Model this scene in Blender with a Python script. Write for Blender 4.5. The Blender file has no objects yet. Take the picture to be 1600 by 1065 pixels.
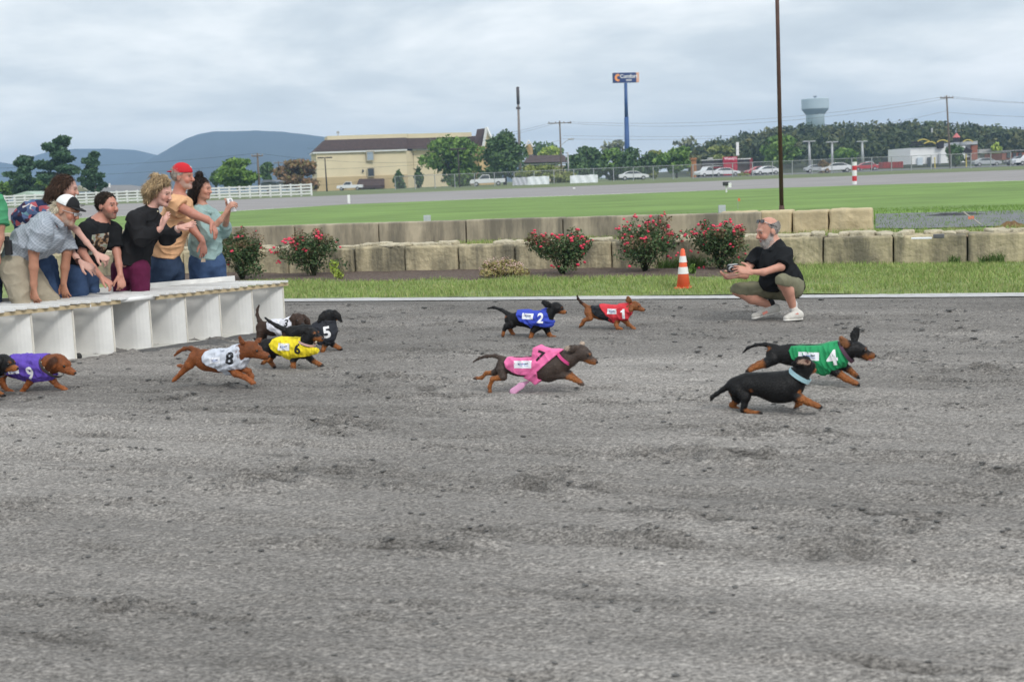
import bpy, bmesh, math, random
import numpy as np
from mathutils import Vector, Matrix
from mathutils.bvhtree import BVHTree

random.seed(7); RNG = np.random.default_rng(7)
scene = bpy.context.scene
COL = scene.collection

# ------------------------------------------------------------------ camera
CAM_H, FPX, ROLL, HORIZON = 1.40, 2000.0, math.radians(2.2), 283.0
PITCH = math.atan((532.5 - HORIZON) * math.cos(ROLL) / FPX)
FWD = np.array([0, math.cos(PITCH), -math.sin(PITCH)])
R0 = np.array([1.0, 0, 0]); U0 = np.array([0, math.sin(PITCH), math.cos(PITCH)])
RIGHT = math.cos(ROLL) * R0 - math.sin(ROLL) * U0
UP = math.sin(ROLL) * R0 + math.cos(ROLL) * U0
CAM = np.array([0, 0, CAM_H])
cam_data = bpy.data.cameras.new('camera'); cam = bpy.data.objects.new('camera', cam_data)
COL.objects.link(cam); scene.camera = cam
cam.matrix_world = Matrix(((RIGHT[0], UP[0], -FWD[0], 0), (RIGHT[1], UP[1], -FWD[1], 0),
                           (RIGHT[2], UP[2], -FWD[2], CAM_H), (0, 0, 0, 1)))
cam_data.sensor_width = 36.0; cam_data.lens = FPX / 1600 * 36
cam_data.clip_start = 0.1; cam_data.clip_end = 20000
cam_data.dof.use_dof = True; cam_data.dof.focus_distance = 10.5; cam_data.dof.aperture_fstop = 4.5

# ------------------------------------------------------------------ sky and sun
SUN_EL, SUN_AZ = math.radians(42), math.radians(150)
world = bpy.data.worlds.new('World'); scene.world = world; world.use_nodes = True
wn, wl = world.node_tree.nodes, world.node_tree.links
wn.clear()
def wnode(t, **kw):
    n = wn.new(t)
    for k, v in kw.items(): setattr(n, k, v)
    return n
w_out = wnode('ShaderNodeOutputWorld')
sky = wnode('ShaderNodeTexSky', sky_type='NISHITA', sun_disc=False, sun_elevation=SUN_EL, sun_rotation=SUN_AZ)
bg_sky = wnode('ShaderNodeBackground'); bg_sky.inputs['Strength'].default_value = 0.10
wl.new(sky.outputs[0], bg_sky.inputs['Color'])
tc = wnode('ShaderNodeTexCoord'); sep = wnode('ShaderNodeSeparateXYZ'); wl.new(tc.outputs['Generated'], sep.inputs[0])
def wmath(op, a, b=None, c=None):
    n = wnode('ShaderNodeMath', operation=op)
    for i, v in enumerate((a, b, c)):
        if v is None: continue
        if isinstance(v, (int, float)): n.inputs[i].default_value = v
        else: wl.new(v, n.inputs[i])
    return n.outputs[0]
zc = wmath('ADD', wmath('MAXIMUM', sep.outputs[2], 0.0), 0.20)
cu = wmath('DIVIDE', sep.outputs[0], zc); cv = wmath('DIVIDE', sep.outputs[1], zc)
cvec = wnode('ShaderNodeCombineXYZ'); wl.new(cu, cvec.inputs[0]); wl.new(cv, cvec.inputs[1])
n1 = wnode('ShaderNodeTexNoise'); n1.inputs['Scale'].default_value = 0.95; n1.inputs['Detail'].default_value = 5
n1.inputs['Roughness'].default_value = 0.55; n1.inputs['Distortion'].default_value = 0.35
wl.new(cvec.outputs[0], n1.inputs['Vector'])
n2 = wnode('ShaderNodeTexNoise'); n2.inputs['Scale'].default_value = 2.9; n2.inputs['Detail'].default_value = 8
n2.inputs['Roughness'].default_value = 0.6
wl.new(cvec.outputs[0], n2.inputs['Vector'])
mixn = wmath('ADD', wmath('MULTIPLY', n1.outputs[0], 0.74), wmath('MULTIPLY', n2.outputs[0], 0.26))
ramp = wnode('ShaderNodeValToRGB'); wl.new(mixn, ramp.inputs[0])
e = ramp.color_ramp.elements
e[0].position = 0.37; e[0].color = (0.49, 0.545, 0.59, 1)
e[1].position = 0.63; e[1].color = (1.0, 1.01, 1.01, 1)
em = ramp.color_ramp.elements.new(0.46); em.color = (0.61, 0.665, 0.70, 1)
em = ramp.color_ramp.elements.new(0.54); em.color = (0.80, 0.835, 0.845, 1)
# overcast: a paler band low over the horizon, the deck brightening towards the zenith
hz = wmath('POWER', wmath('SUBTRACT', 1.0, wmath('MINIMUM', wmath('MAXIMUM', sep.outputs[2], 0.0), 1.0)), 22.0)
n3 = wnode('ShaderNodeTexNoise'); n3.inputs['Scale'].default_value = 1.6; n3.inputs['Detail'].default_value = 3
wl.new(tc.outputs['Generated'], n3.inputs['Vector'])
hzf = wmath('MULTIPLY', hz, wmath('MULTIPLY_ADD', n3.outputs[0], 2.6, -0.5)); 
hzc = wnode('ShaderNodeClamp'); wl.new(hzf, hzc.inputs[0]); hzc.inputs[2].default_value = 0.85
mixc = wnode('ShaderNodeMix', data_type='RGBA'); wl.new(hzc.outputs[0], mixc.inputs[0])
wl.new(ramp.outputs[0], mixc.inputs[6]); mixc.inputs[7].default_value = (1.14, 1.14, 1.09, 1)
zen = wmath('MULTIPLY_ADD', wmath('MAXIMUM', sep.outputs[2], 0.0), 0.40, 0.98)
bg_cl = wnode('ShaderNodeBackground'); wl.new(mixc.outputs[2], bg_cl.inputs['Color']); wl.new(zen, bg_cl.inputs['Strength'])
mixs = wnode('ShaderNodeMixShader'); mixs.inputs[0].default_value = 0.93
wl.new(bg_sky.outputs[0], mixs.inputs[1]); wl.new(bg_cl.outputs[0], mixs.inputs[2]); wl.new(mixs.outputs[0], w_out.inputs[0])

sun_d = bpy.data.lights.new('sun', 'SUN'); sun_d.energy = 1.5; sun_d.angle = math.radians(15); sun_d.color = (1, 0.97, 0.92)
sun = bpy.data.objects.new('sun', sun_d); COL.objects.link(sun)
sd = Vector((math.sin(SUN_AZ) * math.cos(SUN_EL), math.cos(SUN_AZ) * math.cos(SUN_EL), math.sin(SUN_EL)))
sun.rotation_euler = sd.to_track_quat('Z', 'Y').to_euler(); sun.location = (0, 0, 60)
scene.view_settings.view_transform = 'Standard'; scene.view_settings.look = 'None'
scene.view_settings.exposure = 0.30; scene.view_settings.gamma = 1.0; scene.view_settings.use_curve_mapping = False
scene.cycles.max_bounces = 6; scene.cycles.transparent_max_bounces = 12; scene.cycles.use_denoising = True
scene.cycles.volume_bounces = 0

# ------------------------------------------------------------------ places: a point of the picture at a given distance / height
def ray(px, py):
    return FWD + RIGHT * ((px - 800) / FPX) - UP * ((py - 532.5) / FPX)
def PD(px, py, D):
    r = ray(px, py); return CAM + r * (D / r[1])
def PG(px, py, z=0.0):
    r = ray(px, py); return CAM + r * ((z - CAM_H) / r[2])
def hor(px): return HORIZON - (px - 800) * math.tan(ROLL)
def base(px, D, z):          # the point at distance D and height z that shows in column px
    y = 300.0
    for _ in range(6):
        p = PD(px, y, D); y += (p[2] - z) * FPX / D
    return PD(px, y, D)

# ------------------------------------------------------------------ object helpers
ORIG = {}
def props(o, label=None, cat=None, group=None, kind=None):
    if label: o['label'] = label
    if cat: o['category'] = cat
    if group: o['group'] = group
    if kind: o['kind'] = kind
    return o
def thing(name, loc, label, cat, group=None):
    o = bpy.data.objects.new(name, None); COL.objects.link(o); o.location = tuple(float(v) for v in loc)
    o.empty_display_size = 0.1
    ORIG[o.name] = np.array([float(v) for v in loc]); props(o, label, cat, group); return o
def link_mesh(name, me, m, parent=None, org=None):
    o = bpy.data.objects.new(name, me); COL.objects.link(o)
    if m is not None: me.materials.append(m)
    if parent is not None:
        o.parent = parent; ORIG[o.name] = ORIG[parent.name]
    else:
        ORIG[o.name] = org; o.location = tuple(org)
    return o
def mesh_obj(name, V, F, m, parent=None, smooth=False, cols=None, org=None):
    """V world coords (N,3); F list of index lists or an int array (M,k). One mesh object."""
    V = np.asarray(V, dtype=np.float64)
    if parent is not None: off = ORIG[parent.name]
    else:
        off = np.array([(V[:, 0].min() + V[:, 0].max()) / 2, (V[:, 1].min() + V[:, 1].max()) / 2, V[:, 2].min()]) if org is None else np.asarray(org, float)
    me = bpy.data.meshes.new(name)
    fill(me, V - off, F)
    if smooth: me.polygons.foreach_set('use_smooth', np.ones(len(me.polygons), dtype=bool))
    if cols is not None:
        a = me.color_attributes.new('Col', 'FLOAT_COLOR', 'POINT')
        c = np.ones((len(V), 4), dtype=np.float32); c[:, :3] = cols
        a.data.foreach_set('color', c.ravel())
    return link_mesh(name, me, m, parent, off)
def fill(me, V, F):
    if isinstance(F, np.ndarray):
        n, k = F.shape
        me.vertices.add(len(V)); me.vertices.foreach_set('co', np.ascontiguousarray(V, dtype=np.float32).ravel())
        me.loops.add(n * k); me.loops.foreach_set('vertex_index', np.ascontiguousarray(F, dtype=np.int32).ravel())
        me.polygons.add(n); me.polygons.foreach_set('loop_start', np.arange(0, n * k, k, dtype=np.int32))
        me.update(calc_edges=True); me.validate()
    else:
        me.from_pydata([tuple(v) for v in V], [], F); me.update()

class MB:
    """collects shapes in world coordinates"""
    def __init__(s): s.v = []; s.f = []
    def add(s, V, F):
        b = len(s.v); s.v += [tuple(float(c) for c in v) for v in V]; s.f += [[i + b for i in f] for f in F]; return s
    def box(s, c, size, ax=None, ay=None, az=None):
        c = np.asarray(c, float); ax = np.array([1., 0, 0]) if ax is None else np.asarray(ax, float)
        az = np.array([0, 0, 1.]) if az is None else np.asarray(az, float)
        ay = np.cross(az, ax) if ay is None else np.asarray(ay, float)
        hx, hy, hz_ = [v / 2 for v in size]
        V = [c + ax * hx * i + ay * hy * j + az * hz_ * k for k in (-1, 1) for j in (-1, 1) for i in (-1, 1)]
        return s.add(V, [[0, 2, 3, 1], [4, 5, 7, 6], [0, 1, 5, 4], [2, 6, 7, 3], [0, 4, 6, 2], [1, 3, 7, 5]])
    def tube(s, pts, rad, n=8, cap=True):
        pts = [np.asarray(p, float) for p in pts]
        rad = [rad] * len(pts) if np.isscalar(rad) else rad
        V = []; F = []
        for i, p in enumerate(pts):
            d = pts[min(i + 1, len(pts) - 1)] - pts[max(i - 1, 0)]; d = d / (np.linalg.norm(d) + 1e-9)
            a = np.cross(d, [0, 0, 1.] if abs(d[2]) < .9 else [1., 0, 0]); a /= np.linalg.norm(a); b = np.cross(d, a)
            for k in range(n):
                t = 2 * math.pi * k / n; V.append(p + rad[i] * (a * math.cos(t) + b * math.sin(t)))
        for i in range(len(pts) - 1):
            for k in range(n):
                F.append([i * n + k, i * n + (k + 1) % n, (i + 1) * n + (k + 1) % n, (i + 1) * n + k])
        if cap: F.append(list(range(n))); F.append([(len(pts) - 1) * n + k for k in range(n)][::-1])
        return s.add(V, F)
    def lathe(s, c, prof, n=24, cap=True):
        c = np.asarray(c, float); V = []; F = []
        for r, z in prof:
            for k in range(n):
                t = 2 * math.pi * k / n; V.append(c + [r * math.cos(t), r * math.sin(t), z])
        for i in range(len(prof) - 1):
            for k in range(n):
                F.append([i * n + k, i * n + (k + 1) % n, (i + 1) * n + (k + 1) % n, (i + 1) * n + k])
        if cap: F.append([k for k in range(n)][::-1]); F.append([(len(prof) - 1) * n + k for k in range(n)])
        return s.add(V, F)
    def prism(s, poly, d):
        """poly: planar list of 3D points, extruded by vector d"""
        n = len(poly); poly = [np.asarray(p, float) for p in poly]; d = np.asarray(d, float)
        V = poly + [p + d for p in poly]
        F = [list(range(n))[::-1], [n + i for i in range(n)]] + [[i, (i + 1) % n, n + (i + 1) % n, n + i] for i in range(n)]
        return s.add(V, F)
    def build(s, name, m, parent=None, smooth=False, bevel=0):
        o = mesh_obj(name, s.v, s.f, m, parent, smooth)
        bm = bmesh.new(); bm.from_mesh(o.data); bmesh.ops.recalc_face_normals(bm, faces=bm.faces)
        if bevel: bmesh.ops.bevel(bm, geom=list(bm.edges), offset=bevel, segments=2, profile=.6, affect='EDGES', clamp_overlap=True)
        bm.to_mesh(o.data); bm.free()
        if smooth: o.data.polygons.foreach_set('use_smooth', np.ones(len(o.data.polygons), dtype=bool))
        return o

# ------------------------------------------------------------------ materials
MATS = {}
def mat(name, col=(.5, .5, .5), rough=.75, var=.12, scale=12.0, bump=0.0, bscale=None, attr=False, island=None, metal=0.0,
        spec=.35, stretch=None, alpha=None, sheen=0.0, sss=0.0, detail=6, dark=None):
    if name in MATS: return MATS[name]
    m = bpy.data.materials.new(name); m.use_nodes = True; MATS[name] = m
    nt = m.node_tree; N, L = nt.nodes, nt.links; b = N['Principled BSDF']
    b.inputs['Roughness'].default_value = rough; b.inputs['Metallic'].default_value = metal
    b.inputs['Specular IOR Level'].default_value = spec
    if sheen: b.inputs['Sheen Weight'].default_value = sheen
    if sss:
        b.inputs['Subsurface Weight'].default_value = sss; b.inputs['Subsurface Radius'].default_value = (1, .35, .2); b.inputs['Subsurface Scale'].default_value = .012
    t = N.new('ShaderNodeTexCoord'); vec = t.outputs['Object']
    if stretch:
        mp = N.new('ShaderNodeMapping'); L.new(vec, mp.inputs[0]); mp.inputs['Scale'].default_value = stretch; vec = mp.outputs[0]
    nz = N.new('ShaderNodeTexNoise'); nz.inputs['Scale'].default_value = scale; nz.inputs['Detail'].default_value = detail
    nz.inputs['Roughness'].default_value = .62; L.new(vec, nz.inputs['Vector'])
    mr = N.new('ShaderNodeMapRange'); mr.inputs[1].default_value = .3; mr.inputs[2].default_value = .7
    mr.inputs[3].default_value = 1 - var; mr.inputs[4].default_value = 1 + var; L.new(nz.outputs[0], mr.inputs[0])
    mx = N.new('ShaderNodeMix'); mx.data_type = 'RGBA'; mx.blend_type = 'MULTIPLY'; mx.inputs[0].default_value = 1
    if attr:
        a = N.new('ShaderNodeVertexColor'); a.layer_name = 'Col'; L.new(a.outputs[0], mx.inputs[6])
    elif island:
        g = N.new('ShaderNodeNewGeometry'); r = N.new('ShaderNodeValToRGB'); L.new(g.outputs['Random Per Island'], r.inputs[0])
        el = r.color_ramp.elements
        while len(el) < len(island): el.new(.5)
        for i, c in enumerate(island): el[i].position = i / (len(island) - 1); el[i].color = (*c, 1)
        L.new(r.outputs[0], mx.inputs[6])
    else: mx.inputs[6].default_value = (*col, 1)
    L.new(mr.outputs[0], mx.inputs[7]); L.new(mx.outputs[2], b.inputs['Base Color'])
    m['mixnode'] = mx.name
    if bump:
        nb = N.new('ShaderNodeTexNoise'); nb.inputs['Scale'].default_value = bscale or scale * 3; nb.inputs['Detail'].default_value = 5
        L.new(vec, nb.inputs['Vector'])
        bp = N.new('ShaderNodeBump'); bp.inputs['Strength'].default_value = 1; bp.inputs['Distance'].default_value = bump
        L.new(nb.outputs[0], bp.inputs['Height']); L.new(bp.outputs[0], b.inputs['Normal'])
    if alpha is not None: b.inputs['Alpha'].default_value = alpha
    return m
def leafmat(name, cols, rough=.6):
    m = mat(name, island=cols, rough=rough, var=.15, scale=.8, spec=.25)
    m.node_tree.nodes['Principled BSDF'].inputs['Transmission Weight'].default_value = 0.0
    return m

# ------------------------------------------------------------------ noise
def vnoise2(x, y, seed=0):
    r = np.random.default_rng(seed); T = r.random((256, 256))
    xi = np.floor(x).astype(int); yi = np.floor(y).astype(int); fx = x - xi; fy = y - yi
    fx = fx * fx * (3 - 2 * fx); fy = fy * fy * (3 - 2 * fy)
    a = T[xi % 256, yi % 256]; b = T[(xi + 1) % 256, yi % 256]; c = T[xi % 256, (yi + 1) % 256]; d = T[(xi + 1) % 256, (yi + 1) % 256]
    return (a * (1 - fx) + b * fx) * (1 - fy) + (c * (1 - fx) + d * fx) * fy
def fbm2(x, y, seed=0, oct=4):
    s = 0; a = .5
    for i in range(oct): s = s + a * (vnoise2(x * 2 ** i + 17.3 * i, y * 2 ** i + 9.1 * i, seed + i) - .5); a *= .5
    return s
def wave3(p, wl, seed, n=7):
    r = np.random.default_rng(seed); o = np.zeros(len(p))
    for _ in range(n):
        d = r.normal(size=3); d /= np.linalg.norm(d)
        o += np.sin(p @ d * (2 * math.pi / (wl * r.uniform(.6, 1.6))) + r.uniform(0, 6.28))
    return o / n

# ------------------------------------------------------------------ smooth solids (rounded limbs blended into one skin)
def unit(v): v = np.asarray(v, float); return v / (np.linalg.norm(v) + 1e-12)
class Solid:
    M = 0.075
    def __init__(s): s.p = []; s.cuts = []; s.noise = None; s.infl = 0.0
    def cap(s, a, b, ra, rb=None, k=.02, flat=None, q=1.0, flatb=False, sub=False):
        s.p.append(('c', np.asarray(a, float), np.asarray(b, float), ra, ra if rb is None else rb, k, None if flat is None else unit(flat), q, flatb, sub)); return s
    def ell(s, c, r, ax=None, k=.02, sub=False):
        A = np.eye(3) if ax is None else np.array([unit(v) for v in ax])
        s.p.append(('e', np.asarray(c, float), np.asarray(r, float), A, k, sub)); return s
    def chain(s, pts, k=.02, flat=None, q=1.0):
        for (a, ra), (b, rb) in zip(pts[:-1], pts[1:]): s.cap(a, b, ra, rb, k, flat, q)
        return s
    def bounds(s):
        lo = np.full(3, 1e9); hi = -lo
        for P in s.p:
            if P[0] == 'c':
                if P[9]: continue
                r = max(P[3], P[4])
                for c in (P[1], P[2]): lo = np.minimum(lo, c - r); hi = np.maximum(hi, c + r)
            else:
                if P[5]: continue
                r = P[2].max(); lo = np.minimum(lo, P[1] - r); hi = np.maximum(hi, P[1] + r)
        m = s.infl + .025; return lo - m, hi + m
    def __call__(s, X):
        D = np.full(len(X), 1.0)
        for P in s.p:
            if P[0] == 'c':
                _, a, b, ra, rb, k, fl, q, flatb, sub = P
                c = (a + b) / 2; R = np.linalg.norm(b - a) / 2 + max(ra, rb) + s.M + s.infl
            else:
                _, c, r, A, k, sub = P; R = r.max() + s.M + s.infl
            msk = np.flatnonzero(((X - c) ** 2).sum(1) < R * R)
            if not len(msk): continue
            x = X[msk]
            if P[0] == 'c':
                ab = b - a; L2 = ab @ ab + 1e-12; pa = x - a
                t = pa @ ab / L2; tc_ = np.clip(t, 0, 1); dv = pa - tc_[:, None] * ab
                if fl is not None:
                    cn = dv @ fl; dv = dv + (cn * (1 / q - 1))[:, None] * fl
                d = np.sqrt((dv ** 2).sum(1)) - (ra + (rb - ra) * tc_)
                if flatb: d = np.maximum(d, (t - 1) * math.sqrt(L2))
            else:
                y = (x - c) @ A.T; k0 = np.sqrt(((y / r) ** 2).sum(1)) + 1e-9; k1 = np.sqrt(((y / r ** 2) ** 2).sum(1)) + 1e-9
                d = k0 * (k0 - 1) / k1
            e0 = D[msk]
            if sub:
                d = -d; h = np.maximum(k - np.abs(e0 - d), 0) / k; D[msk] = np.maximum(e0, d) + h * h * k * .25
            else:
                h = np.maximum(k - np.abs(e0 - d), 0) / k; D[msk] = np.minimum(e0, d) - h * h * k * .25
        D = D - s.infl
        if s.noise is not None: D = D + s.noise(X)
        for c in s.cuts: D = np.maximum(D, c(X))
        return D

def polygonise(f, lo, hi, h, newton=1):
    B = 6
    nb = np.maximum(np.ceil((hi - lo) / (h * B)).astype(int), 1); dims = nb * B + 1
    g = np.stack(np.meshgrid(*[np.arange(n) for n in nb], indexing='ij'), -1).reshape(-1, 3)
    cen = lo + (g + .5) * B * h; dc = f(cen)
    act = np.abs(dc) < B * h * .87 * 1.25 + .012
    val = np.ones(dims, dtype=np.float32)
    for b, d in zip(g[~act], dc[~act]):
        if d < 0: val[b[0]*B:b[0]*B+B+1, b[1]*B:b[1]*B+B+1, b[2]*B:b[2]*B+B+1] = -1
    ga = g[act]
    loc = np.stack(np.meshgrid(*[np.arange(B + 1)] * 3, indexing='ij'), -1).reshape(-1, 3)
    idx = (ga[:, None, :] * B + loc[None]).reshape(-1, 3)
    flat = np.unique((idx[:, 0] * dims[1] + idx[:, 1]) * dims[2] + idx[:, 2])
    I = np.stack(np.unravel_index(flat, dims), -1)
    val.ravel()[flat] = f(lo + I * h)
    s = val < 0
    c8 = [s[i:dims[0]-1+i, j:dims[1]-1+j, k:dims[2]-1+k] for i in (0, 1) for j in (0, 1) for k in (0, 1)]
    cnt = sum(c.astype(np.int8) for c in c8); mixed = (cnt > 0) & (cnt < 8)
    cells = np.argwhere(mixed); ids = np.full(mixed.shape, -1, dtype=np.int64); ids[mixed] = np.arange(len(cells))
    acc = np.zeros((len(cells), 3)); num = np.zeros(len(cells))
    corners = [(i, j, k) for i in (0, 1) for j in (0, 1) for k in (0, 1)]
    for a in corners:
        for ax in range(3):
            if a[ax]: continue
            b = list(a); b[ax] = 1
            va = val[cells[:, 0]+a[0], cells[:, 1]+a[1], cells[:, 2]+a[2]]; vb = val[cells[:, 0]+b[0], cells[:, 1]+b[1], cells[:, 2]+b[2]]
            x = (va < 0) != (vb < 0)
            t = np.where(x, va / np.where(x, va - vb, 1), 0)
            p = np.tile(np.array(a, float), (len(cells), 1)); p[:, ax] += t
            acc[x] += p[x]; num[x] += 1
    V = lo + (cells + acc / np.maximum(num, 1)[:, None]) * h
    Fs = []
    for ax in range(3):
        o1, o2 = [(1, 2), (2, 0), (0, 1)][ax]
        sl0 = [slice(None)] * 3; sl1 = [slice(None)] * 3; sl0[ax] = slice(0, -1); sl1[ax] = slice(1, None)
        a = s[tuple(sl0)]; b = s[tuple(sl1)]; e_ = np.argwhere(a != b)
        e_ = e_[(e_[:, o1] > 0) & (e_[:, o2] > 0) & (e_[:, o1] < mixed.shape[o1]) & (e_[:, o2] < mixed.shape[o2])]
        if not len(e_): continue
        sg = a[e_[:, 0], e_[:, 1], e_[:, 2]]
        q = []
        for d1, d2 in ((-1, -1), (0, -1), (0, 0), (-1, 0)):
            c = e_.copy(); c[:, o1] += d1; c[:, o2] += d2; q.append(ids[c[:, 0], c[:, 1], c[:, 2]])
        Q = np.stack(q, -1); Q[~sg] = Q[~sg][:, ::-1]
        Fs.append(Q[(Q >= 0).all(1)])
    F = np.concatenate(Fs) if Fs else np.zeros((0, 4), int)
    for _ in range(newton):
        ee = h * .5; d0 = f(V); G = np.stack([(f(V + ee * v) - d0) / ee for v in np.eye(3)], -1)
        g2 = (G ** 2).sum(1); ok = (g2 > .09) & (np.abs(d0) < h)
        V[ok] -= (np.clip(d0, -h, h) / np.maximum(g2, .3))[ok, None] * G[ok] * .9
    return V, F

GEO = {}
def fuzz(o, n, L_, w, dirf, name, m, seed=1, keep=None, shade=(.65, 1.5), col=None):
    """many fine hairs rooted on a surface"""
    V, F, C = GEO[o.name]; r = np.random.default_rng(seed); A = V[F[:, 0]]; B = V[F[:, 1]]; D_ = V[F[:, 2]]
    nr = np.cross(B - A, D_ - A); ar = np.linalg.norm(nr, axis=1) + 1e-12; cen = V[F].mean(1); ok = ar > 1e-9
    if keep is not None: ok &= keep(cen)
    pr = ar * ok; pr /= pr.sum(); k = r.choice(len(F), n, p=pr); wt = r.random((n, 4)); wt /= wt.sum(1)[:, None]
    P = (V[F[k]] * wt[:, :, None]).sum(1); N_ = nr[k] / ar[k][:, None]
    d = dirf(P, N_) + r.normal(size=(n, 3)) * .22; d -= N_ * (d * N_).sum(1)[:, None]; d = d / (np.linalg.norm(d, axis=1)[:, None] + 1e-9)
    ln = L_ * r.uniform(.5, 1.3, n)[:, None]; sd = np.cross(d, N_) * w * r.uniform(.6, 1.3, n)[:, None]; rise = ln * r.uniform(.10, .40, n)[:, None]
    Q = np.stack([P - sd - N_ * .001, P + sd - N_ * .001, P + d * ln * .55 + N_ * rise * .8 + sd * .7, P + d * ln * .55 + N_ * rise * .8 - sd * .7, P + d * ln + N_ * rise], 1).reshape(-1, 3); b = np.arange(n)[:, None] * 5
    c = (np.tile(np.array(col), (n, 1)) if col is not None else C[F[k][:, 0]]) * r.uniform(*shade, (n, 1))
    f = mesh_obj(name, Q, np.concatenate([b + [0, 1, 2], b + [0, 2, 3], b + [3, 2, 4]]), m, o, cols=np.repeat(c, 5, 0)); f['kind'] = 'stuff'; return f
def solid_obj(name, S, h, m, parent, colf=None):
    lo, hi = S.bounds(); V, F = polygonise(S, lo, hi, h)
    cols = None if colf is None else colf(V)
    o = mesh_obj(name, V, F, m, parent, smooth=True, cols=cols); GEO[o.name] = (V, F, cols); return o

# ------------------------------------------------------------------ lettering and prints laid on surfaces
def text_poly(s, size, offset=0.0, spacing=1.0):
    cu_ = bpy.data.curves.new('lettering', 'FONT'); cu_.body = s; cu_.size = size; cu_.align_x = 'CENTER'; cu_.align_y = 'CENTER'
    cu_.offset = offset; cu_.space_character = spacing; cu_.resolution_u = 3
    o = bpy.data.objects.new('lettering', cu_); COL.objects.link(o)
    dg = bpy.context.evaluated_depsgraph_get(); dg.update()
    me = bpy.data.meshes.new_from_object(o.evaluated_get(dg))
    V = np.array([v.co[:] for v in me.vertices]); F = [list(p.vertices) for p in me.polygons]
    bpy.data.objects.remove(o); bpy.data.curves.remove(cu_); bpy.data.meshes.remove(me)
    return V[:, :2], F
def rect_poly(w, h, n=6, mth=4):
    V = [((i / n - .5) * w, (j / mth - .5) * h) for j in range(mth + 1) for i in range(n + 1)]
    F = [[j * (n + 1) + i, j * (n + 1) + i + 1, (j + 1) * (n + 1) + i + 1, (j + 1) * (n + 1) + i] for j in range(mth) for i in range(n)]
    return np.array(V), F
def bvh_of(o):
    me = o.data; off = ORIG[o.name]
    return BVHTree.FromPolygons([tuple(v.co + Vector(off)) for v in me.vertices], [tuple(p.vertices) for p in me.polygons])
def decal(name, VF, center, ax, ay, nrm, bv, m, parent, lift=.002, maxe=.012, rot=0.0):
    """lay a flat print on a surface: points cast along -nrm onto bv"""
    V2, F = VF; bm = bmesh.new()
    vs = [bm.verts.new((x, y, 0)) for x, y in V2]
    for f in F:
        try: bm.faces.new([vs[i] for i in f])
        except ValueError: pass
    bmesh.ops.triangulate(bm, faces=bm.faces)
    for _ in range(5):
        es = [e_ for e_ in bm.edges if e_.calc_length() > maxe]
        if not es: break
        bmesh.ops.subdivide_edges(bm, edges=es, cuts=1); bmesh.ops.triangulate(bm, faces=bm.faces)
    ax, ay, nrm = unit(ax), unit(ay), unit(nrm); c = np.asarray(center, float); ca, sa = math.cos(rot), math.sin(rot)
    last = 0.0; out = []
    for v in bm.verts:
        x = v.co.x * ca - v.co.y * sa; y = v.co.x * sa + v.co.y * ca
        p = c + ax * x + ay * y
        hit = bv.ray_cast(Vector(p + nrm * .35), Vector(-nrm), 0.8)
        if hit[0] is not None: last = .35 - hit[3]; 
        out.append(p + nrm * (last + lift))
    bm.verts.index_update()
    F2 = [[v.index for v in f.verts] for f in bm.faces]; bm.free()
    return mesh_obj(name, np.array(out), F2, m, parent)
# ================================================================== SETTING
L0, L1 = PG(450, 471.5), PG(1600, 464)
T = unit((L1 - L0) * [1, 1, 0]); NV = np.array([-T[1], T[0], 0])      # along the track / away from the camera
VL = float(L0 @ NV)                                                    # where the pale edge line begins
def TP(u, v, z=0.0): return T * u + NV * v + np.array([0, 0, z])
UC = float(PG(800, 468) @ T)

def grid(us, vs, zf):
    U, Vv = np.meshgrid(us, vs, indexing='ij'); Z = zf(U, Vv)
    P = U[..., None] * T + Vv[..., None] * NV; P[..., 2] = Z
    n, m_ = U.shape; I = np.arange(n * m_).reshape(n, m_)
    F = np.stack([I[:-1, :-1], I[1:, :-1], I[1:, 1:], I[:-1, 1:]], -1).reshape(-1, 4)
    return P.reshape(-1, 3), F, U, Vv

# ---- dirt track: raked, rutted, trampled
prints = []
for _ in range(420):
    v = RNG.uniform(2.2, VL - .3); prints.append((RNG.uniform(-9, 11), v, RNG.uniform(.05, .13), RNG.uniform(.025, .05), RNG.uniform(-.3, .3), RNG.uniform(.012, .028)))
for _ in range(620):                                                   # long shallow drag marks
    prints.append((RNG.uniform(-9, 11), RNG.uniform(1.8, VL - .3), RNG.uniform(.08, .28), RNG.uniform(.012, .028), RNG.uniform(-.10, .10), RNG.uniform(.010, .024)))
for _ in range(40):                                                    # scuffs where dogs and people have trodden, several prints together
    u0, v0 = RNG.uniform(-6, 8), RNG.uniform(3, 10)
    for _ in range(RNG.integers(3, 8)):
        prints.append((u0 + RNG.normal() * .30, v0 + RNG.normal() * .09, RNG.uniform(.06, .14), RNG.uniform(.02, .045), RNG.uniform(-.3, .3), RNG.uniform(.016, .034)))
dist = {}
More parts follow.
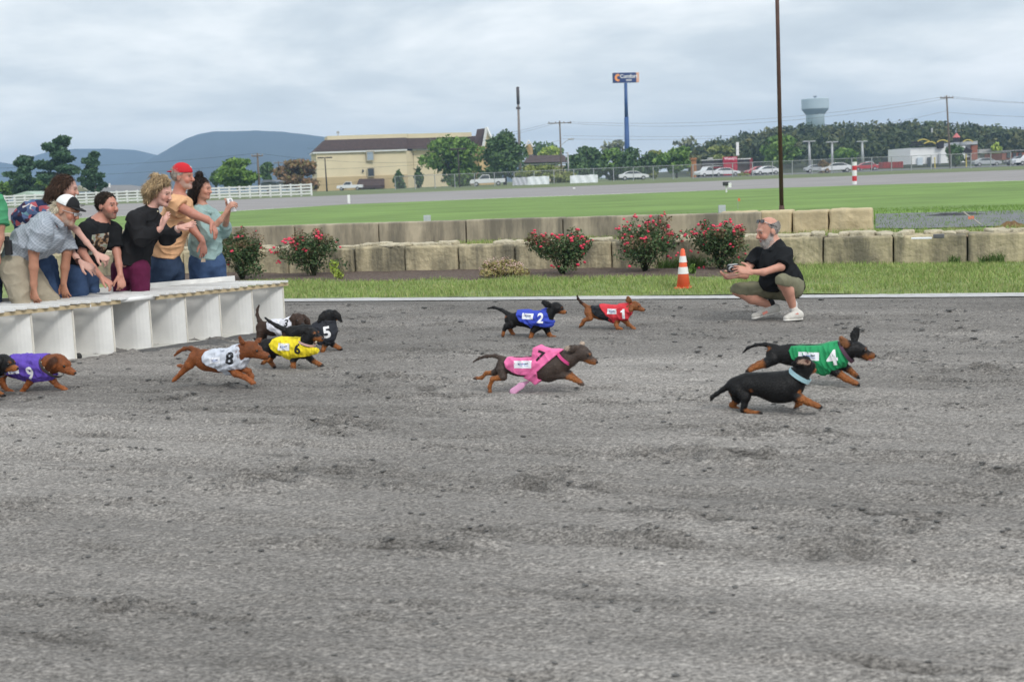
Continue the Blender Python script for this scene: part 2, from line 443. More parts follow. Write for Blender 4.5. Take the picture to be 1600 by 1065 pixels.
def track_z(U, V):
    z = fbm2(U * .5, V * 1.1, 3, 3) * .05 + fbm2(U * 1.6, V * 5.5, 11, 4) * .040 + fbm2(U * 9, V * 22, 21, 3) * .017 + fbm2(U * 14, V * 26, 25, 1) * .009
    dk = np.zeros_like(z)  # darker colour in rut and print hollows: moist turned-up soil plus painted-in shade
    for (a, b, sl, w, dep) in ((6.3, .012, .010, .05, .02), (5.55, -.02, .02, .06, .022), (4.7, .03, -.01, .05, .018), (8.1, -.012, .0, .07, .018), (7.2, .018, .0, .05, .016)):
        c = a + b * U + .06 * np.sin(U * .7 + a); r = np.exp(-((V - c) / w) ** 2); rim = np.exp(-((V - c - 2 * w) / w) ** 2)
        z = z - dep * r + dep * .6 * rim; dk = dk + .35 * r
    for (u0, v0, a, b, rot, dep) in prints:
        i = np.searchsorted(U[:, 0], [u0 - 4 * a, u0 + 4 * a]); j = np.searchsorted(V[0], [v0 - 5 * b, v0 + 5 * b])
        if i[1] <= i[0] or j[1] <= j[0]: continue
        sl = (slice(i[0], i[1]), slice(j[0], j[1])); du = U[sl] - u0; dv = V[sl] - v0
        x = du * math.cos(rot) + dv * math.sin(rot); y = -du * math.sin(rot) + dv * math.cos(rot)
        r2 = (x / a) ** 2 + (y / b) ** 2; g = np.exp(-r2)
        jag = 1 + .8 * fbm2(U[sl] * 14, V[sl] * 26, 31, 2)
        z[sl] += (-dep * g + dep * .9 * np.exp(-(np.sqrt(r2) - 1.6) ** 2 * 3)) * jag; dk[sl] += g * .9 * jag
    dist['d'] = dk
    rg_ = fbm2(U * .9, V * 6.5, 71, 3); rg2 = fbm2(U * 2.1, V * 15, 73, 3); z = z + .040 * (.12 - np.abs(rg_)) * (np.abs(rg_) < .12) * 1.6 + .030 * (.10 - np.abs(rg2)) * (np.abs(rg2) < .10) * 1.8
    fade = np.clip((VL - V) / .6, 0, 1); return z * fade - .0
us = np.linspace(-11, 13, 980); vs = np.concatenate([np.linspace(1.4, 8.0, 330), np.linspace(8.03, VL, 170)])
V_, F_, U2, V2 = grid(us, vs, track_z)
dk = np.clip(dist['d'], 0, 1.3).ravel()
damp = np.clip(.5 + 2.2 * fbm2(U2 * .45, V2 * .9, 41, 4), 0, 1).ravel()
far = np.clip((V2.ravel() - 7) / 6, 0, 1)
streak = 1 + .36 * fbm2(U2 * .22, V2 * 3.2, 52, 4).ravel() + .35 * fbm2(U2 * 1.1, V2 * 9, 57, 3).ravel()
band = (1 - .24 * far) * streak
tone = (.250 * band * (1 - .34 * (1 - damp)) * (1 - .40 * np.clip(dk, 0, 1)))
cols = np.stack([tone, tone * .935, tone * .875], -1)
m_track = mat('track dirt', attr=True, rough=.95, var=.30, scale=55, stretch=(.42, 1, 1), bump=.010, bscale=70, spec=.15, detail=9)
# salt-and-pepper grit on top of the soil colour
nt = m_track.node_tree; N, L = nt.nodes, nt.links
tcn = [n for n in N if n.type == 'TEX_COORD'][0]; mpg = N.new('ShaderNodeMapping'); L.new(tcn.outputs['Object'], mpg.inputs[0])
mpg.inputs['Rotation'].default_value = (0, 0, -math.atan2(T[1], T[0])); mpg.inputs['Scale'].default_value = (.45, 1, 1)
vg = N.new('ShaderNodeTexNoise'); vg.inputs['Scale'].default_value = 135; vg.inputs['Detail'].default_value = 4; vg.inputs['Roughness'].default_value = .75; L.new(mpg.outputs[0], vg.inputs['Vector'])
rg = N.new('ShaderNodeValToRGB'); L.new(vg.outputs[0], rg.inputs[0]); eg = rg.color_ramp.elements
eg[0].position = .30; eg[0].color = (.10, .10, .10, 1); eg[1].position = .70; eg[1].color = (2.5, 2.5, 2.46, 1)
x_ = rg.color_ramp.elements.new(.48); x_.color = (.96, .96, .96, 1)
mg = N.new('ShaderNodeMix'); mg.data_type = 'RGBA'; mg.blend_type = 'MULTIPLY'; mg.inputs[0].default_value = .84
b_ = N['Principled BSDF']; src = b_.inputs['Base Color'].links[0].from_socket
L.new(src, mg.inputs[6]); L.new(rg.outputs[0], mg.inputs[7]); L.new(mg.outputs[2], b_.inputs['Base Color'])
for n in N:
    if n.type == 'MAPPING' and n is not mpg: n.inputs['Rotation'].default_value = (0, 0, -math.atan2(T[1], T[0]))
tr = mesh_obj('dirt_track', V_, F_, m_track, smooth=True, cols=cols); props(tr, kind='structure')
# track going on outside the picture, left, right and behind the camera
mbx = MB()
for (a, b, c, d) in ((-120, -11, -14, VL), (13, 120, -14, VL), (-11, 13, -14, 1.4)):
    mbx.add([TP(a, c, -.004), TP(b, c, -.004), TP(b, d, -.004), TP(a, d, -.004)], [[0, 1, 2, 3]])
m_plain = mat('track dirt far', (.24, .235, .23), .95, .3, 40, spec=.15)
props(mbx.build('track_surroundings', m_plain), kind='structure')

# clods and grit lying on the track
cl_v, cl_f = [], []
ico = bmesh.new(); bmesh.ops.create_icosphere(ico, subdivisions=1, radius=1); iv = np.array([v.co[:] for v in ico.verts]); ifc = [[v.index for v in f.verts] for f in ico.faces]; ico.free()
def zt(u, v):
    i = np.clip(np.searchsorted(us, u), 0, len(us) - 1); j = np.clip(np.searchsorted(vs, v), 0, len(vs) - 1); return V_[i * len(vs) + j, 2]
for k in range(9000):
    if k % 3 and prints:
        pr = prints[RNG.integers(len(prints))]; u, v = pr[0] + RNG.normal() * .12, pr[1] + RNG.normal() * .06
    else: u, v = RNG.uniform(-9, 11), RNG.uniform(1.6, VL)
    r = RNG.uniform(.003, .010) if RNG.random() < .88 else RNG.uniform(.010, .026)
    r = min(r, .006 + .0016 * max(v - 2, 0)); b0 = len(cl_v) * 12
    cl_v.append(TP(u, v, zt(u, v) + r * .35) + iv * r * RNG.uniform(.6, 1.25, size=(12, 1)) * [1.5, 1, .45]); cl_f += [[i + b0 for i in f] for f in ifc]
m_clod = mat('damp soil clod', (.13, .128, .125), .95, .4, 90, spec=.1)
props(mesh_obj('dirt_clods', np.concatenate(cl_v), np.array(cl_f), m_clod), kind='stuff', label='small dark clods and grit scattered on the dirt track', cat='dirt clods')

# ---- pale edge line, verge, mulch bed
W0, W1 = TP(0, 0), None
vw = float(PG(633, 428) @ NV)                     # front face of the block wall
z1 = .004
V_, F_, U2, V2 = grid(np.linspace(-40, 60, 400), np.linspace(VL - .02, VL + .38, 8), lambda U, V: .010 + .006 * fbm2(U * 3, V * 3, 5, 3))
props(mesh_obj('pale_edge_line', V_, F_, mat('worn white line', (.46, .455, .455), .9, .22, 9, bump=.004, detail=9)), kind='structure')
def verge_z(U, V): return .012 + np.clip((V - VL - .45) / 1.2, 0, 1) * .03 + .05 * fbm2(U * .8, V * .8, 8, 3)
V_, F_, U2, V2 = grid(np.linspace(-40, 60, 500), np.linspace(VL + .34, vw + .4, 60), verge_z)
props(mesh_obj('grass_verge', V_, F_, mat('verge turf', (.19, .24, .085), .95, .4, 5, bump=.02, detail=9)), kind='structure')
wall_u = lambda px, py: float(PG(px, py) @ T)
um0, um1 = wall_u(330, 438) - 3, wall_u(1180, 425)
V_, F_, U2, V2 = grid(np.linspace(um0, um1, 260), np.linspace(vw - 2.7, vw + .3, 70), lambda U, V: verge_z(U, V) + .012 + .04 * fbm2(U * 5, V * 5, 9, 4) - .12 * np.clip((vw - 1.85 + .5 * fbm2(U * .9, V * 0, 4, 3) - V) / .25, 0, 1))
props(mesh_obj('mulch_bed', V_, F_, mat('bark mulch', (.135, .10, .082), .95, .5, 22, bump=.03, detail=9)), kind='structure')

def blades(name, n, uf, vf, zf, hmin, hmax, w, m, lean=.35, label=None, cat='grass', mask=None):
    u = RNG.uniform(*uf, n); v = RNG.uniform(*vf, n)
    if mask is not None:
        k = mask(u, v); u, v = u[k], v[k]; n = len(u)
    z = zf(u, v); hh = RNG.uniform(hmin, hmax, n) * (.6 + .8 * np.clip(.5 + 2 * fbm2(u * .9, v * .9, 77, 3), 0, 1)); an = RNG.uniform(0, 6.28, n); ln = RNG.normal(size=(n, 2)) * lean
    P = u[:, None] * T + v[:, None] * NV; P[:, 2] = z - .01
    s_ = np.stack([np.cos(an), np.sin(an), 0 * an], -1) * (w * RNG.uniform(.6, 1.4, n))[:, None]
    tip = P + np.stack([ln[:, 0] * hh, ln[:, 1] * hh, hh], -1); mid = P + np.stack([ln[:, 0] * hh * .35, ln[:, 1] * hh * .35, hh * .6], -1)
    V = np.stack([P - s_, P + s_, mid + s_ * .7, mid - s_ * .7, tip], 1).reshape(-1, 3)
    b = np.arange(n)[:, None] * 5
    F = np.concatenate([b + [0, 1, 2], b + [0, 2, 3], b + [3, 2, 4]])
    return props(mesh_obj(name, V, F, m), kind='stuff', label=label, cat=cat)
gcols = [(.16, .24, .06), (.21, .31, .08), (.27, .36, .105), (.31, .37, .13), (.40, .37, .18)]
m_gr = leafmat('verge grass blades', gcols, .7)
def verge_mask(u, v):
    bed = (u < um1 - .3) & (u > um0 + .2) & (v > vw - 1.85 + .5 * fbm2(u * .9, u * 0, 4, 3) + RNG.normal(size=len(u)) * .10)
    edge = v < VL + .34 + .10 * np.abs(fbm2(u * 3, u * 0, 6, 3)) + RNG.random(len(u)) * .04
    bare = (fbm2(u * 1.1, v * 1.6, 88, 4) > .17) & (RNG.random(len(u)) < .75)
    return ~bed & ~edge & ~bare
blades('verge_grass', 150000, (-10, 13), (VL + .33, vw + .05), verge_z, .025, .072, .0042, m_gr, label='short green grass strip between the pale line and the blocks', mask=verge_mask)
blades('wall_foot_weeds', 9000, (um1 - 1.5, 13), (vw - .22, vw - .01), verge_z, .08, .20, .006, leafmat('weeds', [(.05, .10, .02), (.08, .15, .03), (.12, .18, .05)]), lean=.5, label='taller weeds growing along the foot of the block wall', mask=lambda u, v: fbm2(u * 1.4, u * 0, 61, 3) > -.03)

# ---- front wall of concrete blocks
m_blk = mat('weathered concrete block', (.52, .445, .29), .92, .30, 2.6, bump=.02, bscale=16, detail=10)
def stain(m, dark=(.13, .12, .09), thr=(.40, .60), sc=1.5, amt=.90):
    nt = m.node_tree; N, L = nt.nodes, nt.links; b = N['Principled BSDF']; src = b.inputs['Base Color'].links[0].from_socket
    t = N.new('ShaderNodeTexCoord'); mp = N.new('ShaderNodeMapping'); L.new(t.outputs['Object'], mp.inputs[0]); mp.inputs['Scale'].default_value = (1.5, 1.5, .28)
    nz = N.new('ShaderNodeTexNoise'); nz.inputs['Scale'].default_value = sc; nz.inputs['Detail'].default_value = 9; nz.inputs['Roughness'].default_value = .68; L.new(mp.outputs[0], nz.inputs['Vector'])
    mr = N.new('ShaderNodeMapRange'); mr.inputs[1].default_value, mr.inputs[2].default_value = thr; mr.inputs[4].default_value = amt; L.new(nz.outputs[0], mr.inputs[0])
    mx = N.new('ShaderNodeMix'); mx.data_type = 'RGBA'; L.new(mr.outputs[0], mx.inputs[0]); L.new(src, mx.inputs[6]); mx.inputs[7].default_value = (*dark, 1)
    L.new(mx.outputs[2], b.inputs['Base Color'])
stain(m_blk)
m_cap = mat('rough broken stone', (.47, .42, .31), .95, .25, 7, bump=.03, detail=9)
def lump_box(c, size, ax, seed, amp=.02, n=(8, 4, 4), round_=.04):
    """a cast block: subdivided box with rounded worn edges and uneven faces"""
    bm = bmesh.new(); bmesh.ops.create_cube(bm, size=1.0)
    bmesh.ops.scale(bm, vec=size, verts=bm.verts)
    bmesh.ops.bevel(bm, geom=list(bm.edges), offset=round_, segments=2, profile=.5, affect='EDGES')
    for _ in range(3):
        es = [e_ for e_ in bm.edges if e_.calc_length() > max(size) / 7]
        if not es: break
        bmesh.ops.subdivide_edges(bm, edges=es, cuts=1, use_grid_fill=True)
    V = np.array([v.co[:] for v in bm.verts]); bm.verts.index_update(); F = [[v.index for v in f.verts] for f in bm.faces]; bm.free()
    nrm = V / (np.abs(V).max(1)[:, None] + 1e-9) if False else V / (np.linalg.norm(V / np.array(size), axis=1)[:, None] * np.array(size) + 1e-9)
    V = V + unit_rows(nrm) * (wave3(V + seed * 3.1, .35, seed) * amp + wave3(V + seed, .12, seed + 5) * amp * .5)[:, None]
    ay = np.cross([0, 0, 1.], ax)
    return np.asarray(c) + V[:, :1] * ax + V[:, 1:2] * ay + V[:, 2:] * np.array([0, 0, 1.]), F
def unit_rows(a): return a / (np.linalg.norm(a, axis=1)[:, None] + 1e-9)
wall = thing('block_wall', TP(wall_u(900, 425), vw + .3, 0), 'low front retaining wall of stained concrete blocks behind the rose bushes', 'wall')
jx = [-760, -640, -520, -400, -290, -180, -80, 20, 112, 200, 280, 362, 448, 552.6, 633.6, 718, 806, 884, 958, 1045, 1138, 1208, 1288, 1397, 1511, 1628, 1750]
ztop = .44
for i in range(len(jx) - 1):
    yb = lambda x: 428 - (x - 633) * .0165
    u0, u1 = wall_u(jx[i], yb(jx[i])), wall_u(jx[i + 1], yb(jx[i + 1])); ln = u1 - u0 - .018
    h_ = .56 + RNG.uniform(-.015, .015); zt_ = ztop + RNG.uniform(-.02, .015)
    V, F = lump_box(TP((u0 + u1) / 2, vw + .28 + RNG.uniform(-.02, .02), zt_ - h_ / 2), (ln, .55, h_), T, i + 1, .012, round_=.03)
    mesh_obj('concrete_block', V, F, m_blk, wall, smooth=False)
    a = u0 + .05
    while a < u1 - .12:                                              # broken stone bedded along the top
        w_ = RNG.uniform(.14, .42); w_ = min(w_, u1 - a)
        if RNG.random() < .86:
            V, F = lump_box(TP(a + w_ / 2, vw + .24 + RNG.uniform(-.04, .14), zt_ + .012), (w_ * .98, RNG.uniform(.25, .5), RNG.uniform(.03, .10)), unit(T + NV * RNG.uniform(-.35, .35)), int(a * 77) % 97 + 3, .034, round_=.02)
            mesh_obj('cap_stone', V, F, m_cap, wall, smooth=False)
        a += w_

# ---- terrace behind the blocks, second wall, field
ZF = .40
def TPz(px, py, z): return PG(px, py, z)
vb = float(PG(650, 380, ZF) @ NV)
V_, F_, U2, V2 = grid(np.linspace(-25, 40, 420), np.linspace(vw + .5, vb + 1.2, 40), lambda U, V: ZF - .02 + .05 * fbm2(U * 3, V * 3, 14, 4))
m_soil = mat('orange soil and gravel', (.30, .215, .13), .95, .35, 6, bump=.02, detail=9)
stain(m_soil, (.26, .25, .22), (.45, .6), 2.0, .8)
props(mesh_obj('terrace_soil', V_, F_, m_soil), kind='structure')
blades('terrace_grass', 15000, (-8, 13), (vw + .75, vb + .02), lambda u, v: ZF + .02 * fbm2(u * 3, v * 3, 14, 4), .03, .10, .005, m_gr, label='patchy tufts of grass on the soil between the two walls', mask=lambda u, v: (fbm2(u * .6, v * 1.5, 93, 4) + .24 * (v > vb - .45) > .03))
bwall = thing('barrier_wall', TP(float(PG(760, 378, ZF) @ T), vb + .15, ZF), 'long second wall of smooth grey concrete barriers along the green field', 'wall')
m_bar = mat('grey concrete barrier', (.44, .385, .285), .9, .28, 1.6, bump=.006, detail=10); stain(m_bar, (.15, .138, .11), (.40, .60), 1.4, .88)
bj = [-700, -480, -250, -50, 140, 300, 464, 593, 727, 877, 1026, 1187]
ybk = lambda x: 380 - (x - 650) * .0205
for i in range(len(bj) - 1):
    u0, u1 = float(PG(bj[i], ybk(bj[i]), ZF) @ T), float(PG(bj[i + 1], ybk(bj[i + 1]), ZF) @ T)
    hh = .37 + RNG.uniform(-.008, .008)
    V, F = lump_box(TP((u0 + u1) / 2, vb + .16 + RNG.uniform(-.012, .012), ZF + hh / 2 - .05), (u1 - u0 - .02, .30, hh + .1), T, i + 41, .006, round_=.02)
    mesh_obj('barrier_section', V, F, m_bar, bwall, smooth=False)
ywall = thing('yellow_block_wall', TP(float(PG(1250, 366, ZF) @ T), vb - .2, ZF), 'short row of yellowish stone blocks at the end of the barrier wall', 'wall')
m_yb = mat('yellow cast stone', (.52, .43, .27), .92, .22, 3, bump=.02, detail=9); stain(m_yb, (.30, .27, .2), (.5, .75), 1.6, .7)
yj = [1128, 1182, 1238, 1294, 1362]
for i in range(4):
    yy = lambda x: 366 - (x - 1250) * .015
    u0, u1 = float(PG(yj[i], yy(yj[i]), ZF) @ T), float(PG(yj[i + 1], yy(yj[i + 1]), ZF) @ T)
    vv = float(PG(1250, 366, ZF) @ NV)
    hh = .37 + RNG.uniform(-.01, .012)
    V, F = lump_box(TP((u0 + u1) / 2, vv + .26, ZF + hh / 2 - .05), (u1 - u0 - .015, .5, hh + .1), T, i + 61, .016, round_=.035)
    mesh_obj('stone_block', V, F, m_yb, ywall, smooth=False)

# ---- green field out to the far banked roadway
inner = [(-260, 352), (100, 341), (370, 329), (545, 319), (800, 308.5), (1000, 301.5), (1200, 294), (1400, 287.5), (1600, 281.5), (1900, 273)]
outer = [(-260, 336), (100, 322), (370, 312), (545, 305), (800, 295), (1000, 287.5), (1200, 280), (1400, 272.5), (1600, 265.5), (1900, 256)]
IN = [PG(x, y, ZF) for x, y in inner]
OUT = []
for (x, y), p in zip(outer, IN):
    D = p[1] * 1.26; OUT.append(PD(x, y, D))
IN = [IN[0] + (IN[0] - IN[1]) * 6] + IN + [IN[-1] + (IN[-1] - IN[-2]) * 4]; OUT = [OUT[0] + (OUT[0] - OUT[1]) * 6] + OUT + [OUT[-1] + (OUT[-1] - OUT[-2]) * 4]
vs_ = vb + .28
FIELD = []; FF = []
n = len(IN)
near = [TP(float(p @ T) * .8, vs_, ZF - .015) for p in IN]
rows = 26
for r in range(rows + 1):
    t = (r / rows) ** 2
    for a, b in zip(near, IN):
        p = a * (1 - t) + b * t; p[2] = ZF - .015 + .05 * fbm2(np.array([p[0] * .2]), np.array([p[1] * .2]), 3, 2)[0]; FIELD.append(p)
for r in range(rows):
    for i in range(n - 1): FF.append([r * n + i, r * n + i + 1, (r + 1) * n + i + 1, (r + 1) * n + i])
m_field = mat('mown field', (.155, .245, .062), .95, .30, .40, stretch=(.5, 1, 1), bump=.03, bscale=12, detail=10)
props(mesh_obj('field', FIELD, FF, m_field, smooth=True), kind='structure')
blades('field_grass', 60000, (-12, 22), (vs_ + .05, vs_ + 12), lambda u, v: ZF - .01 + 0 * u, .03, .07, .006, leafmat('field grass blades', [(.13, .23, .045), (.165, .275, .055), (.21, .32, .08)], .8), label='mown grass blades on the near part of the field')
BF = []; Q = []
for a, b in zip(IN, OUT):
    for t in (0, .03, .97, 1.0): BF.append(a * (1 - t) + b * t + np.array([0, 0, .012 if t else -.01]))
for i in range(n - 1):
    for k in range(3): Q.append([i * 4 + k, (i + 1) * 4 + k, (i + 1) * 4 + k + 1, i * 4 + k + 1])
m_road = mat('banked grey roadway', (.27, .255, .25), .95, .12, .5, stretch=(.3, 1, 1), detail=9)
props(mesh_obj('banked_roadway', BF, Q, m_road), kind='structure')
# ground beyond, out to the horizon
ZB = .84
GF = []; GQ = []
for k, s_ in enumerate((1.0, 1.03, 1.6, 4, 12, 45)):
    for p in OUT: GF.append([p[0] * s_, p[1] * s_, p[2] if k == 0 else ZB])
for k in range(5):
    for i in range(n - 1): GQ.append([k * n + i, k * n + i + 1, (k + 1) * n + i + 1, (k + 1) * n + i])
props(mesh_obj('ground', GF, GQ, mat('far ground', (.13, .16, .07), .95, .3, .06, detail=8)), kind='structure')
# land to either side and behind the camera, below the rest
props(MB().add([[-3000, -400, -.06], [3000, -400, -.06], [3000, 60, -.06], [-3000, 60, -.06]], [[0, 1, 2, 3]]).build('surrounding_land', mat('land', (.13, .16, .07), .95, .3, .06)), kind='structure')

# gravel path right of the wall end, black tarry heap, soil heap
gp = [PG(x, y, ZF + .004) for x, y in ((1368, 334), (1480, 331), (1900, 322), (1900, 346), (1560, 353), (1420, 357), (1368, 356))]
props(mesh_obj('gravel_path', gp, [list(range(7))[::-1]], mat('dark gravel', (.17, .175, .185), .95, .3, 5, bump=.02, detail=9)), kind='structure')
def heap(name, pxc, pyc, w, d, h_, z, m, label, seed):
    c = PG(pxc, pyc, z); us_ = np.linspace(-1, 1, 40); X, Y = np.meshgrid(us_, us_, indexing='ij'); r = np.sqrt(X ** 2 + Y ** 2)
    Z = np.clip(1 - r, 0, 1) ** .8 * (1 + 2.0 * fbm2(X * 3 + seed, Y * 3, seed, 4)) * h_ - .01
    P = c + np.stack([X * w / 2, Y * d / 2, Z], -1).reshape(-1, 3); I = np.arange(1600).reshape(40, 40)
    return props(mesh_obj(name, P, np.stack([I[:-1, :-1], I[1:, :-1], I[1:, 1:], I[:-1, 1:]], -1).reshape(-1, 4), m, smooth=True), label, 'dirt heap')
heap('tar_heap', 1492, 336, 1.35, .9, .06, ZF, mat('black millings', (.05, .05, .055), .9, .4, 12, bump=.02), 'low black heap of millings on the gravel path', 5)
heap('soil_heap', 1582, 358, .75, .5, .10, ZF, mat('brown clods', (.20, .12, .06), .95, .4, 14, bump=.03), 'small brown soil heap behind the front block wall', 9)
# papers left on the wall
pc = PG(1440, 372, ztop + .075)
o = MB().box(pc + [0, 0, .0], (.24, .17, .014), T).build('papers', mat('paper', (.78, .79, .82), .7, .05)); props(o, 'white papers lying on top of the front block wall', 'papers')
o = MB().box(pc + T * .20 + [0, 0, .02], (.13, .09, .05), T).build('small_grey_tool', mat('grey plastic', (.12, .12, .13), .5), bevel=.01); props(o, 'small grey object lying beside the papers on the wall', 'tool')
st = thing('survey_stake', PG(1520, 350, ZF), 'thin leaning stake with an orange flag tied beside the gravel path', 'stake')
MB().tube([PG(1533, 351, ZF), PG(1508, 352, ZF) + [0, .1, .22]], .012, 6).build('rod', mat('weathered lath', (.45, .42, .36), .9), st)
q = PG(1533, 351, ZF) * .45 + (PG(1508, 352, ZF) + [0, .1, .22]) * .55
MB().box(q, (.09, .02, .05), T).build('flag', mat('orange tape', (.75, .22, .12), .6), st)
# ================================================================== FAR BACKGROUND
m_steel = mat('galvanised steel', (.38, .39, .40), .5, .1, metal=.4)
m_wood = mat('weathered pole wood', (.16, .13, .105), .9, .25, 6, stretch=(4, 4, .4))
m_white = mat('white paint', (.78, .78, .77), .6, .06)
m_glass = mat('dark window glass', (.05, .06, .07), .12, .05, spec=.6)
m_brownroof = mat('brown shingle', (.075, .05, .045), .9, .25, 2)
m_cream = mat('cream stucco', (.68, .585, .40), .9, .05, .4)

# ---- leaves
def leaves(blobs, n, size, seed, shell=.55, flat=1.0):
    """leaf-sized faces spread through lobes (center, radii)"""
    r = np.random.default_rng(seed); w = np.array([b[1][0] * b[1][1] * b[1][2] for b in blobs]) ** .67; w /= w.sum()
    pick = r.choice(len(blobs), n, p=w); C = np.array([b[0] for b in blobs])[pick]; R = np.array([b[1] for b in blobs])[pick]
    d = r.normal(size=(n, 3)); d /= np.linalg.norm(d, axis=1)[:, None]
    rad = r.random(n) ** (1 / 3) * (1 - shell) + shell * (1 - .25 * np.abs(r.normal(size=n)))
    P = C + d * rad[:, None] * R * (1 + .12 * r.normal(size=(n, 1)))
    a = r.normal(size=(n, 3)); a /= np.linalg.norm(a, axis=1)[:, None]; b = np.cross(a, r.normal(size=(n, 3))); b /= np.linalg.norm(b, axis=1)[:, None]
    s_ = size * r.uniform(.55, 1.4, n)[:, None]; a = a * s_; b = b * s_ * .62 * flat
    V = np.stack([P - a, P - b * .9 + a * .1, P + a, P + b * .9 + a * .1], 1).reshape(-1, 3)
    return V, (np.arange(n)[:, None] * 4 + [0, 1, 2, 3])
def crown_blobs(c, w, h_, seed, n=14, conical=0.0):
    r = np.random.default_rng(seed); B = []
    for _ in range(n):
        t = r.uniform(-.9, .95); prof = math.sqrt(max(0, 1 - t * t)) ** .8 * (1 - conical * (t + 1) / 2)
        an = r.uniform(0, 6.28); rr = r.uniform(.25, .72) * prof
        s_ = r.uniform(.26, .42) * (1 - .3 * abs(t)) * (1 - conical * .5 * (t + 1) / 2)
        B.append((c + np.array([math.cos(an) * rr * w / 2, math.sin(an) * rr * w / 2, t * h_ / 2 * .82]), np.array([w * s_ * .72, w * s_ * .72, h_ * s_ * .5])))
    return B
LM = {
 'green': leafmat('broadleaf green', [(0.071, 0.145, 0.030), (0.115, 0.206, 0.042), (0.165, 0.277, 0.059), (0.216, 0.326, 0.073)]),
 'dark': leafmat('dark broadleaf', [(0.051, 0.102, 0.038), (0.081, 0.145, 0.050), (0.122, 0.193, 0.062)]),
 'pine': leafmat('pine needles', [(0.038, 0.087, 0.046), (0.061, 0.121, 0.059), (0.088, 0.155, 0.072)]),
 'lime': leafmat('yellow green leaves', [(0.254, 0.363, 0.053), (0.355, 0.460, 0.073), (0.432, 0.483, 0.106)]),
 'olive': leafmat('olive leaves', [(0.152, 0.193, 0.046), (0.216, 0.254, 0.062), (0.280, 0.290, 0.084)]),
 'rust': leafmat('rusty autumn leaves', [(0.178, 0.121, 0.062), (0.267, 0.157, 0.080), (0.152, 0.157, 0.053)]),
 'wood': leafmat('far wood leaves', [(.038, .058, .020), (.062, .085, .028), (.090, .112, .038)]), 'wood2': leafmat('far olive wood leaves', [(.080, .095, .030), (.110, .120, .040), (.135, .135, .048)]),
 'bare': leafmat('thin grey leaves', [(0.178, 0.193, 0.115), (0.254, 0.266, 0.148)]),
}
m_bark = mat('bark', (.085, .068, .055), .95, .3, 5)
def tree(px, top, bot, w_px, D, kind, label, seed, leaf=.30, n=3000, conical=0.0, group=None, name='tree', trunk=.0, nb=16, cat='tree'):
    b = base(px, D, ZB); s_ = D / FPX; zt_ = PD(px, top, D)[2]; zb = PD(px, bot, D)[2] if bot else ZB
    w = w_px * s_ * 1.2; h_ = zt_ - zb; c = b.copy(); c[2] = (zt_ + zb) / 2
    root = thing(name, b, label, cat, group)
    r = np.random.default_rng(seed); tm = MB(); k = h_ / 8
    hh = zt_ - ZB
    tm.tube([b + [0, 0, -.2], b + [.1 * k, 0, hh * .35], b + [0, .1 * k, hh * .9]], [.035 * hh, .026 * hh, .006 * hh], 7)
    for i in range(7):
        a = r.uniform(0, 6.28); z0 = hh * r.uniform(.25, .7); p0 = b + [0, 0, z0]; p1 = p0 + np.array([math.cos(a) * w * .33, math.sin(a) * w * .33, hh * r.uniform(.08, .2)])
        tm.tube([p0, (p0 + p1) / 2 + [0, 0, .02 * hh], p1], [.014 * hh, .010 * hh, .003 * hh], 5)
    tm.build('trunk', m_bark, root, smooth=True)
    V, F = leaves(crown_blobs(c, w, h_, seed, nb, conical), n, leaf, seed)
    mesh_obj('crown', V, F, LM[kind], root); return root
def pine(px, top, bot, w_px, D, label, seed, n=6500):
    b = base(px, D, ZB); s_ = D / FPX; zt_ = PD(px, top, D)[2]; hh = zt_ - ZB; w = w_px * s_
    root = thing('pine_tree', b, label, 'tree', 'dark pines beyond the white fence'); tm = MB()
    tm.tube([b + [0, 0, -.2], b + [.2, 0, hh * .5], b + [0, 0, hh * .97]], [.03 * hh, .02 * hh, .005 * hh], 7)
    r = np.random.default_rng(seed); B = []
    for i in range(22):
        t = .22 + .76 * i / 21; L_ = w / 2 * (1.05 - .75 * max(0, t - .45) / .55) * r.uniform(.5, 1.1); a = r.uniform(0, 6.28) if i < 20 else 0
        p0 = b + [0, 0, hh * t]; p1 = p0 + np.array([math.cos(a) * L_, math.sin(a) * L_, hh * .05]); tm.tube([p0, p1], [.010 * hh, .003 * hh], 5)
        for q_ in (.5, .95): B.append((p0 + (p1 - p0) * q_ + [0, 0, .15], np.array([w * .15, w * .15, hh * .040]) * r.uniform(.8, 1.35)))
    tm.build('trunk', m_bark, root, smooth=True)
    V, F = leaves(B, n, .26, seed, .4); mesh_obj('crown', V, F, LM['pine'], root)
pine(40, 250, 305, 52, 150, 'squat dark pine left of the tallest pine', 1)
pine(98, 221, 305, 66, 150, 'tallest dark pine behind the white fence', 2, 8500)
pine(149, 245, 300, 34, 150, 'small dark pine right of the tallest pine', 3)
tree(12, 282, 308, 46, 155, 'green', 'low green tree at the foot of the squat pine', 5, .3, 1500)
tree(62, 278, 306, 40, 170, 'green', 'low green tree between the dark pines', 6, .3, 1400)
tree(374, 245, 296, 62, 160, 'green', 'round light green tree behind the white fence beside a utility pole', 8, .32, 3600)
tree(419, 252, 290, 20, 210, 'dark', 'small dark narrow tree between the green and rusty trees', 9, .35, 900)
tree(338, 268, 292, 16, 200, 'dark', 'small dark bush behind the round green tree', 10, .3, 500)
tree(468, 249, 300, 66, 200, 'rust', 'rusty brown tree beside the cream hotel', 11, .36, 3000, nb=18)
tree(708, 210, 296, 84, 215, 'green', 'broad round green tree in front of the cream hotel', 12, .36, 5200, nb=20)
tree(789, 200, 288, 74, 210, 'dark', 'tall dark pyramidal tree beside the hotel gable', 13, .33, 5200, conical=.55, nb=26)
tree(624, 262, 300, 20, 225, 'dark', 'small conical conifer against the hotel wall', 14, .28, 800, conical=.9)
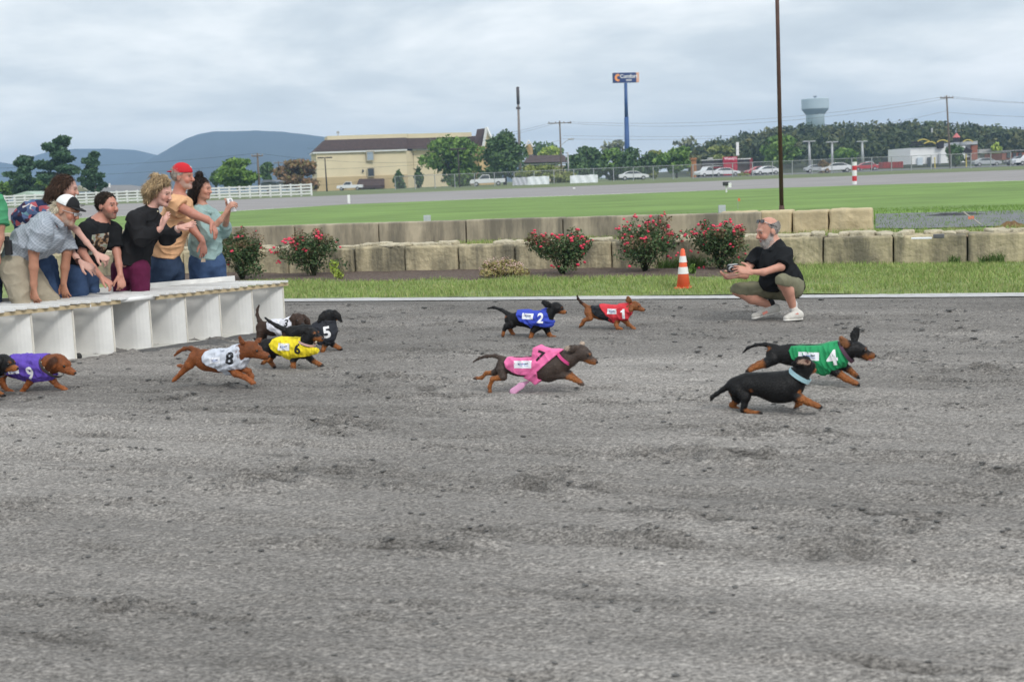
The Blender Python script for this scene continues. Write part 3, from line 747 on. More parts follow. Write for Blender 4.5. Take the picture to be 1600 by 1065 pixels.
tree(654, 254, 300, 20, 225, 'dark', 'slightly taller conical conifer against the hotel wall', 15, .28, 800, conical=.9)
tree(842, 220, 268, 60, 330, 'dark', 'dark tree behind the low hotel wing', 16, .5, 1500)
tree(862, 226, 262, 36, 320, 'lime', 'bright yellow green tree behind the low hotel wing', 17, .45, 1300)
tree(838, 258, 290, 60, 200, 'olive', 'olive shrub below the low hotel wing roof', 18, .26, 1500)
tree(878, 258, 288, 44, 200, 'olive', 'olive shrub beside the street light pole', 19, .26, 1200)
tree(918, 228, 285, 62, 230, 'dark', 'dark green tree left of the tall blue sign pole', 20, .38, 3000)
tree(958, 232, 285, 56, 235, 'green', 'green tree directly under the tall blue sign', 21, .38, 2600)
tree(1000, 230, 284, 54, 230, 'dark', 'dark tree right of the tall blue sign pole', 22, .38, 2600)
tree(1024, 234, 278, 26, 238, 'olive', 'slim olive tree at the end of the sign row', 23, .38, 1000)
tree(1057, 228, 272, 50, 220, 'green', 'neat round green tree standing alone before the restaurant', 24, .36, 3200)
tree(966, 212, 240, 40, 400, 'bare', 'thin airy grey tree behind the sign pole', 25, .7, 260)
tree(948, 222, 244, 22, 400, 'bare', 'small thin grey tree behind the sign row', 26, .7, 140)
tree(1077, 214, 255, 26, 380, 'bare', 'tall thin grey tree behind the lone round tree', 27, .6, 260)
tree(1062, 218, 250, 18, 390, 'bare', 'thin bare grey tree beside another thin tree', 28, .6, 150)
tree(1126, 228, 252, 40, 300, 'olive', 'olive tree behind the red restaurant', 29, .45, 1400)
tree(1220, 208, 262, 64, 260, 'green', 'big light green tree behind the brown pole', 30, .42, 3200, conical=.35)
tree(1320, 232, 262, 36, 270, 'green', 'green tree behind the white sedan', 31, .4, 1500)
tree(1288, 250, 278, 22, 185, 'rust', 'rounded brown shrub by the white sedan', 32, .22, 900)
tree(1493, 222, 262, 24, 225, 'dark', 'dark tree in front of the white building wall', 33, .3, 1300)
tree(1556, 222, 248, 14, 260, 'lime', 'small bright tree in the car park by the low brick building', 34, .35, 500)
tree(1160, 270, 282, 20, 190, 'olive', 'low olive shrub in front of the red restaurant', 35, .2, 500)

# ---- wooded hill and water tower
hx = [(980, 262, 246), (1090, 254, 238), (1150, 246, 217), (1200, 240, 207), (1260, 236, 200), (1330, 232, 200), (1400, 228, 197), (1440, 226, 193), (1500, 230, 200), (1560, 236, 206), (1640, 240, 212), (1800, 240, 210), (2000, 238, 205)]
def hill_top(px): return np.interp(px, [h_[0] for h_ in hx], [h_[2] for h_ in hx])
HV = []; HQ = []; NX = 60
pxs = np.linspace(960, 2000, NX)
for k, D in enumerate((285, 330, 380, 440, 520)):
    for px in pxs:
        zt_ = PD(px, hill_top(px) + 1, 420)[2]; z = ZB - .3 + max(0, zt_ - 5 - ZB) * [0, .35, .75, 1, .8][k]
        p = base(px, D, z); HV.append(p)
for k in range(4):
    for i in range(NX - 1): HQ.append([k * NX + i, k * NX + i + 1, (k + 1) * NX + i + 1, (k + 1) * NX + i])
hill = mesh_obj('wooded_hill', HV, HQ, mat('hill floor', (.05, .06, .03), .95, .3, .1)); props(hill, kind='structure')
WB = []; WB2 = []; r = np.random.default_rng(5)
for i in range(620):
    px = r.uniform(1085, 1690); t = r.random() ** .8; D = 300 + 140 * t
    zt_ = PD(px, hill_top(px) + 1, 420)[2]; z = ZB + max(0, zt_ - 5 - ZB) * np.interp(D, [285, 330, 380, 440], [0, .35, .75, 1])
    w = r.uniform(3.0, 6.5); hh = r.uniform(4, 7.5); p = base(px, D, z); (WB if i % 3 else WB2).append((p + [0, 0, hh * .55], np.array([w * .55, w * .55, hh * .5])))
for nm, bl, kd, lb in (('woodland', WB, 'wood', 'dense dark green wood covering the far hill'), ('autumn_woodland', WB2, 'wood2', 'lighter olive tree crowns mixed through the far wood')):
    V, F = leaves(bl, 42000 if nm == 'woodland' else 21000, .66, 9, .6)
    props(mesh_obj(nm, V, F, LM[kd]), lb, 'wood', kind='stuff')
wt = thing('water_tower', base(1274.5, 700, 10), 'pale blue water tower with a wide tank rising over the wooded hill', 'water tower')
c = base(1274.5, 700, 0); s_ = 700 / FPX; zz = lambda y: PD(1274.5, y, 700)[2]
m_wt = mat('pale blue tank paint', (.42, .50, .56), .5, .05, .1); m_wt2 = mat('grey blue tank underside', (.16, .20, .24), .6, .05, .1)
MB().lathe(c, [(14.2 * s_, zz(205)), (14.0 * s_, zz(180)), (14.6 * s_, zz(178.5))], 40).build('pedestal', m_wt, wt, True)
MB().lathe(c, [(13.8 * s_, zz(180)), (15 * s_, zz(178)), (20.3 * s_, zz(171.5)), (20.5 * s_, zz(170.4))], 40).build('tank_underside', m_wt2, wt, True)
MB().lathe(c, [(20.5 * s_, zz(170.5)), (20.8 * s_, zz(170)), (20.8 * s_, zz(155.3)), (19.5 * s_, zz(154.2)), (2 * s_, zz(153.2))], 40).build('tank', m_wt, wt, False)
MB().tube([c + [0, 0, zz(154)], c + [0, 0, zz(150.5)]], .5).box(c + [0, 0, zz(150.8)], (1.6, 1.6, .5)).build('roof_vent', m_wt2, wt)
q = PD(1290, 163, 700 - 20.8 * s_ * .66 - .3)
MB().box(q, (1.6, .2, 2.2), unit([.75, .66, 0])).build('tank_emblem', mat('faded emblem', (.22, .19, .15), .6), wt)

# ---- mountains under the cloud
def ridge(name, prof, D, depth, seed, m):
    xs = np.linspace(prof[0][0], prof[-1][0], 130); K = 16; V = []; Q = []
    for k in range(K):
        t = k / (K - 1)
        for i, px in enumerate(xs):
            y = np.interp(px, [p[0] for p in prof], [p[1] for p in prof]); DD = D - depth * (1 - t)
            ztop_ = PD(px, y, D)[2]; sh = t ** 1.25
            gul = fbm2(np.array([px * .045 + seed]), np.array([t * 2.2]), seed, 4)[0]
            z = ZB + (ztop_ - ZB) * np.clip(sh + gul * .32 * t * (1 - t) * 2.2, 0, 1) + (fbm2(np.array([px * .09]), np.array([0.]), seed + 3, 3)[0] * .012 * ztop_ if k == K - 1 else 0)
            p = base(px, DD, z); V.append(p)
    for k in range(K - 1):
        for i in range(129): Q.append([k * 130 + i, k * 130 + i + 1, (k + 1) * 130 + i + 1, (k + 1) * 130 + i])
    o = mesh_obj(name, V, Q, m, smooth=True); props(o, kind='structure'); return o
m_mt = mat('mountain forest', (.020, .028, .026), .95, .5, .012, detail=10)
ridge('mountain_ridge', [(90, 300), (160, 287), (195, 270), (225, 254), (250, 240), (275, 226), (292, 216), (312, 209), (335, 205.5), (372, 205), (400, 204), (440, 206), (485, 211), (530, 217), (600, 228), (700, 246), (900, 272)], 2300, 800, 3, m_mt)
ridge('far_ridge', [(-1500, 345), (-1100, 318), (-800, 296), (-500, 282), (-300, 268), (-100, 256), (0, 253), (22, 257), (45, 246), (75, 237), (110, 233), (165, 232.5), (210, 234), (260, 246), (340, 260), (420, 275)], 2700, 600, 8, m_mt)

# ---- hotel
DH = 262.0; s_ = DH / FPX
hotel = thing('hotel', base(640, DH + 6, ZB), 'cream three storey hotel with brown mansard roof and gable', 'hotel')
hb = lambda px, dd=0.0: base(px, DH + dd, ZB)
zh = lambda px, y, dd=0.0: PD(px, y, DH + dd)[2]
ZE = zh(497, 240); ZR = ZE + 2.7
def wallbox(x0, x1, dd0, dd1, z0, z1, name, m, thick=14.0):
    a, b = hb(x0, dd0), hb(x1, dd1); d = unit((b - a) * [1, 1, 0]); nn = np.array([-d[1], d[0], 0]); P = [a * [1, 1, 0] + [0, 0, z0], b * [1, 1, 0] + [0, 0, z0], b * [1, 1, 0] + [0, 0, z1], a * [1, 1, 0] + [0, 0, z1]]
    return MB().prism(P, nn * thick).build(name, m, hotel)
wallbox(497, 637, 0, 4, ZB - .3, ZE, 'wall', m_cream); wallbox(637.5, 648, 4, 7, ZB - .3, ZE, 'wall', m_cream); wallbox(648.5, 764, 7, 12, ZB - .3, ZE, 'wall', m_cream)
wallbox(496, 638, -.25, 3.75, ZB - .3, ZB + 2.75, 'plinth', mat('tan stucco', (.50, .385, .22), .9, .05, .4))
wallbox(493, 639, -.5, 3.4, ZE + .004, ZE + .35, 'eave', m_white); wallbox(647, 766, 6.5, 11.4, ZE + .004, ZE + .35, 'eave', m_white)
def mans(x0, x1, dd0, dd1, inl, inr, z0, z1):
    a, b = hb(x0, dd0) * [1, 1, 0], hb(x1, dd1) * [1, 1, 0]; d = unit(b - a); nn = np.array([-d[1], d[0], 0]); k = 1.6
    V = [a + [0, 0, z0], b + [0, 0, z0], b + nn * 15 + [0, 0, z0], a + nn * 15 + [0, 0, z0], a + d * inl + nn * k + [0, 0, z1], b - d * inr + nn * k + [0, 0, z1], b - d * inr + nn * 13 + [0, 0, z1], a + d * inl + nn * 13 + [0, 0, z1]]
    MB().add(V, [[0, 1, 5, 4], [1, 2, 6, 5], [2, 3, 7, 6], [3, 0, 4, 7], [4, 5, 6, 7], [0, 3, 2, 1]]).build('mansard_roof', m_brownroof, hotel)
mans(493, 640, -.6, 3.3, 2.6, 0.0, ZE + .36, ZR); mans(640, 766, 5.0, 11.0, 0, 0, ZE + .36, ZR + .02)
wallbox(516, 641, 2.0, 5.2, ZR - .1, ZR + .8, 'parapet', m_cream, 10); wallbox(641.5, 740, 6.6, 11, ZR - .1, ZR + .8, 'parapet', m_cream, 10)
# gable
ga = hb(738, 6) * [1, 1, 0]; gb = hb(774, 6) * [1, 1, 0]; zg0, zg1 = ZE - .5, zh(764, 200, 6)
wallbox(750, 774, 5, 5.6, ZB - .3, ZE + .4, 'gable_wall', mat('tan gable stucco', (.56, .40, .20), .9, .05, .4), 10)
pk = hb(764, 6) * [1, 1, 0] + [0, 0, zg1]; lf = hb(741, 6) * [1, 1, 0]
MB().add([lf + [0, 0, ZE], hb(757, 6) * [1, 1, 0] + [0, 0, ZE], pk, hb(749, 8) * [1, 1, 0] + [0, 0, zg1 - .1], lf + [0, 7, ZE], pk + [0, 8, 0]], [[0, 1, 2, 3], [3, 2, 5], [0, 3, 5, 4], [1, 2, 5], [0, 4, 1]]).build('gable_roof', m_brownroof, hotel)
MB().prism([hb(757.5, 5.5) * [1, 1, 0] + [0, 0, ZE - .2], hb(774, 5.5) * [1, 1, 0] + [0, 0, ZE + .6], hb(765, 5.5) * [1, 1, 0] + [0, 0, zg1 - .4]], [0, 6, 0]).build('gable_end', m_cream, hotel)
MB().tube([hb(757, 5) * [1, 1, 0] + [0, 0, ZE], pk + [0, -1, .1]], .28, 4).tube([pk + [0, -1, .1], hb(775, 5) * [1, 1, 0] + [0, 0, ZE + .4]], .28, 4).build('gable_trim', m_white, hotel)
def hwin(x0, x1, y0, y1, dd, m, name='window', frame=True):
    a, b = PD(x0, y1, DH + dd), PD(x1, y0, DH + dd); c = (a + b) / 2; w, h_ = b[0] - a[0], b[2] - a[2]
    o = MB().box(c, (w, .12, h_)).build(name, m, hotel)
    if frame:
        f = MB()
        for sx in (-1, 1): f.box(c + [sx * w / 2, -.05, 0], (.14, .16, h_ + .14))
        for sz in (-1, 1): f.box(c + [0, -.05, sz * h_ / 2], (w - .15, .16, .14))
        f.build('frame', mat('tan trim', (.42, .36, .25), .7), o)
    return o
m_wg = mat('sky lit glass', (.30, .36, .42), .15, .05, spec=.6)
hwin(573.5, 583.5, 236.5, 251, 1.8, m_wg); hwin(575, 584.5, 262.5, 276, 1.8, m_glass); hwin(566, 568.5, 265, 269, 1.7, m_glass, 'vent', False); hwin(540, 543, 289, 293, .6, m_glass, 'vent', False)
hwin(578, 587, 294, 304, 1.5, m_glass, 'door')
aw = [PD(561, 279.5, DH + 1.6), PD(600.5, 279, DH + 2.4), PD(601, 289, DH - 1.2), PD(557, 290, DH - 1.6)]
MB().add([*aw, aw[3] + [0, 0, -.6], aw[2] + [0, 0, -.6], aw[0] + [0, 0, -1.8], aw[1] + [0, 0, -1.8]], [[0, 1, 2, 3], [3, 2, 5, 4], [0, 3, 4, 6], [1, 7, 5, 2]]).build('awning', m_brownroof, hotel)
MB().tube([hb(533, 6) * [1, 1, 0] + [0, 0, ZR + .8], hb(533, 6) * [1, 1, 0] + [0, 0, ZR + 1.9]], .1, 6).box(hb(533, 6) * [1, 1, 0] + [0, 0, ZR + 1.6], (.6, .3, .4)).build('roof_vent', m_steel, hotel)
wing = thing('hotel_wing', base(850, 275, ZB), 'low wing with a brown roof and white fascia beside the hotel', 'building')
def flatb(x0, x1, y0, y1, D, depth, m, name, root):
    a, b = PD(x0, y1, D), PD(x1, y0, D); return MB().box(((a + b) / 2) * [1, 0, 1] + [0, D + depth / 2, 0], (b[0] - a[0], depth, abs(b[2] - a[2]))).build(name, m, root)
flatb(822, 892, 258, 292, 276, 9, m_cream, 'wall', wing); flatb(820, 894, 254.5, 257.8, 275, 11, m_white, 'fascia', wing)
a, b = PD(819, 254.3, 274.6), PD(894, 252.5, 274.6)
MB().add([a, b, PD(880, 242, 281), PD(824, 243, 281), a + [0, 13, 0], b + [0, 13, 0]], [[0, 1, 2, 3], [0, 3, 4], [1, 5, 2], [3, 2, 5, 4]]).build('roof', m_brownroof, wing)
flatb(820, 832, 225, 242, 284, 4, mat('tan gable stucco'), 'gable_end', wing)
MB().tube([PD(819, 234, 283), PD(826, 220, 283), PD(833, 230, 283)], .25, 4).build('gable_trim', m_white, wing)

# ---- tall hotel sign
sg = thing('hotel_sign', base(981, 250, ZB), 'blue Comfort Inn sign box on a tall blue pole', 'sign')
m_blue = mat('sign blue', (.020, .045, .16), .5, .05); m_pb = mat('pole blue', (.03, .085, .24), .5, .08)
zb_ = base(981, 250, ZB); tp = PD(977.5, 130, 250)
MB().tube([zb_, zb_ * .35 + np.array([tp[0], tp[1], tp[2]]) * .65], [.58, .42], 12).tube([zb_ * .35 + tp * .65, tp], [.36, .30], 12).build('pole', m_pb, sg, True)
p0, p1 = PD(957.5, 115.5, 250), PD(992.5, 111.5, 250.9); p2 = PD(958, 131, 250)
ax = unit(p1 - p0); ax[2] = 0; ax = unit(ax); hgt = p0[2] - p2[2]; wd = np.linalg.norm((p1 - p0)[:2]); cc = PD(975.5, 121.7, 250.6); ny = np.array([ax[1], -ax[0], 0])
MB().box(cc, (wd, .9, hgt), ax).build('sign_box', m_blue, sg)
MB().box(cc + ax * (wd / 2 + .3) + ny * -.1, (.55, 1.1, hgt * .98), ax).build('sign_edge', mat('orange sign edge', (.75, .42, .28), .6), sg)
V2_, F2_ = text_poly('Comfort', .98, .025); mesh_obj('lettering', np.array([cc + ny * .47 + ax * (x + .75) + np.array([0, 0, y + .22]) for x, y in V2_]), F2_, m_white, sg)
V2_, F2_ = text_poly('INN', .55, .02, 1.2); mesh_obj('lettering', np.array([cc + ny * .47 + ax * (x + .75) + np.array([0, 0, y - .52]) for x, y in V2_]), F2_, m_white, sg)
lg = MB(); pts = []
for i in range(11):
    t = math.radians(50 + i * 26); pts.append((t, .62)); 
ring = [cc + ny * .47 + ax * (-1.45 + .62 * math.cos(t)) + np.array([0, 0, .72 * math.sin(t)]) for t, _ in pts]
ri = [cc + ny * .47 + ax * (-1.33 + .26 * math.cos(t)) + np.array([0, 0, .34 * math.sin(t)]) for t, _ in pts]
mesh_obj('emblem', np.array(ring + ri), [[i, i + 1, 12 + i, 11 + i] for i in range(10)], mat('sign orange', (.85, .33, .10), .5), sg)

# ---- poles, lights and wires
def wire_pts(a, b, sag, n=14):
    return [a * (1 - t) + b * t - np.array([0, 0, sag * 4 * t * (1 - t)]) for t in np.linspace(0, 1, n)]
def upole(px_t, px_b, top, D, label, arm=1.1, group='utility poles'):
    b = base(px_b, D, ZB); t = PD(px_t, top, D); root = thing('utility_pole', b, label, 'utility pole', group)
    MB().tube([b, t], [.17, .11], 8).build('shaft', m_wood, root, True)
    MB().box(t + [0, -.15, -.35], (arm * 2, .12, .14), unit([1, .15, 0])).build('crossarm', m_wood, root)
    for k in (-.9, -.35, .35, .9): MB().lathe(t + np.array([arm * k, -.13 + .15 * arm * k, -.28]), [(.07, 0), (.09, .08), (.05, .2)], 8).build('insulator', mat('grey ceramic', (.3, .3, .32), .4), root)
    return t
u1 = upole(874.5, 878, 189, 205, 'wooden utility pole beside the low hotel wing', 1.9)
u2 = upole(1479, 1485, 149.5, 190, 'tall utility pole before the white restaurant', 1.0)
u3 = upole(402, 406, 239.5, 160, 'utility pole behind the round light green tree', .7)
u4 = upole(435, 437, 252, 260, 'distant utility pole beside the rusty tree', .9)
MB_w = thing('power_lines', u1, 'thin dark power lines strung between the utility poles', 'power lines')
m_wire = mat('black wire', (.03, .03, .035), .6)
lft = PD(-60, 262, 185); rgt = PD(1700, 163, 190)
runs = [(u1 + [-1.2, 0, -.2], PD(480, 232, 190), 1.5), (u1 + [0, 0, -.2], PD(480, 240, 190), 1.6), (u1 + [1.2, 0, -.2], u2 + [-.8, 0, -.2], 1.5), (u1 + [0, 0, -.3], u2 + [.3, 0, -.4], 1.9), (u2 + [-.8, 0, -.2], rgt, .3), (u2 + [.8, 0, -.2], rgt + [0, 4, .2], .2),
        (u2 + [0, 0, -2.2], PD(1210, 200, 195), 1.0), (u2 + [0, 0, -2.4], rgt - [0, 0, 1.8], .3), (u2 + [0, 0, -4], rgt - [0, 0, 3.4], .3), (PD(1700, 196, 185), PD(1260, 225, 185), .6), (PD(1260, 225, 185), PD(880, 243, 185), .5), (PD(880, 243, 185), PD(460, 293, 180), .4),
        (PD(880, 212, 205), PD(1214, 211, 205), .2), (PD(880, 217, 205), PD(1214, 213, 205), .3), (PD(878, 236, 190), PD(480, 265, 190), .5), (u3, u1 + [0, 0, -3], 2.2), (lft, u3, .6), (lft + [0, 0, -1.2], u3 + [0, 0, -1.2], .6), (u3 + [0, 0, -1.4], PD(500, 283, 170), .3)]
for a, b, sgg in runs: MB().tube(wire_pts(a, b, sgg), .014, 4, False).build('wire', m_wire, MB_w)
def lamp(px_t, px_b, top, D, label, heads, m=m_steel, r0=.12, group='light poles'):
    b = base(px_b, D, ZB); t = PD(px_t, top, D); root = thing('light_pole', b, label, 'light pole', group)
    MB().tube([b, t], [r0 * 1.2, r0 * .8], 8).build('shaft', m, root, True)
    if heads:
        for k in heads: MB().box(t + [k, 0, 0], (1.1, .5, .22)).build('lamp_head', m, root, bevel=.05)
        MB().box(t + [0, 0, -.02], (abs(heads[0]) * 2 + .2, .12, .12)).build('arm', m, root)
m_brz = mat('dark bronze paint', (.05, .04, .035), .6)
lamp(507.5, 511, 246.5, 230, 'dark bronze twin head lamp at the left end of the hotel', (-.75, .75), m_brz)
lamp(715.5, 718.5, 233, 180, 'dark twin head lamp in front of the broad green tree', (-.6, .6), m_brz, .09)
lamp(1264, 1266, 221, 240, 'grey light pole left of its twin behind the white sedan', (-.6, .6), r0=.25); lamp(1300, 1300.5, 222, 250, 'grey light pole behind the green car park tree', (-.6, .6), r0=.25)
lamp(1347, 1348.5, 221, 280, 'pale grey light pole above the red parked cars', (-.6, .6), r0=.3); lamp(1357, 1358.5, 222.5, 330, 'more distant thin pale light pole above the red cars', (-.7, .7), r0=.26)
lamp(1456, 1457.5, 200, 330, 'thin grey pole rising behind the white restaurant', None, r0=.28); lamp(1493.3, 1494, 203, 340, 'very thin grey pole behind the red cone roof', None, r0=.15)
sl = thing('street_light', base(889, 200, ZB), 'grey street light pole with a curved arm beside the white banner', 'street light')
b = base(889, 200, ZB); t = PD(887, 238, 200); MB().tube([b, t], [.14, .10], 8).build('shaft', m_steel, sl, True)
MB().tube([PD(878, 226, 200), PD(884, 221, 200), PD(890, 217.5, 200)], .05, 6).build('arm', m_steel, sl); MB().box(PD(892, 217.5, 200), (.9, .4, .25)).build('lamp_head', m_steel, sl, bevel=.05)
an = thing('antenna_mast', base(813, 300, ZB), 'slim cell antenna mast with a dark cylinder head', 'antenna mast')
b = base(813, 300, ZB); t = PD(808.8, 136, 300); mid = PD(809.8, 163, 300)
MB().tube([b, mid], [.42, .26], 10).build('shaft', mat('brown grey mast', (.20, .17, .15), .6), an, True); MB().tube([mid, t], [.36, .36], 12).build('antenna_cylinder', mat('dark antenna shroud', (.075, .06, .055), .6), an, True)
MB().box(PD(809.6, 169, 300), (1.0, .6, .5)).build('bracket', mat('dark antenna shroud'), an)
bp_ = thing('brown_pole', PG(1221.5, 333, ZF), 'tall rusty brown steel pole standing behind the yellow blocks', 'pole')
b = PG(1221.5, 333, ZF); dtop = PD(1214.3, 0, b[1]); dv = dtop - b
MB().tube([b, b + dv * 1.5], [.050, .042], 14).build('shaft', mat('rusty brown paint', (.085, .042, .032), .6, .2, 8), bp_, True); MB().lathe(b + [0, 0, -.02], [(.13, 0), (.12, .04), (.065, .12), (.06, .2)], 14).build('base_collar', mat('rusty brown paint'), bp_, True)

# ---- fences
wf = thing('white_rail_fence', base(240, 112, ZB), 'long white four rail fence behind the people on the gate', 'fence')
def fz(px): return 112 - (px - 240) * .012
xsf = np.linspace(-40, 487, 34)
for i, px in enumerate(xsf):
    b = base(px, fz(px), ZB); MB().box(b + [0, 0, .5], (.14, .14, 1.06)).build('post', m_white, wf)
for i in range(33):
    a, b = base(xsf[i], fz(xsf[i]), ZB), base(xsf[i + 1], fz(xsf[i + 1]), ZB); d = unit(b - a)
    for z in (.17, .42, .67, .92): MB().box((a + b) / 2 + [0, -.09, z], (np.linalg.norm(b - a) + .02, .04, .13), d).build('rail', m_white, wf)
cf = thing('chain_link_fence', base(840, 165, ZB), 'grey chain link fence along the far side of the roadway', 'fence')
m_mesh = mat('chain link mesh', (.32, .33, .33), .6, .1, alpha=.07)
xc = list(range(618, 1610, 31))
def cfz(px): return 168 - (px - 618) * .018
for i, px in enumerate(xc):
    b = base(px, cfz(px), ZB); MB().tube([b, b + [0, 0, 1.75]], .06, 6).build('post', m_steel, cf)
    if i:
        a = base(xc[i - 1], cfz(xc[i - 1]), ZB)
        MB().tube([a + [0, 0, 1.72], b + [0, 0, 1.72]], .035, 5).build('top_rail', m_steel, cf); MB().box((a + b) / 2 + [0, 0, .87], (np.linalg.norm(b - a), .012, 1.68), unit(b - a)).build('wire_mesh', m_mesh, cf)
def banner(x0, x1, y0, y1, D, m, label):
    a, b = PD(x0, y1, D), PD(x1, y0 - (x1 - x0) * .03, D); c = (a + b) / 2; w, h_ = b[0] - a[0], b[2] - a[2]
    V = []; 
    for j in range(5):
        for i in range(13): V.append(c + [(i / 12 - .5) * w, .05 * math.sin(i * 1.7 + j), (j / 4 - .5) * h_ - .03 * math.cos(i * math.pi / 3)])
    o = mesh_obj('banner', np.array(V), [[j * 13 + i, j * 13 + i + 1, (j + 1) * 13 + i + 1, (j + 1) * 13 + i] for j in range(4) for i in range(12)], m); o.modifiers.new('thick', 'SOLIDIFY').thickness = .02
    return props(o, label, 'banner', 'banners on the chain link fence')
banner(801, 824, 277.5, 290, 162, mat('pale grey vinyl', (.50, .51, .56), .6, .05), 'small pale grey banner on the chain link fence')
banner(824.5, 858, 276, 293, 162, mat('white vinyl', (.76, .79, .83), .6, .05), 'white banner beside the small grey banner')
banner(891, 934, 274, 290, 161, mat('white vinyl'), 'widest white banner beside the street light')
for (x, y0, y1, D, lb) in ((545, 304.5, 318, 78, 'short white marker post on the roadway before the hotel'), (897, 293, 304, 92, 'short white marker post below the widest banner'), (1302, 277.5, 288, 92, 'short white marker post in front of the white sedan'), (1185, 284, 291, 92, 'thin white marker post left of the brown pole')):
    b = PD(x, y1, D); t = PD(x, y0, D); o = MB().box((b + t) / 2, (.16 if x != 1185 else .09, .08, t[2] - b[2])).build('marker_post', m_white, bevel=.02); props(o, lb, 'post', 'white roadway marker posts')
ms = thing('striped_post', PD(1335.5, 291, 76), 'red and white striped distance post at the field edge', 'post'); ys = [291, 283, 275, 266, 259, 253]
for i in range(5):
    a, b = PD(1335.2, ys[i], 76), PD(1335.0, ys[i + 1], 76)
    MB().lathe([a[0], a[1], 0], [(.135, a[2]), (.135, b[2])], 14).build('band', m_white if i % 2 == 0 else mat('red paint', (.55, .04, .05), .5), ms)
mbx_ = thing('post_box', PG(1135, 300, ZF), 'small white and black box on a short post in the field', 'post box'); b = PG(1135, 300.5, ZF)
MB().tube([b, b + [0, 0, .36]], .05, 6).build('post', m_white, mbx_); MB().box(b + [-.02, 0, .44], (.30, .3, .20)).build('box', mat('black box', (.04, .04, .045), .5), mbx_, bevel=.03); MB().box(b + [.16, -.14, .36], (.16, .05, .24)).build('white_plate', m_white, mbx_)
for (x, y0, y1, lb) in ((667.5, 336, 348, 'small grey box on the field edge behind the barrier wall'), (1128, 320.5, 334, 'small grey box behind the barrier beside the yellow blocks')):
    D = PG(x, y1, ZF)[1]; a, b = PD(x - 5.2, y1, D), PD(x + 5.2, y0, D); o = MB().box((a + b) / 2, (b[0] - a[0], .12, b[2] - a[2])).build('utility_box', mat('grey box paint', (.46, .48, .52), .6), bevel=.008); props(o, lb, 'utility box', 'grey boxes on the field')
of = thing('orange_flag', PG(1153, 327, ZF), 'tiny orange marking flag standing in the field grass', 'flag'); b = PG(1153, 327, ZF); MB().tube([b, b + [0, 0, .30]], .006, 5).build('wire_stem', m_steel, of); MB().box(b + [.03, 0, .26], (.07, .006, .08)).build('flag', mat('orange flag', (.65, .18, .06), .6), of)

# ---- houses and far buildings
hs = thing('grey_roof_house', base(160, 155, ZB), 'low cream house with a grey shingle roof beyond the fence', 'house')
flatb(118, 212, 300, 312, 156, 8, mat('pale yellow siding', (.62, .60, .46), .8, .05), 'wall', hs)
a, b = PD(113, 300, 154), PD(215, 298, 154); c, d = PD(205, 289, 159), PD(121, 289.5, 159)
MB().add([a, b, c, d, a + [0, 12, 0], b + [0, 12, 0]], [[0, 1, 2, 3], [0, 3, 4], [1, 5, 2], [3, 2, 5, 4]]).build('roof', mat('grey shingle', (.21, .21, .215), .9, .1), hs)
MB().tube([PD(171, 293, 157), PD(171, 286.5, 157)], .12, 6).build('vent_pipe', m_white, hs)
MB().prism([PD(116, 299.5, 153.6), PD(140, 299.5, 153.6), PD(124, 290, 153.6)], [0, .4, 0]).build('gable_end', mat('pale yellow siding'), hs)
gs = thing('grey_shed', base(428, 190, ZB), 'small grey roofed shed beside the rusty tree', 'shed'); flatb(408, 432, 285, 296, 190, 6, mat('shed grey', (.25, .27, .30), .8), 'wall', gs)
MB().prism([PD(406, 285, 189), PD(434, 284, 189), PD(424, 281, 189), PD(412, 281, 189)], [0, 7, 0]).build('roof', mat('shed roof', (.17, .185, .21), .8), gs)
gh = thing('pale_roof_shed', base(38, 140, ZB), 'pale green roofed shed at the foot of the squat pine', 'shed'); flatb(24, 54, 305, 316, 141, 6, mat('pale shed wall', (.5, .55, .48), .8), 'wall', gh)
MB().prism([PD(18, 306, 140), PD(58, 304, 140), PD(40, 299, 140)], [0, 7, 0]).build('roof', mat('pale green roof', (.42, .52, .44), .7), gh)

rr = thing('red_restaurant', base(1135, 230, ZB), 'red and dark grey fast food restaurant with a raised red sign panel', 'restaurant')
m_red = mat('restaurant red', (.42, .022, .05), .5, .05); m_dk = mat('dark grey panel', (.07, .065, .07), .7, .1)
flatb(1096, 1175, 252.5, 277, 231, 12, mat('brownish wall', (.24, .19, .17), .8), 'wall', rr); flatb(1098, 1133, 251, 258.8, 229.9, 1.0, m_dk, 'dark_fascia', rr); flatb(1096, 1134, 248.6, 250.9, 229.6, 1.2, m_white, 'roof_edge', rr)
flatb(1099, 1147, 260, 263.4, 229.4, 1.4, m_red, 'red_canopy', rr); flatb(1099, 1147, 258.6, 259.9, 229.2, 1.5, m_white, 'canopy_edge', rr)
flatb(1131, 1152, 244.5, 274, 228.8, 1.0, m_red, 'sign_panel', rr); flatb(1154, 1172, 249.5, 257.5, 229.9, 1, m_dk, 'dark_fascia', rr); flatb(1153, 1173, 247.2, 249.3, 229.6, 1.2, m_white, 'roof_edge', rr); flatb(1172, 1176, 247, 277, 229.7, 1.5, mat('dark red', (.22, .03, .035), .6), 'end_panel', rr)
flatb(1120, 1127, 263.8, 268.5, 229.9, .5, mat('pink poster', (.7, .4, .42), .6), 'poster', rr)
for x in (1101, 1109, 1137): flatb(x, x + 6, 265, 274, 230.4, .5, m_glass, 'window', rr)
V2_, F2_ = text_poly("Wendy's", .62, .02); q = PD(1141.5, 247.8, 228.2); mesh_obj('lettering', np.array([q + [x, 0, y] for x, y in V2_]), F2_, mat('pale pink letters', (.8, .6, .66), .5), rr)
flatb(1151, 1154.5, 222, 243, 240, .6, m_white, 'tower_blade', rr); flatb(1108, 1114, 246.5, 248.4, 232, 2, m_white, 'roof_unit', rr)
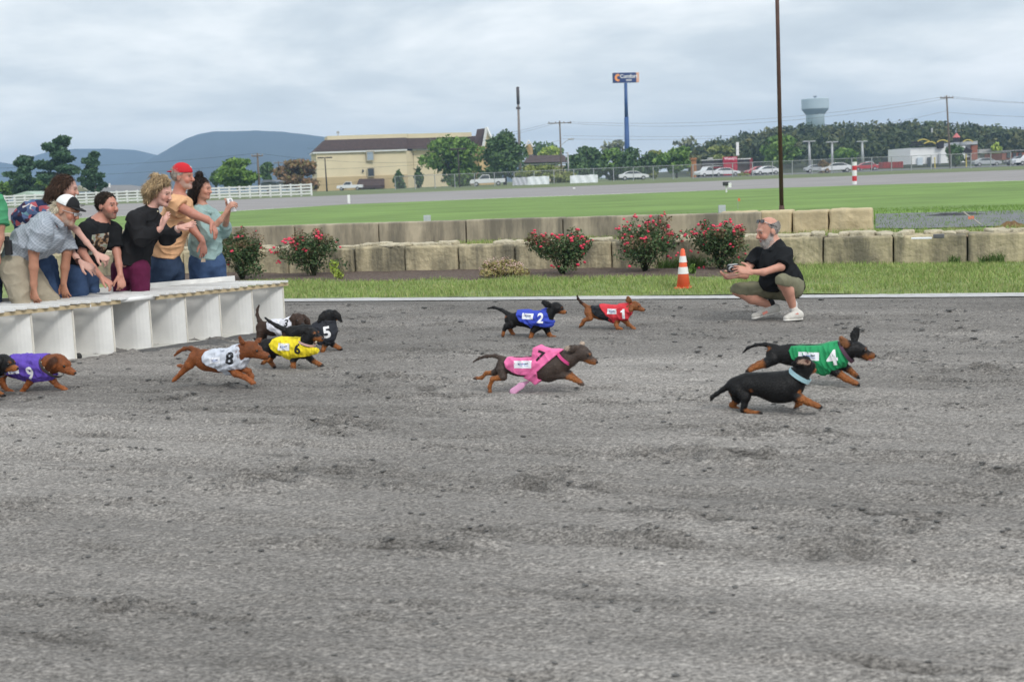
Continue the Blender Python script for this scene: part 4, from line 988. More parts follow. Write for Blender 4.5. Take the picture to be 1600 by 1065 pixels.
og = thing('orange_brick_pillar', base(1084.5, 222, ZB), 'orange brick pillar left of the red restaurant', 'pillar'); flatb(1080.5, 1088, 250, 278, 222, 1.0, mat('orange brick', (.42, .19, .08), .8), 'shaft', og); flatb(1079.5, 1089, 246.5, 249.9, 221.8, 1.4, mat('orange brick'), 'capital', og)

wr = thing('white_restaurant', base(1472, 240, ZB), 'white walled restaurant with black parapet, yellow roof arcs and brick end', 'restaurant')
m_yel = mat('yellow trim', (.62, .50, .10), .5); m_blk = mat('black trim', (.025, .022, .028), .6); m_brick = mat('red brick', (.30, .12, .08), .85, .15, 2)
flatb(1422.5, 1508, 228, 257, 240, 14, mat('bright white stucco', (.80, .80, .79), .7, .03), 'wall', wr); flatb(1422, 1509, 257.2, 262, 239.8, 14, m_blk, 'dark_base', wr)
a0, a1 = PD(1423, 229, 239.6), PD(1466, 225, 239.6)
flatb(1423, 1466, 224.5, 228, 239.4, 1, m_blk, 'parapet', wr); flatb(1428, 1440, 220.5, 224.4, 239.6, 1.5, m_blk, 'parapet_step', wr); flatb(1466, 1475, 220, 232, 239.2, 1, m_blk, 'parapet_step', wr)
for (x0, x1, y) in ((1434, 1452, 217.8), (1444, 1462, 221.5), (1464, 1482, 219), (1505, 1520, 218.5)):
    MB().tube([PD(x0 + (x1 - x0) * t, y + 3.2 * (2 * t - 1) ** 2, 239) for t in np.linspace(0, 1, 9)], .10, 6).build('yellow_arc', m_yel, wr)
flatb(1450, 1455, 245.5, 260, 239.5, .6, m_glass, 'door', wr); flatb(1434, 1442, 246, 258, 239.5, .6, mat('pale blue panel', (.55, .62, .68), .6), 'panel', wr); flatb(1467, 1470, 240, 256, 239.5, .6, mat('grey panel', (.4, .42, .45), .6), 'panel', wr)
flatb(1509, 1517.5, 222, 246, 241, 12, mat('grey cap panel', (.42, .43, .45), .7), 'tower_wall', wr); flatb(1517.8, 1527.5, 226.5, 250, 240.5, 12, m_brick, 'brick_end', wr); flatb(1509, 1527.5, 220.5, 226.2, 240.2, 12.5, mat('grey cap panel'), 'tower_cap', wr)
q = PD(1494.5, 214, 243); MB().lathe(q * [1, 1, 0], [(.75, PD(1494, 215, 243)[2]), (.08, PD(1494, 208, 243)[2])], 10).build('cone_roof', mat('pinkish red roof', (.55, .16, .16), .6), wr); MB().lathe(q * [1, 1, 0], [(.65, PD(1494, 222, 243)[2]), (.65, PD(1494, 215.2, 243)[2])], 10).build('turret', m_blk, wr)
for (x, t_, b_, lb) in ((1461, 248, 268, 'thin yellow post before the white restaurant wall'), (1510, 238, 262, 'yellow sign post with black arms by the white restaurant')):
    p = thing('yellow_post', base(x, 205, ZB), lb, 'post'); MB().tube([base(x, 205, ZB), PD(x - .6, t_, 205)], .08, 6).build('shaft', m_yel, p)
    if x == 1510: MB().box(PD(1512, 236.5, 205), (1.2, .3, .9), unit([1, 0, -.6]), az=unit([.6, 0, 1])).build('black_arm', m_blk, p)
    else: MB().lathe(PD(x - .6, t_, 205), [(.16, 0), (.16, .12), (.05, .2)], 8).build('cap', m_yel, p)
lb_ = thing('low_grey_building', base(1542, 260, ZB), 'low building with a long grey roof at the woods edge', 'building'); flatb(1531, 1566, 240, 252, 262, 8, mat('grey wall', (.35, .34, .34), .8), 'wall', lb_); flatb(1530, 1566, 232, 239.8, 261, 10, mat('grey metal roof', (.42, .41, .42), .6), 'roof', lb_)
bb = thing('low_brick_building', base(1588, 240, ZB), 'low red brick building at the edge of the car park', 'building'); flatb(1566, 1640, 236.5, 250, 242, 9, m_brick, 'wall', bb); flatb(1565, 1640, 232.5, 236.3, 241.5, 10, mat('grey metal roof'), 'roof', bb)
for x in (1574, 1583, 1592): flatb(x, x + 5, 239, 247, 241.7, .5, m_glass, 'window', bb)
props(MB().add([base(x, D, ZB + .02) for x, D in ((1080, 175), (1700, 165), (1700, 252), (1090, 250))], [[0, 1, 2, 3]]).build('car_park', mat('car park asphalt', (.17, .17, .18), .95, .1, .3)), kind='structure')
dm = thing('red_dumpster', base(1392, 205, ZB), 'long dark red skip container in the car park', 'skip'); a, b = PD(1376, 263.5, 205), PD(1408, 252.5, 205)
MB().box((a + b) / 2, (b[0] - a[0], 2.2, b[2] - a[2])).build('bin', mat('dark red steel', (.30, .05, .05), .7, .2, 3), dm, bevel=.04)
for k in range(7): MB().box(a * [0, 1, 0] + [a[0] + (b[0] - a[0]) * (k + .5) / 7, -1.16, (a[2] + b[2]) / 2], (.10, .12, b[2] - a[2])).build('rib', mat('dark red steel'), dm)

def car(px, D, length, kind, paint, label, flip=1, yaw=0.0):
    root = thing('parked_car', base(px, D, ZB), label, 'pickup' if kind == 'pickup' else 'car', 'parked cars'); b = base(px, D, ZB)
    ax = np.array([math.cos(yaw) * flip, math.sin(yaw) * flip, 0]); ay = np.array([-ax[1], ax[0], 0]); W = 1.75; k = length / 4.5
    P = lambda x, y, z: b + ax * x * k + ay * y + np.array([0, 0, z])
    if kind == 'pickup':
        prof = [(-2.25, .45), (-2.25, 1.0), (-.35, 1.02), (-.30, 1.05), (.95, 1.05), (2.1, .98), (2.25, .75), (2.25, .40)]; cab = [(-.35, 1.03), (-.25, 1.62), (.62, 1.66), (1.15, 1.05)]
    else:
        prof = [(-2.2, .40), (-2.25, .78), (-2.1, .95), (-1.2, .99), (1.0, .95), (2.0, .80), (2.25, .60), (2.2, .32)]; cab = [(-1.75, .97), (-.95, 1.36), (-.1, 1.42), (.55, 1.34), (1.25, .93)]
    m = mat('car ' + paint[0], paint[1], .25, .03, spec=.6)
    body = MB().prism([P(x, -W / 2, z) for x, z in prof], ay * W).build('body', m, root, bevel=.05)
    MB().prism([P(x, -W / 2 + .1, z) for x, z in cab], ay * (W - .2)).build('cabin', m, root, bevel=.04)
    cx = [(x * .90 + (.02 if kind != 'pickup' else .03), z * .88 + .115) for x, z in cab]
    g = MB().prism([P(x, -W / 2 + .085, z) for x, z in cx], ay * .012).build('side_window', m_glass, root); MB().prism([P(x, W / 2 - .085, z) for x, z in cx], ay * -.012).build('side_window', m_glass, root)
    for sx in (-1.38, 1.42):
        for sy in (-1, 1):
            c = P(sx, sy * (W / 2 - .08), .32); w_ = MB().tube([c - ay * .1, c + ay * .1], .32, 16).build('wheel', mat('tyre', (.02, .02, .02), .8), root); MB().tube([c + ay * sy * .10, c + ay * sy * .112], .19, 12).build('rim', mat('rim', (.45, .45, .46), .4, metal=.5), w_)
    for sy in (-1, 1): MB().box(P(2.2, sy * .6, .68), (.12, .36, .14), ax, ay).build('headlight', mat('lamp glass', (.6, .6, .58), .2), root)
Wt = ('white', (.72, .73, .75)); Rd = ('red', (.42, .03, .04)); Dk = ('dark', (.06, .065, .08)); Sv = ('silver', (.42, .44, .46))
car(1306, 185, 4.6, 'sedan', Wt, 'white sedan parked behind the far roadway by the striped post', -1)
car(547, 250, 5.0, 'pickup', Wt, 'white pickup parked at the hotel door awning', -1); car(762, 190, 5.2, 'pickup', Wt, 'white pickup parked beneath the dark pyramidal tree', -1)
car(990, 200, 4.6, 'sedan', Wt, 'white car half hidden behind the chain link fence right of the widest banner', 1)
car(1107, 210, 4.6, 'pickup', Wt, 'white pickup in front of the red restaurant', -1, .5); car(1134, 212, 4.6, 'sedan', Wt, 'white sedan under the red restaurant canopy', 1); car(1184, 215, 4.4, 'sedan', Rd, 'red car parked right of the red restaurant', -1, .3); car(1197, 212, 4.4, 'sedan', Wt, 'white car parked beside the red car', -1, .2)
car(1352, 225, 4.6, 'sedan', Rd, 'red sedan parked near the skip container', -1); car(1356, 240, 4.6, 'pickup', Wt, 'white van behind the red sedan', 1); car(1276, 228, 4.4, 'sedan', Sv, 'blue grey car parked behind the rounded brown shrub', 1)
car(1541, 225, 4.8, 'sedan', Sv, 'silver car before the long grey roof', 1); car(1593, 200, 4.4, 'sedan', Dk, 'dark car at the edge of the car park', -1); car(1612, 190, 5.4, 'pickup', Wt, 'white truck beside the dark car', -1)
# ================================================================== STARTING GATE, BUSHES, CONE
m_wp = mat('scuffed white panel', (.75, .745, .725), .6, .10, 3, detail=9); stain(m_wp, (.40, .385, .36), (.58, .80), 1.6, .55)
m_tan = mat('bare pine edge', (.50, .40, .25), .8, .2, 6)
m_slat = mat('white vinyl slat', (.76, .755, .74), .5, .05)
G0, G1 = PG(118, 563), PG(445, 517); GD = unit(G1 - G0); GS = np.linalg.norm(G1 - G0) / 6
BK = -T                                                              # stalls run back along the track
gate = thing('starting_gate', (G0 + G1) / 2, 'white plywood dog racing start box with stall dividers and a raised slatted lid', 'starting gate')
ZL = .455; DEP = .78
for i in range(-3, 7):
    f = G0 + GD * GS * i
    bow = lambda s_: NV * (.050 * max(0, 1 - s_ / .15) ** 2 - .012 * math.sin(math.pi * s_ / DEP))
    sg_ = [0, .02, .045, .075, .11, .15, .25, .4, .6, DEP]; mb_ = MB()
    pl = [f + BK * s_ + bow(s_) - NV * .05 for s_ in sg_]; V = [q + NV * e_ + np.array([0, 0, z_]) for q in pl for e_ in (0, .012) for z_ in (0.001, ZL - .006)]
    F = [[0, 1, 3, 2], [4 * 9, 4 * 9 + 2, 4 * 9 + 3, 4 * 9 + 1]]
    for j in range(9): a_, b_ = 4 * j, 4 * j + 4; F += [[a_, b_, b_ + 1, a_ + 1], [a_ + 2, a_ + 3, b_ + 3, b_ + 2], [a_ + 1, b_ + 1, b_ + 3, a_ + 3], [a_, a_ + 2, b_ + 2, b_]]
    mb_.add(V, F).build('divider_panel', m_wp, gate)
    MB().box(f + T * .004 + NV * .006 + [0, 0, ZL / 2 - .003], (.007, .018, ZL - .004), T).build('divider_edge', mat('dirty board edge', (.70, .665, .59), .8, .2, 8), gate)
    if i < 6:
        c = f + GD * GS / 2 + BK * .16; ln = GS - .03
        V = [f + GD * .02 + BK * .015, f + GD * (GS - .02) + BK * .015, f + GD * (GS - .02) + BK * .62, f + GD * .02 + BK * .62]
        MB().prism([v + np.array([0, 0, .004]) for v in V], [0, 0, .016]).build('stall_floor', mat('dusty white floor', (.58, .57, .53), .7, .15, 5), gate)
# back board above the boxes
a, b = PD(104, 455, 11.9), PD(366, 429.5, 13.1); zt_ = (a[2] + b[2]) / 2
d_ = unit((b - a) * [1, 1, 0]); w_ = np.linalg.norm((b - a)[:2])
MB().box((a + b) / 2 * [1, 1, 0] + [0, 0, zt_ / 2], (w_, .02, zt_), d_).build('back_board', m_wp, gate)
a2 = a - d_ * .45; MB().box((a2 - d_ * .6) * [1, 1, 0] + [0, 0, zt_ / 2 - .01], (1.2, .02, zt_ - .02), d_).build('back_board', m_wp, gate)
# lid: slats lying front to back on two rails, in two leaves with a pipe hinge between
pitch = .0985; nsl = 47; l0 = G0 - GD * (GS * 2.9)
lid_end = PG(513, 441, ZL + .04)
nend = int(np.linalg.norm((lid_end - l0)[:2]) / pitch)
zoff = ZL + .036
PIPE = (float((PG(196, 468, zoff) - l0) @ GD), float((PG(249, 462, zoff) - l0) @ GD))
for i in range(nend):
    s0 = i * pitch
    if PIPE[0] - .04 < s0 < PIPE[1] - .06: continue
    f = l0 + GD * s0
    MB().box(f + GD * pitch * .45 + BK * .40 + T * .03 + [0, 0, zoff + .006 + .004 * math.sin(i * 1.3)], (.86, pitch * .45 * abs(float(GD @ NV)), .018), T).build('slat', m_slat, gate)
def rail(sA, sB, off, name='rail'):
    p, q = l0 + GD * sA, l0 + GD * sB; c = (p + q) / 2 + BK * off; MB().box(c + [0, 0, ZL + .012], (np.linalg.norm(q - p), .035, .030), GD).build(name, m_tan, gate)
LE = nend * pitch
for off in (-.01, .70): rail(0, PIPE[0], off, 'lid_rail'); rail(PIPE[1], LE, off, 'lid_rail')
MB().tube([l0 + GD * PIPE[0] + [0, 0, ZL + .022], l0 + GD * PIPE[1] + [0, 0, ZL + .022]], .022, 12).build('hinge_pipe', m_slat, gate, True)
MB().box(l0 + GD * ((PIPE[0] + PIPE[1]) / 2) + BK * .35 + [0, 0, zoff + .002], (.66, .42, .014), T).build('lid_board', m_slat, gate)
q = PD(136.5, 478, G0[1] + .12); MB().box(q, (.075, .012, .032), T).build('latch_plate', m_white, gate, bevel=.004)
cst = G0 + GD * .045 + BK * .02 + [0, 0, .03]; MB().tube([cst - NV * .015, cst + NV * .015], .030, 14).build('caster_wheel', mat('black rubber', (.03, .03, .03), .7), gate, True)
# soil thrown up along the front of the stalls
sp = []; us_ = np.linspace(GS * .9, GS * 6.6, 120)
V = []; 
for u in us_:
    for k, t in enumerate(np.linspace(0, 1, 9)):
        p = G0 + GD * u + T * (.02 + t * .55) ; hgt = .030 * math.sin(math.pi * min(1, t * 1.6 + .18)) * (1 - t) + .03 * float(fbm2(np.array([u * 6.]), np.array([t * 4.]), 3, 3)[0]) * (1 - t)
        V.append(p + [0, 0, max(hgt, -.02) + .004 - .03 * (t == 1)])
I = np.arange(120 * 9).reshape(120, 9)
props(mesh_obj('scuffed_soil', np.array(V), np.stack([I[:-1, :-1], I[1:, :-1], I[1:, 1:], I[:-1, 1:]], -1).reshape(-1, 4), mat('dark scuffed soil', (.115, .112, .11), .95, .35, 30, bump=.01, detail=9), smooth=True), kind='structure')

# ---- rose bushes and the pale shrub
m_rl = leafmat('rose leaves', [(0.042, 0.076, 0.034), (0.067, 0.118, 0.049), (0.095, 0.162, 0.061), (0.142, 0.114, 0.067)])
m_rl2 = leafmat('reddish rose leaves', [(0.190, 0.085, 0.067), (0.114, 0.142, 0.057), (0.247, 0.152, 0.095)])
m_stem = mat('green stem', (.05, .06, .025), .8)
m_rose = mat('red rose petals', (.74, .055, .11), .55, .25, 60)
petal = bmesh.new(); bmesh.ops.create_icosphere(petal, subdivisions=1, radius=1); pv = np.array([v.co[:] for v in petal.verts]); pf = [[v.index for v in f.verts] for f in petal.faces]; petal.free()
def rose(x0, x1, top, bot, label, seed, nfl, dry=.25):
    c_ = (x0 + x1) / 2; x0, x1 = c_ + (x0 - c_) * 1.22, c_ + (x1 - c_) * 1.22; nfl = int(nfl * 1.5)
    r = np.random.default_rng(seed); g = PG((x0 + x1) / 2, bot, .03); D = g[1]; s_ = D / FPX; w = (x1 - x0) * s_; h_ = (bot - top) * s_
    root = thing('rose_bush', g, label, 'rose bush', 'red rose bushes along the block wall'); st = MB(); B = []; B2 = []; tips = []
    for i in range(26):
        a = r.uniform(0, 6.28); rr = r.uniform(.15, 1) * w / 2; hh = h_ * r.uniform(.62, .98) * (1 - .22 * (rr / (w / 2)) ** 2)
        tip = g + np.array([math.cos(a) * rr, math.sin(a) * rr * .75, hh]); md = g + np.array([math.cos(a) * rr * .35, math.sin(a) * rr * .25, hh * .5])
        st.tube([g + [0, 0, -.03], md, tip], [.008, .006, .003], 5); tips.append(tip)
        (B2 if r.random() < dry else B).append((tip - [0, 0, h_ * .05], np.array([w * .10, w * .09, h_ * .10])))
        for t in (.45, .7): B.append((md * (1 - t) + tip * t - [0, 0, h_ * .05], np.array([w * .13, w * .12, h_ * .11])))
    for _ in range(7): B.append((g + np.array([r.normal() * w * .14, r.normal() * w * .10, h_ * r.uniform(.16, .45)]), np.array([w * .20, w * .17, h_ * .14])))
    st.build('stems', m_stem, root, True)
    V, F = leaves(B, 5200, .021, seed, .45); f1 = mesh_obj('foliage', V, F, m_rl, root); f1['kind'] = 'stuff'
    if B2: V, F = leaves(B2, 1100, .016, seed + 1, .3); f2 = mesh_obj('new_growth', V, F, m_rl2, root); f2['kind'] = 'stuff'
    fv, ff = [], []
    for k in range(nfl):
        t = tips[r.integers(len(tips))] + r.normal(size=3) * [w * .05, w * .05, h_ * .045]
        if r.random() < .12: t = t + [0, -.05, -h_ * r.uniform(.2, .5)]
        for q_ in range(r.integers(1, 4)):
            c = t + r.normal(size=3) * .022; rad = r.uniform(.016, .032); b0 = len(fv) * 12; fv.append(c + pv * rad * r.uniform(.75, 1.2, size=(12, 1)) * [1, 1, .72]); ff += [[i + b0 for i in f_] for f_ in pf]
    fl = mesh_obj('rose_blossoms', np.concatenate(fv), np.array(ff), m_rose, root); fl['kind'] = 'stuff'
rose(345, 413, 352, 438, 'straggly rose bush with few red blooms beside the woman in teal', 51, 10, .6)
rose(446, 536, 356, 433, 'full rose bush right of the straggly one at the gate end', 52, 24, .4)
rose(838, 920, 348, 430, 'dense red rose bush right of the pale yellow shrub', 53, 34)
rose(954, 1060, 331, 426, 'largest red rose bush left of the traffic cone', 54, 40)
rose(1086, 1168, 336, 422, 'red rose bush between the traffic cone and the crouching man', 55, 30)
g = PG(787, 435, .03); s_ = g[1] / FPX; r = np.random.default_rng(4); root = thing('pale_shrub', g, 'low pale yellow and pink shrub on the mulch bed', 'shrub')
B = [(g + np.array([r.normal() * 15 * s_, r.normal() * 8 * s_, r.uniform(5, 24) * s_]), np.array([12, 9, 7.]) * s_ * r.uniform(.7, 1.1)) for _ in range(22)]
tm = MB(); [tm.tube([g, b[0]], [.006, .003], 5) for b in B]; tm.build('stems', m_stem, root)
V, F = leaves(B, 3000, .016, 6, .4); o = mesh_obj('foliage', V, F, leafmat('pale shrub leaves', [(.42, .30, .14), (.36, .36, .12), (.50, .36, .24), (.22, .25, .07)]), root); o['kind'] = 'stuff'
V, F = leaves([(b[0] + [0, 0, .06], b[1] * .9) for b in B[:14]], 420, .013, 8, .6); o = mesh_obj('blossoms', V, F, leafmat('pale pink flowers', [(.62, .42, .38), (.7, .52, .46)]), root); o['kind'] = 'stuff'
r = np.random.default_rng(14)
for k, (px, py, h_) in enumerate(((524, 437, .34), (527, 440, .22), (1561, 412, .30), (1080, 432, .18))):
    g = PG(px, py, .02); root = thing('tall_weed', g, ['tall thin weed stalk at the end of the starting gate lid', 'shorter weed stalk beside the tall weed by the gate lid', 'tall weed stalk growing against the right end of the block wall', 'small weed stalk behind the traffic cone'][k], 'weed', 'weeds along the walls')
    tm = MB(); tp = [g + np.array([r.normal() * .04, 0, h_ * r.uniform(.8, 1)]) for _ in range(4)]; [tm.tube([g, t], [.004, .002], 4) for t in tp]; tm.build('stem', m_stem, root)
    V, F = leaves([(g * .4 + t * .6, np.array([.05, .04, h_ * .35])) for t in tp], 130, .022, k, .3); mesh_obj('leaf', V, F, LM['lime'] if k < 2 else LM['green'], root)

# ---- traffic cone
g = PG(1068, 451, .02); s_ = g[1] / FPX; H_ = 63 * s_
cone = thing('traffic_cone', g, 'orange traffic cone with two white bands on the grass verge', 'traffic cone')
m_or = mat('cone orange', (.80, .13, .055), .5, .06, 8); rb, rt = 11.2 * s_, 3.0 * s_
rad = lambda t: rb + (rt - rb) * t
def ring_(t0, t1, e_, m, name): MB().lathe(g, [(rad(t0) + e_, H_ * t0), (rad(t1) + e_, H_ * t1)], 28, False).build(name, m, cone, True)
MB().lathe(g, [(rad(0), .0), (rad(.5), H_ * .5), (rad(.96), H_ * .96), (rt * .7, H_ * .99), (rt * .5, H_), (rt * .3, H_ * .99)], 28).build('body', m_or, cone, True)
ring_(.66, .815, .003, mat('reflective white', (.80, .78, .77), .4, .04), 'reflective_band'); ring_(.375, .545, .003, mat('reflective white'), 'reflective_band')
MB().box(g + [0, 0, .012], (rb * 2.25, rb * 2.25, .026), T).build('base', m_or, cone, bevel=.006)
# ================================================================== DOGS
m_fur = mat('short dog coat', attr=True, rough=.48, var=.18, scale=70, stretch=(.35, 1, 1), bump=.0025, bscale=160, spec=.28)
m_eye = mat('dark wet eye', (.012, .008, .006), .08, .0, spec=.7)
m_nose = mat('black nose leather', (.015, .013, .013), .35, .1, 90)
BLK, TAN, RED, CHOC, MAH, GREY = (.0075, .0070, .0075), (.30, .105, .028), (.26, .078, .022), (.050, .028, .019), (.19, .06, .02), (.066, .046, .037)
def sstep(x): x = np.clip(x, 0, 1); return x * x * (3 - 2 * x)
def seg_dist(X, a, b):
    ab = b - a; t = np.clip((X - a) @ ab / (ab @ ab + 1e-12), 0, 1); return np.linalg.norm(X - a - t[:, None] * ab, axis=1)
def poly_sdf(P, Q):
    """signed distance of 2-D points P to polygon Q"""
    d = np.full(len(P), 1e9); ins = np.zeros(len(P), bool); n = len(Q)
    for i in range(n):
        a, b = Q[i], Q[(i + 1) % n]; e_ = b - a; w = P - a
        t = np.clip((w @ e_) / (e_ @ e_ + 1e-12), 0, 1); d = np.minimum(d, np.linalg.norm(w - t[:, None] * e_, axis=1))
        c = (a[1] > P[:, 1]) != (b[1] > P[:, 1]); ins ^= c & (P[:, 0] < (b[0] - a[0]) * (P[:, 1] - a[1]) / (b[1] - a[1] + 1e-12) + a[0])
    return np.where(ins, -d, d)

ZDN = np.array([0, 0, 1.])
class Dog:
    """a dachshund laid out joint by joint in the upright plane it runs in"""
    def __init__(s, crop, ground, label, yaw=0.0):
        s.ox, s.oy, s.sc = crop; s.g = PG(*ground); s.D = s.g[1]; s.pm = s.D / FPX / s.sc          # metres per crop unit
        c_, s_ = math.cos(yaw), math.sin(yaw); s.t = np.array([T[0] * c_ - T[1] * s_, T[0] * s_ + T[1] * c_, 0]); s.n = np.array([s.t[1], -s.t[0], 0])   # n: towards the camera
        s.root = thing('dachshund', s.g, label, 'dog', 'racing dachshunds'); s.S = Solid(); s.torso = []; s.spots = []; s.label = label
    def P(s, x, y, off=0.0):
        r = ray(s.ox + x / s.sc, s.oy + y / s.sc); o = s.g + s.n * off; k = ((o - CAM) @ s.n) / (r @ s.n); return CAM + r * k
    def chain(s, pts, off=0.0, k=.02, q=None, torso=False, flatn=None, lastoff=None):
        L = []
        for i, p in enumerate(pts):
            o = p[3] if len(p) > 3 else off; L.append((s.P(p[0], p[1], o), max(p[2] * s.pm, .0045)))
        for (a, ra), (b, rb) in zip(L[:-1], L[1:]):
            s.S.cap(a, b, ra, rb, k, flatn, q or 1.0)
            if torso: s.torso.append((a, b, ra, rb))
        return L
    def body(s, tail, torso, neck, base_col, tan=None, w=.86):
        s.base = base_col; s.tanc = tan
        s.chain(torso, k=.05, q=w, flatn=s.n, torso=True)
        nk = s.chain(neck, k=.04, torso=False); s.neck = nk; s.torso.append((nk[0][0], nk[1][0], nk[0][1], nk[1][1]))
        s.chain(tail, k=.012)
    def head(s, skull, muzzle, nose_r=.010, yaw=0.0, off=0.0, moff=None, jaw=0.0, mouth=False, eyes=True):
        """skull (x,y,r), muzzle tip (x,y,r)"""
        mo = off if moff is None else moff
        K = s.P(skull[0], skull[1], off); M = s.P(muzzle[0], muzzle[1], mo); rk, rm = skull[2] * s.pm, muzzle[2] * s.pm
        f = unit(M - K); up = unit(np.array([0, 0, 1.]) - f * f[2]); sd = np.cross(f, up); L_ = np.linalg.norm(M - K); s.f, s.up, s.sd, s.K, s.Mz, s.rk = f, up, sd, K, M, rk
        s.S.ell(K - f * rk * .1, (rk * 1.12, rk * .86, rk * .92), (f, sd, up), .03)
        s.S.cap(K + f * rk * .55 - up * rk * .22, M, rk * .62, rm, .025, sd, .88)
        s.S.cap(K + f * rk * .3 - up * rk * .5, M - up * rm * .75 - f * rm * .9 - up * jaw, rk * .36, rm * .62, .012)
        s.S.cap(K + f * rk * .75 + up * rk * .38 + sd * rk * .35, K + f * rk * .75 + up * rk * .38 - sd * rk * .35, rk * .28, rk * .28, .02)
        if eyes:
            for e_ in (-1, 1):
                c = K + f * rk * .92 + up * rk * .26 + sd * e_ * rk * .50; s.S.ell(c + sd * e_ * rk * .14 + f * rk * .1, (rk * .17,) * 3, None, .008, True)
                V, F = lump_sphere(c + sd * e_ * rk * .05, rk * .165); mesh_obj('eye', V, F, m_eye, s.root, smooth=True)
        V, F = lump_sphere(M + f * rm * .72 + up * rm * .25, max(nose_r, rm * .55), (1, 1.1, .8)); mesh_obj('nose', V, F, m_nose, s.root, smooth=True)
        if s.tanc is not None:
            s.spots += [(K + f * (rk * .75 + (L_ - rk) * .3) - up * rk * .35, M - up * rm * .3, rk * .50)]
            for e_ in (-1, 1): s.spots.append((K + f * rk * .95 + up * rk * .52 + sd * e_ * rk * .38,) * 2 + (rk * .15,))
        if mouth:
            a = K + f * rk * .9 - up * (rk * .62 + jaw * .3); b = M - up * (rm * 1.05 + jaw * .5) + f * rm * .1
            S = Solid(); S.cap(a, b, .012, .010, .01, up, .4); solid_obj('tongue', S, .004, mat('pink tongue', (.55, .16, .16), .35, .1, 60), s.root)
    def ear(s, pts, off=0.0, thick=.34, k=.010, flatn=None):
        s.chain(pts, off=off, k=k, q=thick, flatn=s.n if flatn is None else flatn)
    def leg(s, pts, off, tan_from=1, paw=True):
        pts = [(p_[0], p_[1], p_[2] * (.80 if i_ == 0 else .77), off * (.45 if i_ == 0 else .85 if i_ == 1 else 1)) for i_, p_ in enumerate(pts)]
        L = s.chain(pts, off=off, k=.011)
        e, r = L[-1]; p = L[-2][0]; d = unit(e - p); s.S.ell(e + d * r * .35, (r * 1.7, r * 1.3, r * .95), (d, s.n, np.cross(d, s.n)), .008)
        for q_ in (-1, 0, 1): s.S.ell(e + d * r * 1.7 + s.n * q_ * r * .68, (r * .62, r * .42, r * .50), (d, s.n, np.cross(d, s.n)), .004)
        if s.tanc is not None:
            for i in range(tan_from, len(L) - 1):
                a_ = L[i][0] * .55 + L[i + 1][0] * .45 if i == tan_from else L[i][0]; s.spots.append((a_, L[i + 1][0], L[i][1] * 1.25))
    def spot(s, x, y, r, off=0.0):
        p = s.P(x, y, off); s.spots.append((p, p, r * s.pm))
    def finish(s, h=.0058, dark_ears=None, extra=None):
        def colf(X):
            c = np.tile(np.array(s.base), (len(X), 1)) * (1 + .15 * wave3(X, .05, 3))[:, None]
            if s.base[0] > .2:                                          # sable coat: darker back and ears, paler legs and belly
                zz = np.clip((X[:, 2] - s.g[2]) / .30, 0, 1); c = c * (1.30 - .62 * zz + .12 * wave3(X, .09, 13))[:, None] * np.array([1, 1.06, 1.1]) ** (1 - zz)[:, None]
            if s.tanc is not None:
                w = np.zeros(len(X)); nz = wave3(X, .03, 9) * .007
                for a, b, r in s.spots: w = np.maximum(w, sstep((r - seg_dist(X, a, b) + nz) / .012 + .5))
                c = c * (1 - w[:, None]) + np.array(s.tanc) * w[:, None] * (1 + .15 * wave3(X, .04, 5))[:, None]
            if extra is not None: c = extra(s, X, c)
            return np.clip(c, .004, 1)
        s.body_obj = solid_obj('body', s.S, h, m_fur, s.root, colf); fuzz(s.body_obj, 17000, .0105, .0014, lambda P, N_: -s.t * .8 - ZDN * .5, 'fur', m_fur, 3); return s.body_obj
    def coat(s, poly, col, name='racing_coat', infl=.014, extra=None, polyoff=.05, noise=.0105, h=.0055, wl=.075):
        S = Solid()
        for a, b, ra, rb in s.torso: S.cap(a, b, ra, rb, .05, s.n, .90)
        if extra: extra(S)
        S.infl = infl; Q = []
        for x, y in poly:
            p = s.P(x, y, polyoff); Q.append((float(p @ s.t), p[2]))
        Q = np.array(Q); seed = int(abs(Q.sum()) * 100) % 999
        S.noise = lambda X: -noise * wave3(X * [1, 1, 1.4], wl, seed) - noise * 1.5 * (.45 - np.sqrt(np.abs(wave3(X * [1.4, 1.4, .8], wl * 1.2, seed + 1, 5))))
        S.cuts.append(lambda X: poly_sdf(np.stack([X @ s.t, X[:, 2]], -1), Q))
        o = solid_obj(name, S, h, mat('coat cloth ' + '%.2f %.2f %.2f' % col, col, .7, .06, 30, bump=.0008, bscale=400, spec=.2), s.root); return o
    def prints(s, coat, num, nx, ny, nh, ncol, patch=None, rot=0.0, nrot=0.0, off=.08):
        bv = bvh_of(coat); up = np.array([0, 0, 1.])
        if num:
            V2_, F2_ = text_poly(num, nh * s.pm * 1.38, nh * s.pm * .045) if num != '1' else (np.array([(-.10, -.5), (.16, -.5), (.16, .5), (-.06, .5), (-.12, .36), (-.26, .30), (-.26, .16), (-.10, .18)]) * nh * s.pm, [[0, 1, 2, 3, 4, 7], [4, 5, 6, 7]])
            decal('number', (V2_, F2_), s.P(nx, ny, off), s.t, up, s.n, bv, mat('print ' + str(ncol), ncol, .6, .04), s.root, .0015, .010, nrot)
